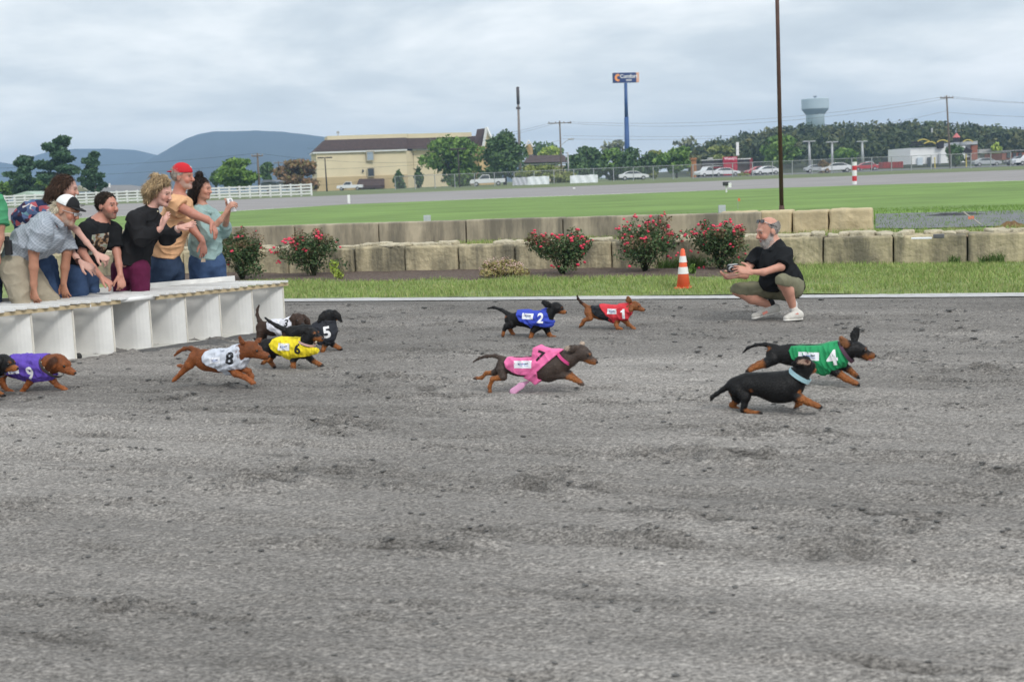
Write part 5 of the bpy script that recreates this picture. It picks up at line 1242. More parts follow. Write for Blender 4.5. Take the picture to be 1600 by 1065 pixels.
        if patch:
            x, y, w, h_ = patch; c = s.P(x, y, off); w, h_ = w * s.pm, h_ * s.pm
            p = decal('sponsor_patch', rect_poly(w, h_), c, s.t, up, s.n, bv, mat('white patch', (.78, .79, .84), .6, .03), s.root, .0015, .014, rot)
            ca, sa = math.cos(rot), math.sin(rot); bx = lambda u, v: c + s.t * (u * ca - v * sa) + up * (u * sa + v * ca)
            for (u, v, a, b, cl) in ((-.24, .04, .10, .16, (.03, .05, .22)), (-.02, .06, .26, .11, (.16, .26, .55)), (.20, .10, .22, .12, (.02, .03, .10)), (.04, -.14, .56, .07, (.25, .34, .62))):
                decal('patch_mark', rect_poly(a * w, b * h_, 3, 2), bx(u * w, v * h_), s.t, up, s.n, bv, mat('patch ink %.2f' % cl[2], cl, .6), p, .0028, .014, rot + (.15 if u > .1 else 0))
    def collar(s, x0, y0, x1, y1, col, width=.016, name='collar', beads=None):
        a, b = s.P(x0, y0), s.P(x1, y1); c = (a + b) / 2; d = unit(b - a); R = np.linalg.norm(b - a) / 2; ax = unit(np.cross(d, s.n)); V = []; F = []; n = 32
        for i in range(n):
            t = 2 * math.pi * i / n; rr = d * math.cos(t) * (R + .010) + s.n * math.sin(t) * (R * 1.0 + .012)
            for k, e_ in ((-1, 0), (1, 0), (1, 1), (-1, 1)): V.append(c + rr * (1 + e_ * .003 / R) + ax * k * width / 2)
        for i in range(n):
            j = (i + 1) % n
            for k in range(4): F.append([i * 4 + k, i * 4 + (k + 1) % 4, j * 4 + (k + 1) % 4, j * 4 + k])
        o = mesh_obj(name, np.array(V), F, mat('collar %.2f %.2f %.2f' % col, col, .5, .06, 90), s.root)
        if beads:
            for i in range(1, 6):
                t = math.pi * (i / 6); p = c + d * math.cos(t) * (R + .008) + s.n * math.sin(t) * (R * .9 + .008); V, F = lump_sphere(p, .006); mesh_obj('stud', V, F, mat('collar stud', beads, .3, metal=.3), o, smooth=True)
        return o, c, d, R, ax
def lump_sphere(c, r, sc=(1, 1, 1), n=12):
    V = []; F = []
    for j in range(n // 2 + 1):
        for i in range(n):
            a = math.pi * j / (n // 2); t = 2 * math.pi * i / n; V.append(np.asarray(c) + r * np.array([math.sin(a) * math.cos(t) * sc[0], math.sin(a) * math.sin(t) * sc[1], math.cos(a) * sc[2]]))
    for j in range(n // 2):
        for i in range(n): F.append([j * n + i, (j + 1) * n + i, (j + 1) * n + (i + 1) % n, j * n + (i + 1) % n])
    return np.array(V), F
NR, FR = .042, -.042      # near-side and far-side legs
WHT = (.80, .80, .82); INK = (.018, .018, .022)

# --- number 8, light grey coat, leaping
d = Dog((250, 510, 8.889), (330, 606.5), 'red brown dachshund leaping in a light grey coat numbered 8')
d.body([(205, 400, 12), (260, 350, 19), (340, 306, 24), (430, 300, 30), (520, 345, 45)],
       [(505, 420, 100), (640, 465, 128), (800, 480, 135), (960, 480, 142), (1040, 470, 130)], [(1050, 420, 128), (1170, 350, 105), (1240, 320, 95)], RED)
d.head((1285, 315, 108), (1478, 408, 48))
d.ear([(1190, 255, 34, .03), (1140, 215, 36, .05), (1112, 150, 24, .055)]); d.ear([(1320, 235, 28, -.03), (1370, 195, 32, -.05), (1405, 170, 18, -.06)])
d.leg([(1000, 560, 82), (1050, 650, 62), (1180, 700, 46), (1265, 755, 40)], NR); d.leg([(1090, 560, 75), (1230, 620, 50), (1270, 690, 42), (1275, 745, 36)], FR)
d.leg([(480, 440, 105), (405, 530, 80), (300, 640, 44), (215, 725, 34)], NR); d.leg([(500, 440, 90), (420, 520, 66), (350, 560, 40), (285, 545, 30)], FR)
d.finish()
c = d.coat([(600, 420), (625, 345), (690, 318), (900, 318), (960, 270), (1060, 240), (1105, 300), (1180, 420), (1260, 470), (1250, 600), (1060, 600), (935, 600), (985, 700), (900, 690), (840, 630), (780, 575), (690, 540), (620, 490)], (.56, .59, .66))
d.prints(c, '8', 968, 452, 165, INK, (768, 470, 175, 88), .08, -.08)

# --- purple coat number 9 and the black dog overlapping it at the picture's edge
d = Dog((0, 530, 10.65), (55, 612), 'red brown dachshund trotting in a purple coat numbered 9')
d.body([(-170, 330, 14), (-90, 340, 24), (0, 400, 40)], [(50, 430, 135), (250, 455, 165), (470, 480, 185), (680, 490, 185), (740, 480, 170)], [(740, 450, 165), (860, 410, 140), (930, 390, 130)], RED)
d.head((1010, 395, 138), (1215, 548, 50))
d.ear([(935, 320, 55, .045), (860, 400, 90, .066), (815, 490, 60, .066)], thick=.30)
d.leg([(600, 560, 110), (500, 700, 72), (440, 780, 54), (385, 850, 46)], NR); d.leg([(800, 580, 100), (890, 690, 64), (960, 765, 48), (1055, 810, 42)], FR)
d.leg([(60, 520, 130), (20, 650, 85), (60, 770, 52), (120, 840, 44), (180, 862, 38)], NR); d.leg([(40, 520, 110), (-60, 640, 75), (-110, 760, 48), (-60, 850, 40)], FR)
def dk_ear(s, X, c):
    w = sstep((.030 - seg_dist(X, s.P(900, 350, .06), s.P(810, 490, .066))) / .014 + .5) * ((X - s.g) @ s.n > .028); return c * (1 - w[:, None] * .72)
d.finish(extra=dk_ear)
c = d.coat([(90, 560), (150, 220), (420, 240), (720, 255), (690, 380), (740, 520), (800, 600), (960, 560), (960, 690), (700, 700), (480, 735), (420, 700), (250, 640)], (.125, .07, .42))
d.prints(c, '9', 520, 570, 205, WHT, (240, 520, 240, 105), .1, .05)
d.collar(745, 285, 985, 600, (.06, .05, .05), .02, beads=(.6, .55, .4))

d = Dog((0, 530, 10.65), (-20, 621), 'black and tan dachshund entering beside the purple coat dog')
d.body([(-1150, 330, 14), (-1050, 380, 28), (-950, 430, 45)], [(-880, 500, 150), (-620, 540, 170), (-330, 580, 195), (-180, 570, 185)], [(-180, 520, 165), (-60, 450, 140), (0, 420, 125)], BLK, TAN)
d.head((80, 385, 140), (262, 480, 46)); d.ear([(20, 310, 50, .045), (-60, 400, 85, .066), (-100, 500, 55, .066)], thick=.3)
d.leg([(-250, 680, 110), (-200, 800, 70), (-90, 860, 50), (20, 915, 44)], NR, 2); d.leg([(-180, 680, 100), (-150, 800, 60), (-120, 900, 44)], FR); d.leg([(-880, 600, 130), (-950, 740, 80), (-900, 840, 50), (-850, 910, 42)], NR); d.leg([(-860, 600, 110), (-800, 740, 70), (-850, 850, 46), (-790, 910, 40)], FR)
d.finish(h=.0065); d.collar(-110, 340, 20, 600, (.10, .11, .12), .018, beads=(.7, .7, .7))

# --- numbers 3, 5 and 6 leaving the far stalls
C3 = (390, 460, 8.194)
d = Dog(C3, (440, 541), 'dark brown dachshund with upright tail in a white coat numbered 3')
d.body([(122, 138, 9), (100, 190, 13), (98, 260, 17), (125, 330, 24), (165, 380, 34)], [(160, 425, 80), (300, 430, 84), (420, 420, 88), (500, 400, 82)], [(510, 380, 78), (570, 350, 70)], CHOC)
d.head((625, 318, 82), (668, 372, 40), moff=.06, eyes=True); d.ear([(565, 270, 30, .03), (545, 320, 42, .05), (560, 390, 24, .05)]); d.ear([(690, 280, 32, -.02), (735, 340, 44, -.02), (765, 400, 26, -.02)])
d.leg([(150, 470, 75), (125, 560, 46), (150, 630, 34)], NR); d.leg([(190, 480, 60), (185, 560, 40), (175, 640, 30)], FR); d.leg([(450, 500, 60), (440, 570, 40), (450, 640, 30)], NR); d.leg([(500, 500, 60), (520, 570, 40), (520, 640, 30)], FR)
d.finish(); c = d.coat([(210, 365), (240, 325), (430, 318), (480, 285), (545, 280), (540, 440), (415, 470), (412, 552), (340, 552), (335, 485), (280, 470), (235, 430)], (.74, .74, .80)); d.prints(c, '3', 462, 372, 85, INK, (345, 385, 90, 50), .05)

d = Dog(C3, (490, 551), 'black dachshund in a black coat numbered 5 with its head turned away', yaw=.25)
d.body([(200, 295, 9), (260, 345, 17), (350, 400, 24), (450, 450, 36)], [(540, 480, 80), (700, 490, 88), (880, 500, 104), (980, 520, 118)], [(985, 440, 105), (1005, 350, 84)], BLK, TAN)
d.head((1030, 268, 84), (1120, 290, 36), off=-.01, moff=-.11, eyes=False); d.ear([(960, 240, 34, .03), (930, 290, 44, .045), (890, 338, 22, .05)]); d.ear([(1090, 230, 36, .02), (1130, 275, 40, .02), (1178, 345, 16, .02)])
d.leg([(560, 520, 75), (520, 590, 46), (560, 660, 36), (540, 725, 30)], NR); d.leg([(600, 530, 60), (640, 600, 40), (620, 720, 30)], FR); d.leg([(930, 590, 70), (970, 640, 44), (940, 712, 34)], NR); d.leg([(1020, 590, 66), (1070, 640, 40), (1140, 678, 32)], FR)
d.spot(432, 520, 34, .03); d.finish(); c = d.coat([(785, 375), (880, 330), (985, 330), (1115, 340), (1110, 480), (1070, 600), (1000, 665), (880, 655), (840, 600), (800, 480)], (.028, .03, .038)); d.prints(c, '5', 992, 490, 145, WHT, None, 0, .15)

d = Dog(C3, (455, 576), 'black and tan dachshund running in a yellow coat numbered 6')
d.body([(60, 560, 10), (110, 600, 18), (170, 630, 34)], [(225, 655, 92), (380, 665, 100), (540, 690, 108), (680, 720, 104)], [(690, 660, 100), (745, 570, 82)], BLK, TAN)
d.head((795, 500, 80), (915, 565, 34), moff=.03); d.ear([(735, 445, 34, .03), (650, 470, 44, .05), (560, 505, 34, .05)])
d.leg([(600, 780, 66), (560, 850, 44), (560, 925, 38)], NR); d.leg([(720, 760, 64), (800, 840, 42), (895, 892, 34)], FR); d.leg([(225, 690, 90), (205, 770, 54), (235, 830, 38), (190, 862, 30)], NR); d.leg([(260, 690, 80), (300, 780, 50), (260, 850, 34), (300, 900, 30)], FR)
d.finish()
def fl6(S): S.cap(d.P(760, 720, .03), d.P(858, 722, .05), .026, .014, .02, np.array([0, 0, 1.]), .8)
c = d.coat([(262, 640), (285, 575), (335, 550), (640, 556), (665, 640), (760, 690), (820, 650), (872, 690), (876, 758), (740, 795), (545, 812), (522, 850), (465, 822), (340, 742), (285, 690)], (.82, .66, .03), extra=fl6); d.prints(c, '6', 610, 705, 130, INK, (432, 672, 165, 92), -.03)
d.collar(645, 575, 815, 650, (.62, .40, .38), .017); V, F = lump_sphere(d.P(852, 607, .045), .008); mesh_obj('name_tag', V, F, mat('collar stud'), d.root, smooth=True)

# --- numbers 2 and 1 farther out
C2 = (750, 450, 5.926)
d = Dog(C2, (830, 528), 'black and tan dachshund in a blue coat numbered 2 with an ear flying')
d.body([(75, 186, 7), (130, 178, 11), (200, 200, 14), (270, 245, 22)], [(285, 290, 58), (400, 282, 62), (500, 300, 70), (590, 310, 72)], [(610, 285, 62), (660, 215, 46)], BLK, TAN)
d.head((712, 178, 48), (785, 222, 17)); d.ear([(665, 165, 20, .03), (620, 148, 28, .05), (590, 130, 20, .055)])
d.leg([(290, 330, 52), (245, 350, 32), (225, 385, 20), (215, 425, 17)], NR, 2); d.leg([(310, 330, 45), (275, 365, 28), (290, 400, 20), (308, 420, 16)], FR); d.leg([(530, 360, 48), (490, 400, 30), (472, 450, 22)], NR); d.leg([(610, 355, 46), (630, 410, 28), (655, 445, 20), (690, 453, 17)], FR)
d.spot(245, 265, 14, .02); d.finish(); c = d.coat([(330, 205), (460, 200), (600, 186), (625, 240), (640, 290), (684, 315), (672, 368), (610, 366), (500, 342), (475, 372), (440, 335), (370, 305), (338, 255)], (.045, .075, .46)); d.prints(c, '2', 557, 284, 88, WHT, (438, 262, 108, 54), -.05, -.1)

d = Dog(C2, (970, 514), 'tan dachshund with a thin upright tail in a red coat numbered 1')
d.body([(900, 65, 5), (908, 95, 8), (935, 130, 10), (1000, 178, 18)], [(1020, 215, 54), (1130, 228, 56), (1230, 238, 62), (1310, 235, 64)], [(1330, 215, 56), (1395, 178, 40)], (.27, .095, .030))
d.head((1438, 160, 40), (1515, 200, 15)); d.ear([(1395, 135, 16, .02), (1378, 110, 24, .035), (1372, 88, 15, .035)], thick=.4); d.ear([(1405, 165, 18, .04), (1395, 200, 20, .05)])
d.leg([(1015, 235, 54), (1020, 275, 34), (962, 300, 20), (938, 340, 17)], NR); d.leg([(1040, 240, 45), (1010, 270, 28), (975, 290, 18), (955, 330, 15)], FR); d.leg([(1270, 290, 44), (1262, 340, 22), (1275, 368, 18), (1298, 373, 15)], NR); d.leg([(1330, 280, 44), (1375, 335, 22), (1422, 368, 16)], FR)
def dkt(s, X, c):
    w = sstep((.035 - seg_dist(X, s.P(900, 65), s.P(935, 130))) / .03 + .3); w = np.maximum(w, sstep((.016 - seg_dist(X, s.P(938, 345, NR), s.P(930, 350, NR))) / .008 + .5)); return c * (1 - w[:, None] * .85)
d.finish(extra=dkt); b2 = d.coat([(1020, 165), (1090, 148), (1225, 300), (1205, 322), (1130, 292), (1062, 252), (1035, 215)], (.02, .022, .026), 'belly_band', .008)
c = d.coat([(1083, 142), (1240, 150), (1400, 138), (1402, 210), (1380, 312), (1275, 298), (1255, 348), (1205, 322), (1150, 225)], (.62, .045, .06)); d.prints(c, '1', 1323, 240, 90, WHT, (1218, 217, 90, 48), -.04)

# --- pink coat, galloping
d = Dog((730, 520, 7.273), (850, 613.5), 'grey brown dachshund galloping in a loose pink coat')
d.body([(75, 323, 9), (140, 285, 14), (220, 262, 17), (320, 258, 20), (420, 300, 36)], [(410, 365, 78), (580, 380, 92), (760, 390, 118), (920, 405, 132), (1020, 390, 118)], [(1040, 350, 112), (1150, 290, 88), (1230, 255, 76)], GREY, TAN)
d.head((1312, 222, 84), (1440, 322, 40)); d.ear([(1240, 165, 30, .035), (1180, 180, 42, .055), (1130, 175, 26, .06)]); d.ear([(1290, 150, 22, -.03), (1310, 120, 26, -.05), (1300, 105, 14, -.05)])
d.leg([(980, 470, 78), (1120, 485, 46), (1230, 530, 34), (1285, 565, 30)], NR, 1); d.leg([(1040, 450, 70), (1160, 455, 42), (1225, 510, 32), (1270, 540, 28)], FR)
d.leg([(400, 420, 80), (410, 500, 52), (290, 520, 32), (255, 610, 24), (260, 665, 24)], NR, 1); d.leg([(380, 400, 72), (310, 450, 44), (220, 455, 28), (165, 508, 24), (105, 512, 22)], FR, 1)
def pale(s, X, c):
    w = sstep((.022 - seg_dist(X, s.P(1135, 170, .06), s.P(1120, 150, .06))) / .012 + .5); w = np.maximum(w, sstep((.02 - seg_dist(X, s.P(1310, 118, -.05), s.P(1300, 105, -.05))) / .01 + .5)); return c * (1 - w[:, None]) + np.array((.42, .33, .26)) * w[:, None]
d.finish(extra=pale)
def hump(S): S.cap(d.P(790, 235), d.P(1000, 240), .060, .040, .03, d.n, .8); S.ell(d.P(790, 200), (.040, .050, .034), None, .03); S.cap(d.P(700, 470, .02), d.P(790, 540, .03), .042, .024, .02)
c = d.coat([(412, 330), (430, 285), (600, 288), (738, 275), (748, 170), (790, 150), (840, 170), (920, 195), (1088, 188), (1000, 262), (900, 350), (805, 440), (800, 520), (848, 535), (775, 592), (720, 545), (640, 500), (690, 480), (560, 468), (450, 410)], (.80, .17, .38), extra=hump, noise=.010)
d.prints(c, '7', 815, 275, 120, (.03, .012, .02), (628, 360, 220, 84), .03, -.35)
S = Solid(); S.cap(d.P(700, 545, .03), d.P(610, 600, .05), .008, .022, .01, d.n, .25); S.cap(d.P(610, 600, .05), d.P(520, 665, .06), .022, .024, .01, d.n, .25); solid_obj('loose_strap', S, .005, mat('pale pink strap', (.72, .36, .56), .6, .08), d.root)
d.collar(1050, 225, 1190, 350, (.75, .08, .28), .020)

# --- green coat number 4, full stretch
d = Dog((1150, 500, 6.957), (1255, 603.5), 'black and tan dachshund stretched out in a green coat numbered 4, mouth open')
d.body([(78, 352, 8), (130, 300, 14), (220, 268, 16), (320, 262, 20), (430, 300, 40)], [(420, 370, 92), (600, 375, 98), (800, 400, 118), (970, 420, 135), (1080, 400, 125)], [(1080, 360, 118), (1190, 325, 92), (1250, 312, 80)], BLK, TAN)
d.head((1320, 315, 82), (1480, 385, 36), jaw=.014, mouth=True); d.ear([(1255, 275, 36, .035), (1190, 255, 50, .06), (1145, 195, 26, .065)]); d.ear([(1290, 240, 30, -.03), (1292, 160, 46, -.045), (1312, 105, 34, -.045)], thick=.4)
d.leg([(1000, 500, 90), (1110, 575, 56), (1200, 635, 44), (1290, 680, 36)], NR); d.leg([(1120, 470, 80), (1220, 530, 46), (1265, 565, 36), (1305, 600, 30)], FR, 1)
d.leg([(400, 420, 95), (330, 470, 62), (230, 505, 38), (160, 535, 34)], NR); d.leg([(410, 410, 85), (330, 450, 55), (250, 470, 34), (185, 500, 30)], FR); d.spot(360, 310, 22, .02)
def earb(s, X, c):
    w = sstep((.024 - seg_dist(X, s.P(1195, 260, .06), s.P(1145, 190, .065))) / .012 + .5); return c * (1 - w[:, None]) + np.array((.22, .09, .035)) * w[:, None]
d.finish(extra=earb)
c = d.coat([(575, 330), (595, 285), (760, 282), (925, 278), (1000, 252), (1095, 238), (1130, 310), (1225, 440), (1195, 515), (1060, 545), (1005, 612), (900, 618), (855, 575), (820, 520), (690, 470), (605, 415)], (.025, .30, .115)); d.prints(c, '4', 1048, 418, 165, WHT, (790, 392, 222, 88), -.02, .12)
d.collar(1130, 250, 1260, 440, (.10, .05, .08), .022, beads=(.6, .6, .62))

# --- loose black dog with a light blue collar, nearest
d = Dog((1100, 540, 8.0), (1200, 646), 'black and tan dachshund without a coat wearing a light blue collar')
d.body([(90, 682, 9), (105, 640, 22), (160, 600, 24), (240, 545, 30), (330, 490, 52)], [(400, 500, 112), (560, 475, 118), (740, 485, 130), (900, 520, 168), (1030, 510, 165), (1080, 490, 150)], [(1110, 450, 130), (1190, 370, 98), (1230, 310, 92)], BLK, TAN)
d.head((1262, 240, 108), (1370, 305, 34), off=-.01, moff=-.05, eyes=False); d.ear([(1150, 225, 48, .070), (1200, 195, 62, .086), (1270, 195, 66, .090), (1325, 225, 40, .075)], thick=.26)
d.leg([(440, 540, 115), (520, 640, 78), (505, 740, 48), (490, 795, 38), (580, 828, 36), (680, 840, 32)], NR, 3); d.leg([(390, 560, 100), (410, 680, 62), (350, 735, 36), (440, 805, 30)], FR, 1)
d.leg([(1060, 560, 115), (1180, 640, 72), (1300, 700, 52), (1410, 745, 42)], NR); d.leg([(1080, 580, 100), (1160, 660, 56), (1200, 715, 40), (1170, 740, 30)], FR, 1); d.spot(1215, 580, 34, .05); d.spot(318, 600, 32, .0); d.spot(590, 575, 30, .06)
def inner(s, X, c):
    w = sstep((.013 - np.minimum(seg_dist(X, s.P(1200, 205, .1), s.P(1265, 195, .1)), seg_dist(X, s.P(1265, 195, .1), s.P(1310, 215, .095))) + wave3(X, .02, 3) * .004) / .009 + .5) * ((X - s.g) @ s.n > .085)
    c = c * (1 - w[:, None]) + np.array((.46, .31, .24)) * w[:, None]; w2 = sstep((.010 - seg_dist(X, s.P(1290, 190, .1), s.P(1302, 205, .1))) / .008 + .5) * ((X - s.g) @ s.n > .060); return c * (1 - w2[:, None]) + np.array((.07, .02, .015)) * w2[:, None]
d.finish(h=.0055, extra=inner); o, cc, dd, RR, axx = d.collar(1090, 305, 1300, 440, (.36, .56, .62), .026)
for tt in (.32, .55, .86):
    p = cc + dd * math.cos(tt * math.pi) * (RR + .008) + d.n * math.sin(tt * math.pi) * (RR * .9 + .008); MB().box(p, (.006, .010, .030), unit(dd * -math.sin(tt * math.pi) + d.n * math.cos(tt * math.pi)), az=axx).build('collar_slide', mat('black buckle', (.03, .03, .03), .4), o)
# ================================================================== PEOPLE
m_skin = mat('skin', attr=True, rough=.5, var=.06, scale=40, bump=.0006, bscale=300, spec=.35, sss=.08)
m_hair = mat('hair', attr=True, rough=.7, var=.45, scale=55, stretch=(1, 1, .25), bump=.006, bscale=120, spec=.2)
def cloth(name, col=(.5, .5, .5), **k):
    a = dict(rough=.85, var=.10, scale=18, bump=.0012, bscale=260, spec=.10); a.update(k); return mat(name, col, **a)
class Person:
    def __init__(s, crop, D, label, root_px, group=None):
        s.ox, s.oy, s.sc = crop; s.D = D; s.pm = D / FPX / s.sc; b = base(s.ox + root_px / s.sc, D, 0.0)
        s.root = thing('person', b, label, 'person', group); s.B = Solid(); s.skin = np.array((.50, .26, .17)); s.paint = []; s.H = None
    def P(s, x, y, dd=0.0): return PD(s.ox + x / s.sc, s.oy + y / s.sc, s.D + dd)
    def pts(s, L): return [(s.P(p[0], p[1], p[2]), p[3] * s.pm * .89) for p in L]
    def limb(s, L, k=.03, S=None, q=1.0, flat=None): (S or s.B).chain(s.pts(L), k, flat, q)
    def head(s, x, y, dd, F, U=(0, 0, 1), sc=1.0, neck=None, jaw=1.0, mouth=0.0, neckr=.054):
        sc *= .93; f = unit(F); u = np.asarray(U, float); u = unit(u - f * (u @ f)); sd = np.cross(f, u); H = s.P(x, y, dd); s.H, s.f, s.u, s.sd, s.hs = H, f, u, sd, sc
        A = (f, sd, u); B = s.B; W = lambda a, b, c: H + (f * a + sd * b + u * c) * sc; s.W = W
        B.ell(W(-.012, 0, .035), np.array((.097, .076, .088)) * sc, A, .02); B.ell(W(.030, 0, -.028), np.array((.058, .062 * jaw, .086)) * sc, A, .03)
        B.ell(W(.036, 0, -.080), np.array((.048, .047 * jaw, .036)) * sc, A, .03); B.cap(W(.074, -.010, -.098), W(.074, .010, -.098), .017 * sc, .017 * sc, .02)
        B.cap(W(.084, -.030, .026), W(.084, .030, .026), .013 * sc, None, .018); B.cap(W(.092, 0, .012), W(.112, 0, -.026), .009 * sc, .0135 * sc, .012)
        for e_ in (-1, 1):
            B.ell(W(.104, e_ * .013, -.030), np.array((.010, .008, .008)) * sc, A, .008); B.ell(W(.068, e_ * .040, -.030), np.array((.020, .022, .024)) * sc, A, .02)
            B.ell(W(.098, e_ * .032, .008), np.array((.012, .017, .011)) * sc, A, .010, True); B.ell(W(-.008, e_ * .078, -.006), np.array((.022, .009, .033)) * sc, A, .008)
            V, F_ = lump_sphere(W(.0755, e_ * .031, .008), .0112 * sc); fw = unit(f + sd * e_ * .12)
            cs = np.tile((.40, .36, .34), (len(V), 1)); dt = unit_rows(V - W(.0755, e_ * .031, .008)) @ fw; cs[dt > .72] = (.06, .045, .035); mesh_obj('eye', V, F_, mat('eye', attr=True, rough=.15, var=0, spec=.5), s.root, smooth=True, cols=cs)
        B.ell(W(.086, 0, -.056), np.array((.011, .024, .007)) * sc, A, .006); B.ell(W(.084, 0, -.068), np.array((.011, .021, .008)) * sc, A, .006)
        B.ell(W(.098, 0, -.0615 - mouth * .3), np.array((.020, .022, .0035 + mouth)) * sc, A, .004, True)
        if neck is not None:
            N_ = s.P(*neck); B.cap(W(-.022, 0, -.060), N_, neckr * sc, (neckr + .008) * sc, .03)
        lip = (.42, .13, .11); s.paint += [(W(.090, -.018, -.062), W(.090, .018, -.062), .010 * sc, lip, .006, .75)]
        if mouth: s.paint += [(W(.084, 0, -.0615 - mouth * .3),) * 2 + (.016 * sc, (.10, .02, .02), .006, .9)]
        for e_ in (-1, 1): s.paint += [(W(.070, e_ * .045, -.03), W(.085, e_ * .03, -.035), .028 * sc, (.56, .20, .14), .03, .45)]
    def brows(s, col):
        for e_ in (-1, 1): s.paint.append((s.W(.095, e_ * .016, .031), s.W(.082, e_ * .047, .031), .0075 * s.hs, col, .005, .8))
    def beard(s, col, amt=.8, full=True):
        W = s.W; s.paint += [(W(.06, -.03, -.095), W(.06, .03, -.095), .040 * s.hs, col, .015, amt), (W(.098, -.022, -.047), W(.098, .022, -.047), .0095 * s.hs, col, .008, amt)]
        for e_ in (-1, 1): s.paint += [(W(.005, e_ * .062, -.03), W(.05, e_ * .045, -.085), .026 * s.hs, col, .015, amt), (W(.092, e_ * .026, -.052), W(.085, e_ * .028, -.08), .010 * s.hs, col, .008, amt)]
        s.paint.append((W(.092, -.016, -.0615), W(.092, .016, -.0615), .006 * s.hs, (.36, .14, .12), .005, .8))
    def hand(s, Wp, d, n, curl=.5, side=1, sc=1.0, spread=.10, thumb=.7):
        """palm at the wrist point, d along the palm, n out of the back of the hand"""
        d = unit(d); n = unit(np.asarray(n, float) - d * (np.asarray(n, float) @ d)); t = np.cross(d, n) * side; B = s.B; Wp = np.asarray(Wp, float)
        B.cap(Wp, Wp + d * .078 * sc, .030 * sc, .040 * sc, .014, n, .42)
        for i, ln in enumerate((.074, .082, .076, .058)):
            b = Wp + d * (.080 - .004 * abs(i - 1.3)) * sc + t * (.031 - .0205 * i) * sc; a1 = curl * (.75 + .12 * i); sp = t * (1.2 - i) * spread
            d1 = unit(d * math.cos(a1) - n * math.sin(a1) + sp); d2 = unit(d * math.cos(a1 * 2.1) - n * math.sin(a1 * 2.1) + sp); d3 = unit(d * math.cos(a1 * 2.9) - n * math.sin(a1 * 2.9) + sp)
            p1 = b + d1 * ln * .48 * sc; p2 = p1 + d2 * ln * .32 * sc; p3 = p2 + d3 * ln * .22 * sc; r = (.0092 if i < 3 else .0080) * sc
            B.cap(b - d * .012 * sc, p1, r * 1.1, r, .006); B.cap(p1, p2, r, r * .92, .004); B.cap(p2, p3, r * .92, r * .8, .004)
        b = Wp + d * .024 * sc + t * .030 * sc; d1 = unit(d * (1 - thumb * .5) + t * thumb - n * curl * .35); p1 = b + d1 * .046 * sc; d2 = unit(d + t * thumb * .4 - n * curl * .6); B.cap(b - d * .01, p1, .0145 * sc, .0115 * sc, .010); B.cap(p1, p1 + d2 * .034 * sc, .0112 * sc, .0092 * sc, .005)
    def arm(s, L, hd=None, **hk):
        s.limb([(a, b, c, r * .79) for a, b, c, r in L], k=.02)
        if hd is not None: s.hand(s.P(*L[-1][:3]), hd[0], hd[1], **hk)
    def leg(s, hip, knee, foot_dx=0.0, rs=(.088, .060, .045), S=None, fdir=(1, 0, 0), shoe=(.08, .08, .085), dy=0.0):
        h_, k_ = s.P(*hip), s.P(*knee); ft = np.array([k_[0] + foot_dx, k_[1] + dy, .09]); S.chain([(h_, rs[0]), (k_, rs[1])], .04); S.chain([(k_, rs[1]), (ft, rs[2] + .012)], .03)
        s.B.chain([(h_, rs[0] * .85), (k_, rs[1] * .8), (ft, rs[2] * .7)], .03); s.shoe(ft + np.array([0, 0, -.03]), fdir, shoe)
    def shoe(s, ankle, fdir, col, L_=.20, sole=(.62, .61, .58), name='shoe', z=None):
        d = unit(fdir); a = np.asarray(ankle, float); S = Solid(); sl = Solid(); c0 = a.copy(); c0[2] = max(.0, a[2] - .06) if z is None else z
        S.cap(c0 - d * .055 + [0, 0, .045], c0 + d * (L_ - .07) + [0, 0, .034], .038, .033, .03, np.cross(d, [0, 0, 1.]), .98); S.cap(c0 - d * .03 + [0, 0, .05], a + [0, 0, .01], .042, .040, .03); o = solid_obj(name, S, .008, mat('shoe %.2f %.2f' % col[:2], col, .6, .12, 30), s.root)
        sl.cap(c0 - d * .058 + [0, 0, .012], c0 + d * (L_ - .06) + [0, 0, .012], .043, .040, .02, np.array([0, 0, 1.]), .30); solid_obj('sole', sl, .008, mat('shoe sole', sole, .7, .1, 20), o)
    def plane(s, x0, y0, x1, y1, dd=0.0):
        """a cut running through two picture points; keeps the side above / left of the direction 0->1"""
        a, b = s.P(x0, y0, dd), s.P(x1, y1, dd); n = unit(np.cross(b - a, np.array([0, 1., 0]))); return lambda X: -((X - a) @ n) if n[2] > 0 else (X - a) @ n
    def wear(s, name, S, m, infl=.012, cuts=(), noise=.006, wl=.11, h=.0085, colf=None, dirs=(1, 1, 1)):
        S.infl = infl; seed = len(bpy.data.objects) % 997; S.cuts = list(cuts)
        noise *= 1.3; S.noise = lambda X: -noise * (wave3(X * dirs, wl * 1.15, seed) + 1.6 * (.45 - np.sqrt(np.abs(wave3(X * dirs, wl * 1.3, seed + 1, 4)))) + .15 * wave3(X, wl * .4, seed + 2))
        return solid_obj(name, S, h, m, s.root, colf)
    def hair(s, S, col, col2=None, noise=.006, wl=.03, h=.0065, cuts=(), name='hair', ln=.045):
        S.noise = lambda X: -noise * (wave3(X * [1, 1, .35], wl, 31) + .5 * wave3(X, wl * .5, 32)); S.cuts = list(cuts); c1 = np.array(col); c2 = np.array(col2 if col2 is not None else col)
        def cf(X):
            w = np.clip(.5 + .9 * wave3(X * [1, 1, .3], .022, 41), 0, 1)[:, None]; return np.clip(c1 * (1 - w) + c2 * w, .003, 1)
        o = solid_obj(name, S, h, m_hair, s.root, cf); fuzz(o, 4200, ln, .0022, lambda P, N_: -ZZ * 1.0 - s.f * .55, 'strands', m_hair, 5, shade=(.55, 1.7)); return o
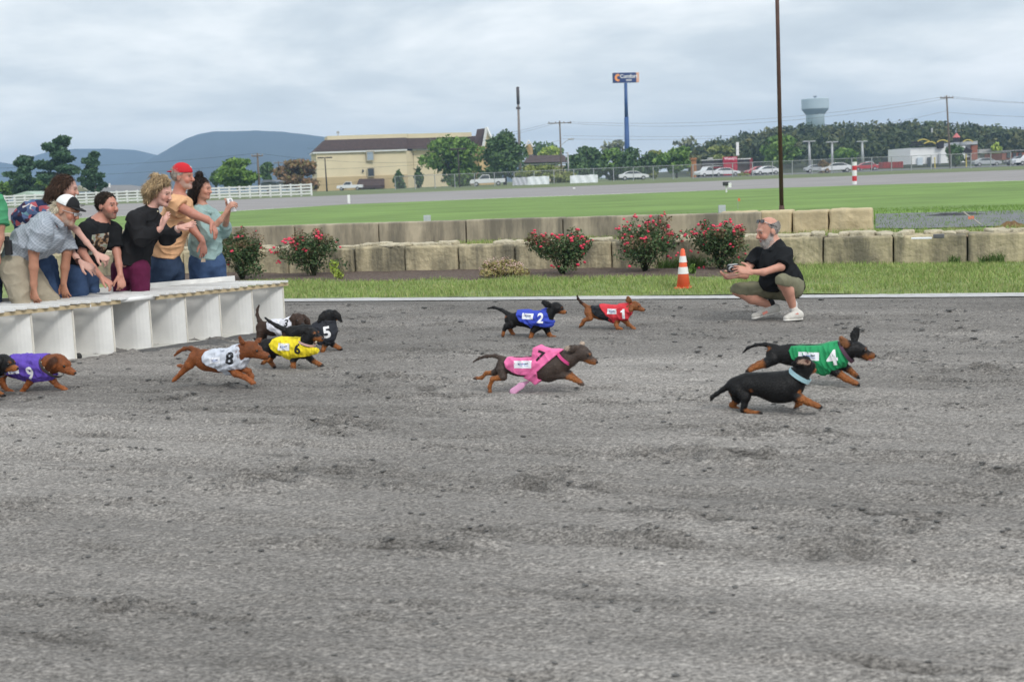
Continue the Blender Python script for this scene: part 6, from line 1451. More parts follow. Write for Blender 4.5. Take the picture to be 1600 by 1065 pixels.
    def scalp(s, grow=.010, front=.055, low=-.04):
        """short hair hugging the skull, cut at the hairline"""
        S = Solid(); A = (s.f, s.sd, s.u); S.ell(s.W(-.021, 0, .036), np.array((.098, .077, .090)) * s.hs + grow, A, .01); W, f, u = s.W, s.f, s.u
        c1 = lambda X: (X - W(front, 0, .06)) @ unit(f - u * .55) + .006 * wave3(X, .035, 77); c2 = lambda X: -(X - W(0, 0, low)) @ u; c3 = lambda X: np.where((X - W(0, 0, .02)) @ u < 0, (X - W(-.005 + .0, 0, .02)) @ f, -1.0)
        return S, [c1, c2, c3]
    def done(s, h=.0078):
        def cf(X):
            c = np.tile(s.skin * [1.10, 1.24, 1.36], (len(X), 1)) * (1 + .05 * wave3(X, .08, 5))[:, None]
            for a, b, r, col, soft, amt in s.paint:
                w = sstep((r - seg_dist(X, a, b)) / soft + .5)[:, None] * amt; c = c * (1 - w) + np.array(col) * w
            return np.clip(c, .005, 1)
        s.body = solid_obj('body', s.B, h, m_skin, s.root, cf)
    def cap_hat(s, col, back=None, brim=1, z=.045, emblem=None, tilt=.12):
        A = (s.f, s.sd, s.u); W = s.W; f2 = unit(s.f - s.u * tilt)
        u2 = unit(s.u + s.f * tilt); S = Solid(); S.ell(W(-.010, 0, .045), np.array((.108, .086, .098)) * s.hs, A, .01); S.cuts = [lambda X: -(X - W(0, 0, z)) @ u2]
        if back is not None:
            c1, c2 = np.array(col), np.array(back); cf = lambda X: np.where((((X - W(.022, 0, .05)) @ s.f) > 0)[:, None], c1, c2)
        else: cf = lambda X: np.tile(np.array(col), (len(X), 1))
        mc = mat('cap cloth', attr=True, rough=.8, var=.06, scale=60, bump=.001, bscale=300, spec=.2); o = solid_obj('cap', S, .006, mc, s.root, cf)
        if brim:
            Bm = Solid(); c = W(.085 * brim, 0, z + .010 - (.008 if brim > 0 else 0)); Bm.ell(c, np.array((.080, .074, .0095)) * s.hs, (f2, s.sd, u2), .01); solid_obj('cap_brim', Bm, .005, mc, o, lambda X: np.tile(np.array(col), (len(X), 1)))
        if emblem: emblem(s, o)
        return o
P1 = (0, 230, 4.2105)
RT = np.array([1., 0, 0]); AW = np.array([0, 1., 0]); ZZ = np.array([0, 0, 1.])
GRP = 'people leaning over the starting gate'
jean = cloth('blue denim', (.055, .095, .19), var=.22, scale=9); jean2 = cloth('dark denim', (.035, .055, .10), var=.2, scale=9)

# --- man in grey check shirt and black cap
p = Person(P1, 11.35, 'man in a grey check shirt and black and white cap leaning on the gate', 130, GRP); p.skin = np.array((.40, .17, .10))
p.head(443, 420, .0, (1, -.28, -.38), (.32, 0, 1), 1.10, neck=(330, 500, .02)); p.beard((.50, .42, .36), .35)
sp = [(105, 730, .02, 92), (190, 625, .02, 105), (300, 545, .02, 104), (345, 500, .02, 84)]
p.limb(sp, .06, q=1.35, flat=AW)
p.arm([(285, 545, -.19, 52), (222, 690, -.20, 46), (222, 790, -.20, 42), (222, 900, -.20, 30), (224, 925, -.20, 27)], ((.10, -.12, -1), (-.6, -.8, 0)), curl=.25); p.arm([(405, 560, .16, 50), (440, 690, .15, 44), (428, 790, .15, 40), (418, 895, .15, 28)], ((.10, -.10, -1), (-.4, -.9, 0)), curl=.25)
pn = Solid(); pn.chain(p.pts([(105, 750, .02, 92), (120, 790, .02, 96)]), .05, AW, 1.3); p.leg((95, 790, -.10), (170, 1060, -.12), -.10, (.115, .082, .055), pn, (1, -.1, 0)); p.leg((150, 800, .12), (325, 1030, .10), -.12, (.112, .082, .055), pn, (1, -.1, 0)); p.done()
p.wear('trousers', pn, cloth('khaki cotton', (.36, .315, .24)), .014, (p.plane(-60, 715, 420, 760),) if False else (), .008, .14)
sh = Solid(); sh.chain(p.pts(sp), .06, AW, 1.35); sh.chain(p.pts([(260, 660, .0, 78), (330, 600, .0, 84)]), .06, AW, 1.3)
for L in ([(285, 545, -.19, 62), (235, 668, -.20, 60)], [(405, 560, .16, 60), (442, 672, .15, 56)]): (a, ra), (b, rb) = p.pts(L); sh.cap(a, b, ra, rb, .04, flatb=True)
m_chk = cloth('grey check cotton', (.30, .335, .385)); nt = m_chk.node_tree
tcx = nt.nodes.new('ShaderNodeTexCoord'); mpx = nt.nodes.new('ShaderNodeMapping'); mpx.inputs['Rotation'].default_value = (0, .75, .2); nt.links.new(tcx.outputs['Object'], mpx.inputs[0]); prev = nt.nodes['Principled BSDF'].inputs['Base Color'].links[0].from_socket
for dr, sc_ in (('X', 14), ('Z', 14)):
    wv = nt.nodes.new('ShaderNodeTexWave'); wv.bands_direction = dr; wv.inputs['Scale'].default_value = sc_; wv.inputs['Distortion'].default_value = .6; nt.links.new(mpx.outputs[0], wv.inputs['Vector'])
    rp = nt.nodes.new('ShaderNodeMapRange'); rp.inputs[1].default_value = .80; rp.inputs[2].default_value = 1; rp.inputs[4].default_value = .55; nt.links.new(wv.outputs[1], rp.inputs[0]); mx = nt.nodes.new('ShaderNodeMix'); mx.data_type = 'RGBA'; nt.links.new(rp.outputs[0], mx.inputs[0]); nt.links.new(prev, mx.inputs[6]); mx.inputs[7].default_value = (.52, .56, .62, 1); prev = mx.outputs[2]
nt.links.new(prev, nt.nodes['Principled BSDF'].inputs['Base Color'])
p.wear('shirt', sh, m_chk, .014, (), .009, .12)
cl = Solid(); cl.chain([(p.P(345, 460, -.10), .020), (p.P(400, 515, -.07), .024)], .02); p.wear('collar', cl, m_chk, .006, (), .003, .06)
hr = Solid(); hr.ell(p.W(-.085, 0, -.015), (.055, .070, .055), None, .02); hr.ell(p.W(-.105, -.01, -.035), (.045, .055, .040), None, .02); p.hair(hr, (.62, .56, .44), (.46, .40, .30), .010, .03)
def emb(s, o):
    bv = bvh_of(o); c = s.W(.11, -.028, .085); nn = unit(s.f + s.sd * -.0 + s.u * .3 - AW * .55); ax_ = unit(np.cross(ZZ, nn)); ay_ = unit(np.cross(nn, ax_))
    ev = np.array([(.024 * math.cos(t), .014 * math.sin(t)) for t in np.linspace(0, 6.28, 15)[:-1]]); e1 = decal('cap_emblem', (ev, [list(range(14))]), c, ax_, ay_, nn, bv, m_white, o, .002); decal('cap_lettering', rect_poly(.042, .006, 4, 2), c - ay_ * .020, ax_, ay_, nn, bv, m_white, o, .002); decal('cap_lettering', rect_poly(.034, .005, 4, 2), c - ay_ * .029, ax_, ay_, nn, bv, m_white, o, .002)
    decal('emblem_mark', rect_poly(.024, .008, 3, 2), c + ay_ * .001, ax_, ay_, nn, bv, mat('black trim'), e1, .0035)
p.cap_hat((.018, .018, .02), (.78, .78, .78), 1, .050, emb, .05)
gl = MB()
for e_ in (-1, 1): gl.box(p.W(.108, e_ * .032, .004), (.006, .042, .026), p.f, p.sd, p.u); gl.tube([p.W(.105, e_ * .056, .010), p.W(.0, e_ * .084, .006)], .0025, 5)
gl.tube([p.W(.110, -.012, .008), p.W(.110, .012, .008)], .0025, 5); gl.build('eyeglasses', mat('glasses', (.45, .46, .48), .15, .0, spec=.7), p.root)
MB().box(p.P(55, 660, -.24), (.055, .05, .13)).build('phone_pouch', mat('black nylon', (.02, .02, .022), .7), p.root, bevel=.008); MB().tube([p.P(45, 590, -.22), p.P(52, 640, -.24)], .02, 8).build('belt_clip', mat('black nylon'), p.root)

# --- woman with long brown hair in a floral top, behind him
p = Person(P1, 11.75, 'woman with long brown hair in a floral top reaching over the gate', 300, GRP); p.skin = np.array((.52, .27, .20))
p.head(438, 272, .0, (1, .12, -.25), (.2, 0, 1), 1.0, neck=(330, 380, 0)); p.brows((.06, .035, .025))
sp = [(190, 700, .0, 80), (190, 580, 0, 82), (215, 470, 0, 88), (280, 410, .0, 66)]; p.limb(sp, .06, q=1.3, flat=AW)
p.arm([(330, 430, -.05, 40), (505, 545, -.30, 30), (570, 625, -.36, 24), (640, 705, -.40, 19)], ((.7, -.1, -.35), (.3, -.6, .7)), curl=.9); p.arm([(350, 480, .12, 38), (440, 640, -.10, 30), (500, 720, -.25, 24), (540, 762, -.30, 18)], ((.8, -.1, -.45), (.3, -.7, .6)), curl=.45)
pn = Solid(); pn.chain(p.pts([(230, 720, .0, 84), (280, 770, 0, 84)]), .05, AW, 1.2); p.leg((250, 780, -.08), (345, 1000, -.05), .0, (.095, .07, .05), pn); p.leg((300, 780, .08), (370, 1000, .12), .05, (.095, .07, .05), pn); p.done()
p.wear('jeans', pn, jean, .010)
m_fl = cloth('floral print', (.5, .5, .5), var=.05); nt = m_fl.node_tree; vo = nt.nodes.new('ShaderNodeTexVoronoi'); vo.inputs['Scale'].default_value = 26; tcx = nt.nodes.new('ShaderNodeTexCoord'); nt.links.new(tcx.outputs['Object'], vo.inputs['Vector']); sp3 = nt.nodes.new('ShaderNodeSeparateColor'); nt.links.new(vo.outputs['Color'], sp3.inputs[0]); rp = nt.nodes.new('ShaderNodeValToRGB'); rp.color_ramp.interpolation = 'CONSTANT'; nt.links.new(sp3.outputs[0], rp.inputs[0]); el = rp.color_ramp.elements
for i, (po, c_) in enumerate(((0, (.03, .04, .09)), (.34, (.10, .14, .26)), (.52, (.40, .10, .12)), (.68, (.55, .50, .50)), (.80, (.16, .30, .36)), (.90, (.06, .03, .05)))):
    x_ = el[i] if i < 2 else el.new(po); x_.position = po; x_.color = (*c_, 1)
nt.links.new(rp.outputs[0], nt.nodes['Principled BSDF'].inputs['Base Color'])
sh = Solid(); sh.chain(p.pts(sp), .06, AW, 1.3); sh.chain(p.pts([(150, 470, -.02, 66), (210, 410, -.02, 56)]), .05, AW, 1.3); (a, ra), (b, rb) = p.pts([(330, 430, -.05, 46), (420, 490, -.18, 42)]); sh.cap(a, b, ra, rb, .03, flatb=True); p.wear('floral_top', sh, m_fl, .012, (), .009, .12)
S, cu = p.scalp(.006, .036, -.06); S.chain(p.pts([(400, 230, .02, 46), (350, 300, .0, 44), (310, 350, -.02, 26)]), .03, AW, 1.4); S.chain(p.pts([(430, 240, -.05, 40), (385, 300, -.07, 36), (340, 350, -.05, 22)]), .03); p.hair(S, (.035, .020, .014), (.075, .042, .028), .006, .03, cuts=cu[:1])
MB().tube([p.P(512, 745, -.27) , p.P(520, 752, -.29)], .027, 14).build('hair_tie', mat('brown elastic', (.06, .025, .02), .8), p.root)

# --- man in black tee with a printed dog picture
p = Person(P1, 11.95, 'dark haired man in a black picture tee gripping the back board', 560, GRP); p.skin = np.array((.47, .20, .135))
p.head(706, 388, .0, (.90, -.42, -.06), (.1, 0, 1), 1.08, neck=(640, 500, .02)); p.brows((.05, .032, .022)); p.beard((.14, .095, .07), .60)
sp = [(520, 800, .05, 86), (565, 700, .04, 90), (630, 590, .02, 98), (650, 530, .02, 84)]; p.limb(sp, .06, q=1.25, flat=unit([.25, 1, 0]))
p.arm([(570, 545, -.16, 46), (540, 690, -.20, 38), (610, 790, -.20, 32), (670, 855, -.16, 24)], ((.75, .1, -.62), (.5, -.3, .8)), curl=.6); p.arm([(745, 555, .10, 44), (768, 690, .06, 38), (782, 770, .02, 31), (792, 845, -.02, 23)], ((.12, -.1, -1), (.6, -.8, .1)), curl=.6)
pn = Solid(); pn.chain(p.pts([(525, 800, .05, 88), (530, 850, .05, 88)]), .05, AW, 1.25); p.leg((500, 850, -.08), (520, 1050, -.08), -.05, (.10, .075, .052), pn); p.leg((570, 850, .14), (600, 1050, .14), -.05, (.10, .075, .052), pn); p.done()
p.wear('jeans', pn, jean, .012)
sh = Solid(); sh.chain(p.pts(sp), .06, unit([.25, 1, 0]), 1.25)
for L in ([(570, 545, -.16, 58), (548, 655, -.19, 54)], [(745, 555, .10, 56), (764, 652, .07, 50)]): (a, ra), (b, rb) = p.pts(L); sh.cap(a, b, ra, rb, .04, flatb=True)
te = p.wear('tee', sh, cloth('black jersey', (.016, .017, .019)), .014, (), .008, .12)
bv = bvh_of(te); m_pr = cloth('printed dog photo', (.3, .25, .2)); nt = m_pr.node_tree; nz = nt.nodes.new('ShaderNodeTexNoise'); nz.inputs['Scale'].default_value = 16; nz.inputs['Detail'].default_value = 3; tcx = nt.nodes.new('ShaderNodeTexCoord'); nt.links.new(tcx.outputs['Object'], nz.inputs['Vector']); rp = nt.nodes.new('ShaderNodeValToRGB'); nt.links.new(nz.outputs[0], rp.inputs[0]); el = rp.color_ramp.elements
for i, (po, c_) in enumerate(((.36, (.02, .018, .018)), (.46, (.06, .04, .03)), (.53, (.32, .19, .10)), (.60, (.42, .42, .40)), (.70, (.30, .36, .22)))):
    x_ = el[i] if i < 2 else el.new(po); x_.position = po; x_.color = (*c_, 1)
nt.links.new(rp.outputs[0], nt.nodes['Principled BSDF'].inputs['Base Color']); decal('shirt_print', rect_poly(.17, .20, 8, 8), p.P(655, 640, -.14), unit([.85, .4, 0]), unit([.25, -.1, 1]), unit([.45, -.9, -.1]), bv, m_pr, p.root, .004, .02)
S, cu = p.scalp(.006, .046, -.045); p.hair(S, (.012, .008, .006), (.040, .026, .018), .006, .03, cuts=cu, ln=.024)

# --- blonde woman clapping in a black sweatshirt
p = Person(P1, 12.2, 'blonde woman in a black sweatshirt and maroon leggings clapping', 880, GRP); p.skin = np.array((.58, .29, .215))
p.head(1066, 302, .0, (.86, -.40, -.30), (.25, 0, 1), 1.05, neck=(985, 420, .02), mouth=.010, jaw=.94, neckr=.046); p.brows((.16, .10, .06))
sp = [(865, 770, .03, 98), (885, 680, .03, 102), (930, 560, .02, 100), (955, 470, .02, 84)]; p.limb(sp, .06, q=1.15, flat=AW)
a1 = [(890, 470, -.17, 46), (925, 600, -.22, 40), (1040, 545, -.26, 26), (1062, 530, -.26, 21)]; a2 = [(1010, 480, .14, 44), (1100, 595, .0, 38), (1165, 550, -.08, 26), (1182, 525, -.10, 21)]
p.arm(a1, ((.32, 0, .62), (-.7, -.6, .3)), curl=.12, side=-1); p.arm(a2, ((.95, 0, .14), (.1, .5, -.8)), curl=.06, side=-1, spread=.2)
pn = Solid(); pn.chain(p.pts([(850, 780, .03, 88), (850, 810, .03, 88)]), .05, AW, 1.15); p.leg((800, 800, .06), (800, 1030, .06), -.04, (.098, .066, .045), pn); p.leg((915, 800, -.06), (930, 1030, -.06), -.04, (.098, .066, .045), pn); p.done()
p.wear('leggings', pn, cloth('maroon stretch', (.115, .018, .055)), .008, (), .003)
sh = Solid(); sh.chain(p.pts(sp), .06, AW, 1.15); sh.chain(p.pts([(870, 700, .02, 106), (862, 800, .02, 108)]), .05, AW, 1.15); sh.chain(p.pts([(985, 440, .02, 50), (1000, 425, .02, 46)]), .03)
for A in (a1, a2):
    L = p.pts(A); sh.cap(L[0][0], L[1][0], L[0][1] * 1.3, L[1][1] * 1.25, .04); sh.cap(L[1][0], L[2][0], L[1][1] * 1.25, L[2][1] * 1.15, .02, flatb=True)
p.wear('sweatshirt', sh, cloth('black fleece', (.021, .021, .023)), .014, (p.plane(700, 745, 1010, 795),), .009, .13)
S, cu = p.scalp(.006, .040, -.06); S.chain(p.pts([(1030, 225, .0, 40), (985, 280, .0, 44), (972, 345, .0, 24)]), .03, AW, 1.4); S.chain(p.pts([(1078, 205, -.06, 26), (1052, 270, -.095, 27), (1030, 335, -.095, 20), (1018, 372, -.08, 10)]), .02); S.ell(p.P(1022, 188, .0), (.042, .05, .024), None, .02); S.chain(p.pts([(1080, 200, -.06, 20), (1110, 225, -.06, 13), (1122, 262, -.05, 6)]), .015)
p.hair(S, (.46, .34, .20), (.20, .135, .075), .010, .028, cuts=cu[:1])
V, F = lump_sphere(p.P(1038, 422, -.13), .008); mesh_obj('pendant', V, F, mat('collar stud'), p.root); MB().tube([p.P(1160, 540, -.09), p.P(1172, 532, -.10)], .030, 14).build('bracelet', mat('pale band', (.62, .45, .40), .5), p.root)

# --- man in peach tee and red backwards cap
p = Person(P1, 12.75, 'man in a peach tee and red backwards cap with arms hanging forward', 1100, GRP); p.skin = np.array((.45, .18, .12))
p.head(1203, 196, .0, (1, -.22, -.06), (.05, 0, 1), 1.08, neck=(1170, 330, .02)); p.brows((.25, .17, .12)); p.beard((.48, .38, .33), .55)
sp = [(1085, 740, .02, 92), (1110, 620, .02, 92), (1160, 480, .02, 98), (1180, 380, .02, 84)]; p.limb(sp, .06, q=1.3, flat=AW)
p.arm([(1150, 375, -.20, 50), (1270, 440, -.26, 42), (1360, 475, -.26, 32), (1395, 500, -.26, 25)], ((.35, 0, -1), (.9, -.3, .3)), curl=.25); p.arm([(1220, 420, .12, 48), (1270, 540, .05, 38), (1320, 600, .02, 29), (1335, 625, .0, 24)], ((.05, 0, -1), (.7, -.6, .1)), curl=.3)
pn = Solid(); pn.chain(p.pts([(1090, 740, .02, 94), (1095, 790, .02, 96)]), .05, AW, 1.2); p.leg((1055, 800, -.06), (1040, 1040, -.08), 0, (.105, .08, .055), pn); p.leg((1140, 800, .10), (1150, 1040, .10), 0, (.105, .08, .055), pn); p.done(); p.wear('jeans', pn, jean2, .012)
sh = Solid(); sh.chain(p.pts(sp), .06, AW, 1.3)
for L in ([(1150, 375, -.20, 62), (1190, 400, -.22, 60)], [(1215, 400, .12, 60), (1240, 470, .09, 56)]): (a, ra), (b, rb) = p.pts(L); sh.cap(a, b, ra, rb, .04, flatb=True)
p.wear('tee', sh, cloth('peach jersey', (.72, .42, .235)), .013, (p.plane(1010, 712, 1215, 742),), .010, .12)
S, cu = p.scalp(.006, .050, -.05); p.hair(S, (.38, .34, .30), (.24, .21, .18), .003, .02, cuts=cu, ln=.016)
def emb2(s, o):
    bv = bvh_of(o); nn = unit(s.f * .55 - AW * .8 + ZZ * .2); ax_ = unit(np.cross(ZZ, nn)); decal('cap_emblem', rect_poly(.024, .014, 4, 2), s.W(.048, -.05, .092), ax_, unit(np.cross(nn, ax_)), nn, bv, mat('grey emblem', (.62, .52, .50), .6), o, .002)
p.cap_hat((.55, .025, .035), None, -1, .042, emb2, -.05)
tg = thing('paper_tag', p.P(1335, 740, -.02), 'small beige tag dangling from the fingers of the man in peach', 'tag'); V = [p.P(1322, 755, -.02), p.P(1352, 755, -.02), p.P(1350, 738, -.02), p.P(1337, 728, -.02), p.P(1324, 738, -.02)]; MB().prism(V, [0, .004, 0]).build('card', mat('beige card', (.55, .44, .33), .8), tg); MB().tube([p.P(1337, 732, -.02), p.P(1340, 690, -.01)], .002, 4).build('string', m_wire, tg)

# --- woman in teal with phone
p = Person(P1, 13.1, 'dark haired woman in a teal top holding up a phone', 1360, GRP); p.skin = np.array((.48, .225, .15))
p.head(1334, 275, .0, (1, -.30, -.14), (.1, 0, 1), .92, neck=(1330, 390, .02), jaw=.93, neckr=.044); p.brows((.03, .02, .016))
sp = [(1355, 700, .02, 98), (1350, 610, .02, 94), (1340, 500, .02, 88), (1335, 440, .02, 72)]; p.limb(sp, .06, q=1.1, flat=AW)
b1 = [(1310, 440, -.15, 42), (1370, 560, -.20, 36), (1450, 480, -.22, 24), (1490, 425, -.22, 19)]; b2 = [(1390, 450, .12, 40), (1475, 545, .08, 34), (1490, 480, -.05, 24), (1505, 425, -.10, 18)]
p.arm(b1, ((.35, 0, .5), (-.6, -.5, .3)), curl=.7, side=-1); p.arm(b2, ((.2, -.1, .6), (.7, .5, -.2)), curl=.7, side=1)
pn = Solid(); pn.chain(p.pts([(1360, 720, .02, 100), (1362, 750, .02, 104)]), .05, AW, 1.0); p.leg((1310, 770, -.04), (1330, 1030, -.05), 0, (.105, .068, .047), pn); p.leg((1415, 770, .06), (1440, 1030, .08), 0, (.105, .068, .047), pn); p.done(); p.wear('jeans', pn, jean, .010, (), .005)
sh = Solid(); sh.chain(p.pts(sp), .06, AW, 1.1); sh.chain(p.pts([(1350, 680, .02, 104), (1352, 655, .02, 104)]), .04, AW, 1.0)
for A, t in ((b1, .55), (b2, .5)):
    L = p.pts(A); sh.cap(L[0][0], L[1][0], L[0][1] * 1.25, L[1][1] * 1.25, .04); m_ = L[1][0] * (1 - t) + L[2][0] * t; sh.cap(L[1][0], m_, L[1][1] * 1.25, L[2][1] * 1.35, .02, flatb=True)
p.wear('top', sh, cloth('teal knit', (.30, .42, .41)), .013, (), .009, .12); cl = Solid(); cl.chain([(p.P(1310, 415, -.07), .018), (p.P(1380, 430, -.07), .016)], .02); p.wear('collar', cl, cloth('teal knit'), .006, (), .003, .05)
S, cu = p.scalp(.006, .036, -.05); S.chain(p.pts([(1300, 235, .0, 42), (1285, 310, .0, 44), (1288, 385, .0, 26)]), .03, AW, 1.3); S.chain(p.pts([(1312, 260, -.08, 18), (1300, 330, -.10, 24), (1308, 400, -.09, 14)]), .02); S.chain(p.pts([(1390, 300, .06, 20), (1395, 350, .05, 24), (1385, 390, .04, 18)]), .03); S.ell(p.P(1312, 178, 0), (.035, .035, .03), None, .03); p.hair(S, (.012, .009, .008), (.030, .020, .016), .010, .035, cuts=cu[:1])
ph = thing('phone', p.P(1520, 385, -.17), 'white cased phone held up by the woman in teal', 'phone'); fx = unit([.75, -.5, .35]); MB().box(p.P(1522, 380, -.17), (.012, .075, .145), fx, None, unit(ZZ - fx * fx[2])).build('case', mat('white plastic', (.72, .71, .71), .3), ph, bevel=.004); c_ = p.P(1522, 380, -.17) + unit(ZZ - fx * fx[2]) * .045 + fx * .008; MB().tube([c_ - fx * .002, c_ + fx * .004], .014, 12).build('camera_bump', mat('grey bump', (.35, .35, .37), .3), ph)

# --- person in green at the picture's edge
p = Person(P1, 11.2, 'person in a green tee standing at the end of the gate', -110, GRP); p.skin = np.array((.45, .20, .13)); p.head(-90, 150, 0, (1, -.3, -.2), (0, 0, 1), 1.05, neck=(-110, 270, 0)); p.brows((.08, .05, .04))
sp = [(-110, 740, 0, 92), (-105, 600, 0, 92), (-85, 450, 0, 100), (-95, 330, 0, 86)]; p.limb(sp, .06, q=1.2, flat=AW); p.arm([(-35, 370, -.12, 50), (0, 520, -.16, 42), (0, 600, -.16, 36), (-20, 690, -.18, 26)], ((-.1, 0, -1), (.8, -.5, 0)), curl=.4); p.arm([(-110, 370, .22, 50), (-100, 540, .24, 40), (-60, 690, .22, 26)], ((.1, 0, -1), (.8, .5, 0)), curl=.4)
pn = Solid(); pn.chain(p.pts([(-110, 760, 0, 94), (-110, 800, 0, 94)]), .05, AW, 1.2); p.leg((-150, 810, -.06), (-140, 1060, -.06), 0, (.10, .075, .052), pn); p.leg((-70, 810, .1), (-60, 1060, .1), 0, (.10, .075, .052), pn); p.done(); p.wear('jeans', pn, jean2, .012)
sh = Solid(); sh.chain(p.pts(sp), .06, AW, 1.2)
for L in ([(-35, 370, -.12, 66), (-6, 512, -.16, 58)], [(-110, 370, .22, 62), (-100, 500, .24, 54)]): (a, ra), (b, rb) = p.pts(L); sh.cap(a, b, ra, rb, .04, flatb=True)
p.wear('tee', sh, cloth('green jersey', (.07, .28, .14)), .014, (), .008); S, cu = p.scalp(.008, .06, -.05); p.hair(S, (.05, .03, .02), (.09, .06, .04), .003, .02, cuts=cu, ln=.016)

# --- crouching man with a camera
PM = (1110, 320, 5.3222); gq = PG(1110 + 650 / 5.3222, 320 + 945 / 5.3222)
p = Person(PM, gq[1], 'bearded man in a black polo and olive shorts crouching with a camera', 560); p.skin = np.array((.50, .225, .15))
p.head(478, 222, .0, (-.93, -.30, -.20), (-.12, 0, 1), 1.16, neck=(520, 330, .02)); p.beard((.34, .32, .305), .8); p.brows((.30, .25, .22))
sp = [(655, 650, .03, 98), (590, 570, .02, 118), (540, 460, .0, 122), (535, 365, .0, 88)]; p.limb(sp, .06, q=1.2, flat=unit([.3, 1, 0]))
n1 = [(612, 425, -.11, 52), (585, 515, -.22, 48), (440, 560, -.26, 40), (335, 558, -.26, 28)]; n2 = [(405, 420, .11, 50), (330, 500, .08, 46), (290, 590, .0, 38), (215, 592, -.10, 27)]
p.arm(n1, ((-1, -.1, .25), (.2, -.8, .5)), curl=.35, side=1, thumb=.9, sc=1.08); p.arm(n2, ((-1, -.05, -.05), (0, .5, -.9)), curl=.45, side=-1, sc=1.05)
sr = Solid()
k1, k2 = p.P(598, 640, -.30), p.P(222, 712, -.05)
h1, h2 = p.P(680, 690, -.08), p.P(600, 705, .14)
p.B.chain([(h1, .085), (k1, .052)], .03); p.B.chain([(h2, .085), (k2, .050)], .03)
A1, A2 = p.P(690, 855, -.16), p.P(512, 838, .03)
p.B.chain([(k1, .050), (k1 * .62 + A1 * .38 + np.array([.02, .02, 0]), .052), (A1, .034)], .02); p.B.chain([(k2, .048), (k2 * .6 + A2 * .4 + np.array([.01, .02, -.02]), .051), (A2, .033)], .02)
p.done(.0075); fuzz(p.body, 2600, .009, .0014, lambda P, N_: -ZZ + p.f * .3, 'beard', m_hair, 8, keep=lambda X: (((X - p.H) @ p.u) < -.050 * p.hs) & (((X - p.H) @ p.u) > -.15 * p.hs) & (((X - p.H) @ p.f) > -.005) & (np.linalg.norm(X - p.W(.092, 0, -.062), axis=1) > .020), col=(.36, .34, .325), shade=(.5, 1.5))
kk1 = h1 * .0 + k1 * 1.0 + np.array([0, 0, .012]); kk2 = h2 * -.04 + k2 * 1.04 + np.array([0, 0, .012])
sr.chain(p.pts([(690, 670, .03, 92), (640, 690, .03, 100)]), .06, AW, 1.3); sr.cap(h1, k1 + np.array([0, 0, .010]), .092, .058, .03); sr.cap(h2, k2 + np.array([-.004, 0, .010]), .092, .056, .03); sr.chain([(h1, .09), (h2, .09)], .04); cut1 = p.plane(530, 655, 740, 705, -.3); cut2 = p.plane(170, 722, 330, 770, 0); p.wear('shorts', sr, cloth('olive cotton', (.19, .185, .125)), .010, (lambda X: np.where(np.linalg.norm(X - k1, axis=1) < .115, cut1(X), -1.), lambda X: np.where(np.linalg.norm(X - k2, axis=1) < .12, cut2(X), -1.)), .006, .12)
sh = Solid(); sh.chain(p.pts(sp), .06, unit([.3, 1, 0]), 1.2); sh.chain(p.pts([(500, 640, -.02, 90), (520, 560, -.02, 108)]), .06, AW, 1.2); sh.chain(p.pts([(710, 680, .02, 62), (670, 600, .02, 90)]), .06, AW, 1.2)
for L in ([(625, 410, -.12, 60), (592, 495, -.21, 62)], [(400, 410, .12, 58), (338, 490, .09, 58)]): (a, ra), (b, rb) = p.pts(L); sh.cap(a, b, ra, rb, .05, flatb=True)
p.wear('polo_shirt', sh, cloth('black pique', (.015, .016, .018)), .013, (), .008, .12, h=.0075); cl = Solid(); cl.chain([(p.P(572, 322, -.05), .016), (p.P(545, 348, -.09), .018), (p.P(500, 378, -.12), .014)], .02); p.wear('collar', cl, cloth('black pique'), .004, (), .001, .06)
S, cu = p.scalp(.003, .02, -.05); cu.append(lambda X, W=p.W, u=p.u: (X - W(0, 0, .065)) @ u); p.hair(S, (.34, .32, .30), (.22, .20, .19), .002, .02, cuts=cu, ln=.014)
gl = MB()
for e_ in (-1, 1): gl.box(p.W(.050, e_ * .036, .104), (.012, .052, .032), unit(p.f + p.u * .5), p.sd, unit(p.u - p.f * .5)); gl.tube([p.W(.046, e_ * .062, .098), p.W(.0, e_ * .084, .060), p.W(-.05, e_ * .080, .030)], .004, 6)
gl.tube([p.W(.056, -.012, .106), p.W(.056, .012, .106)], .003, 5); gl.build('sunglasses', mat('dark sunglasses', (.02, .022, .03), .1, .0, spec=.7), p.root)
sb = Solid(); sb.cap(A1 + [0, 0, .035], A1 + [0, 0, -.02], .039, .038, .02); solid_obj('sock', sb, .008, mat('white sock', (.6, .59, .58), .9), p.root); sb = Solid(); sb.cap(A2 + np.array([-.012, 0, .025]), A2 + [0, 0, -.02], .040, .038, .02); solid_obj('sock', sb, .008, mat('black sock', (.02, .02, .02), .9), p.root)
SH = (.58, .55, .50)
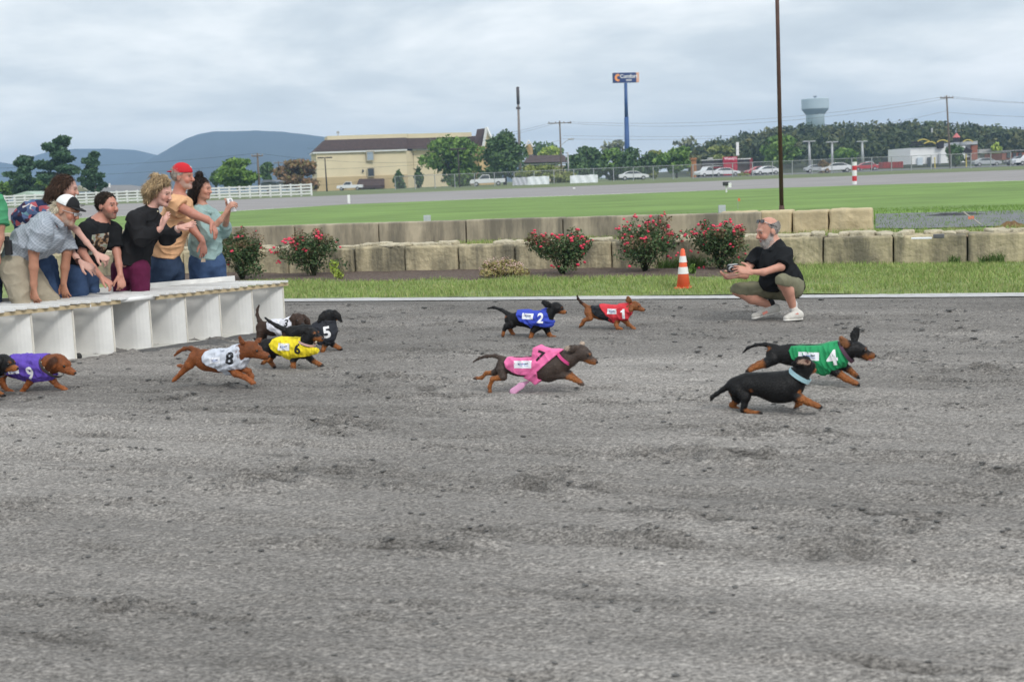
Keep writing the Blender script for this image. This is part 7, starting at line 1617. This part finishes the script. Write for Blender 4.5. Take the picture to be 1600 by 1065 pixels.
def trainer(heel, toe, ank):
    d_ = unit(toe - heel); sd_ = unit(np.cross(d_, ZZ)); up_ = np.cross(sd_, d_); S = Solid(); S.cap(heel + up_ * .045 + d_ * .03, toe + up_ * .030 - d_ * .03, .036, .027, .03, sd_, 1.05); S.cap(heel + up_ * .055 + d_ * .045, ank, .040, .037, .03); S.cap(heel + up_ * .05 + d_ * .06, heel * .4 + toe * .6 + up_ * .045, .040, .030, .03)
    o = solid_obj('shoe', S, .007, mat('white knit trainer', (.60, .575, .53), .7, .12, 40), p.root); S = Solid(); S.cap(heel + up_ * .012 + d_ * .035, toe + up_ * .012 - d_ * .035, .040, .036, .02, up_, .36); solid_obj('sole', S, .007, mat('trainer sole', (.70, .68, .64), .7, .08, 20), o)
    for k_ in range(3): MB().box(heel * (.62 - .12 * k_) + toe * (.38 + .12 * k_) + up_ * (.078 - .010 * k_) - AW * .006, (.012, .05, .006), d_, sd_, up_).build('lace', m_white, o)
t1, t2 = p.P(606, 945, -.26), p.P(345, 930, -.02); t1[2] = t2[2] = .004
trainer(p.P(765, 930, -.20) * [1, 1, 0] + [0, 0, .006], t1, A1 + [0, 0, -.01]); trainer(p.P(580, 870, .04) * [1, 1, 0] + [0, 0, .055], t2, A2 + [0, 0, -.01])
for (x, y, dd) in ((712, 915, -.262), (455, 897, -.075)): MB().box(p.P(x, y, dd), (.05, .006, .022), unit([1, 0, .45]), az=unit([-.45, 0, 1])).build('shoe_stripe', mat('coral stripe', (.70, .25, .20), .6), p.root)
cm = thing('camera', p.P(188, 525, -.16), 'black compact camera held out by the crouching man', 'camera'); cx_ = unit([1, .25, .06]); cy_ = unit([.25, -1, 0])
MB().box(p.P(190, 528, -.16), (.112, .045, .068), cx_, unit(np.cross(ZZ, cx_))).build('camera_body', mat('black camera', (.016, .016, .018), .4), cm, bevel=.006); MB().box(p.P(185, 497, -.16), (.085, .04, .010), cx_, unit(np.cross(ZZ, cx_))).build('top_plate', mat('silver top', (.42, .42, .43), .35, metal=.5), cm, bevel=.003)
lc = p.P(172, 532, -.19); MB().tube([lc, lc + cy_ * .020], [.027, .025], 20).build('lens_barrel', mat('silver top'), cm, True); MB().tube([lc + cy_ * .0195, lc + cy_ * .022], [.019, .018], 16).build('lens_glass', m_eye, cm)
# ================================================================== AIR
hzb = MB().box([0, 1440, 57.5 - 1], (3000, 3480, 119)).build('haze', None)
hm = bpy.data.materials.new('haze air'); hm.use_nodes = True; hn = hm.node_tree.nodes; hn.clear()
ho = hn.new('ShaderNodeOutputMaterial'); pvn = hn.new('ShaderNodeVolumePrincipled'); pvn.inputs['Density'].default_value = 0.00038
pvn.inputs['Color'].default_value = (.47, .70, 1.0, 1); pvn.inputs['Anisotropy'].default_value = 0.0
hm.node_tree.links.new(pvn.outputs[0], ho.inputs['Volume']); hzb.data.materials.clear(); hzb.data.materials.append(hm)
props(hzb, 'thin blue air haze over the valley', 'haze', kind='stuff')
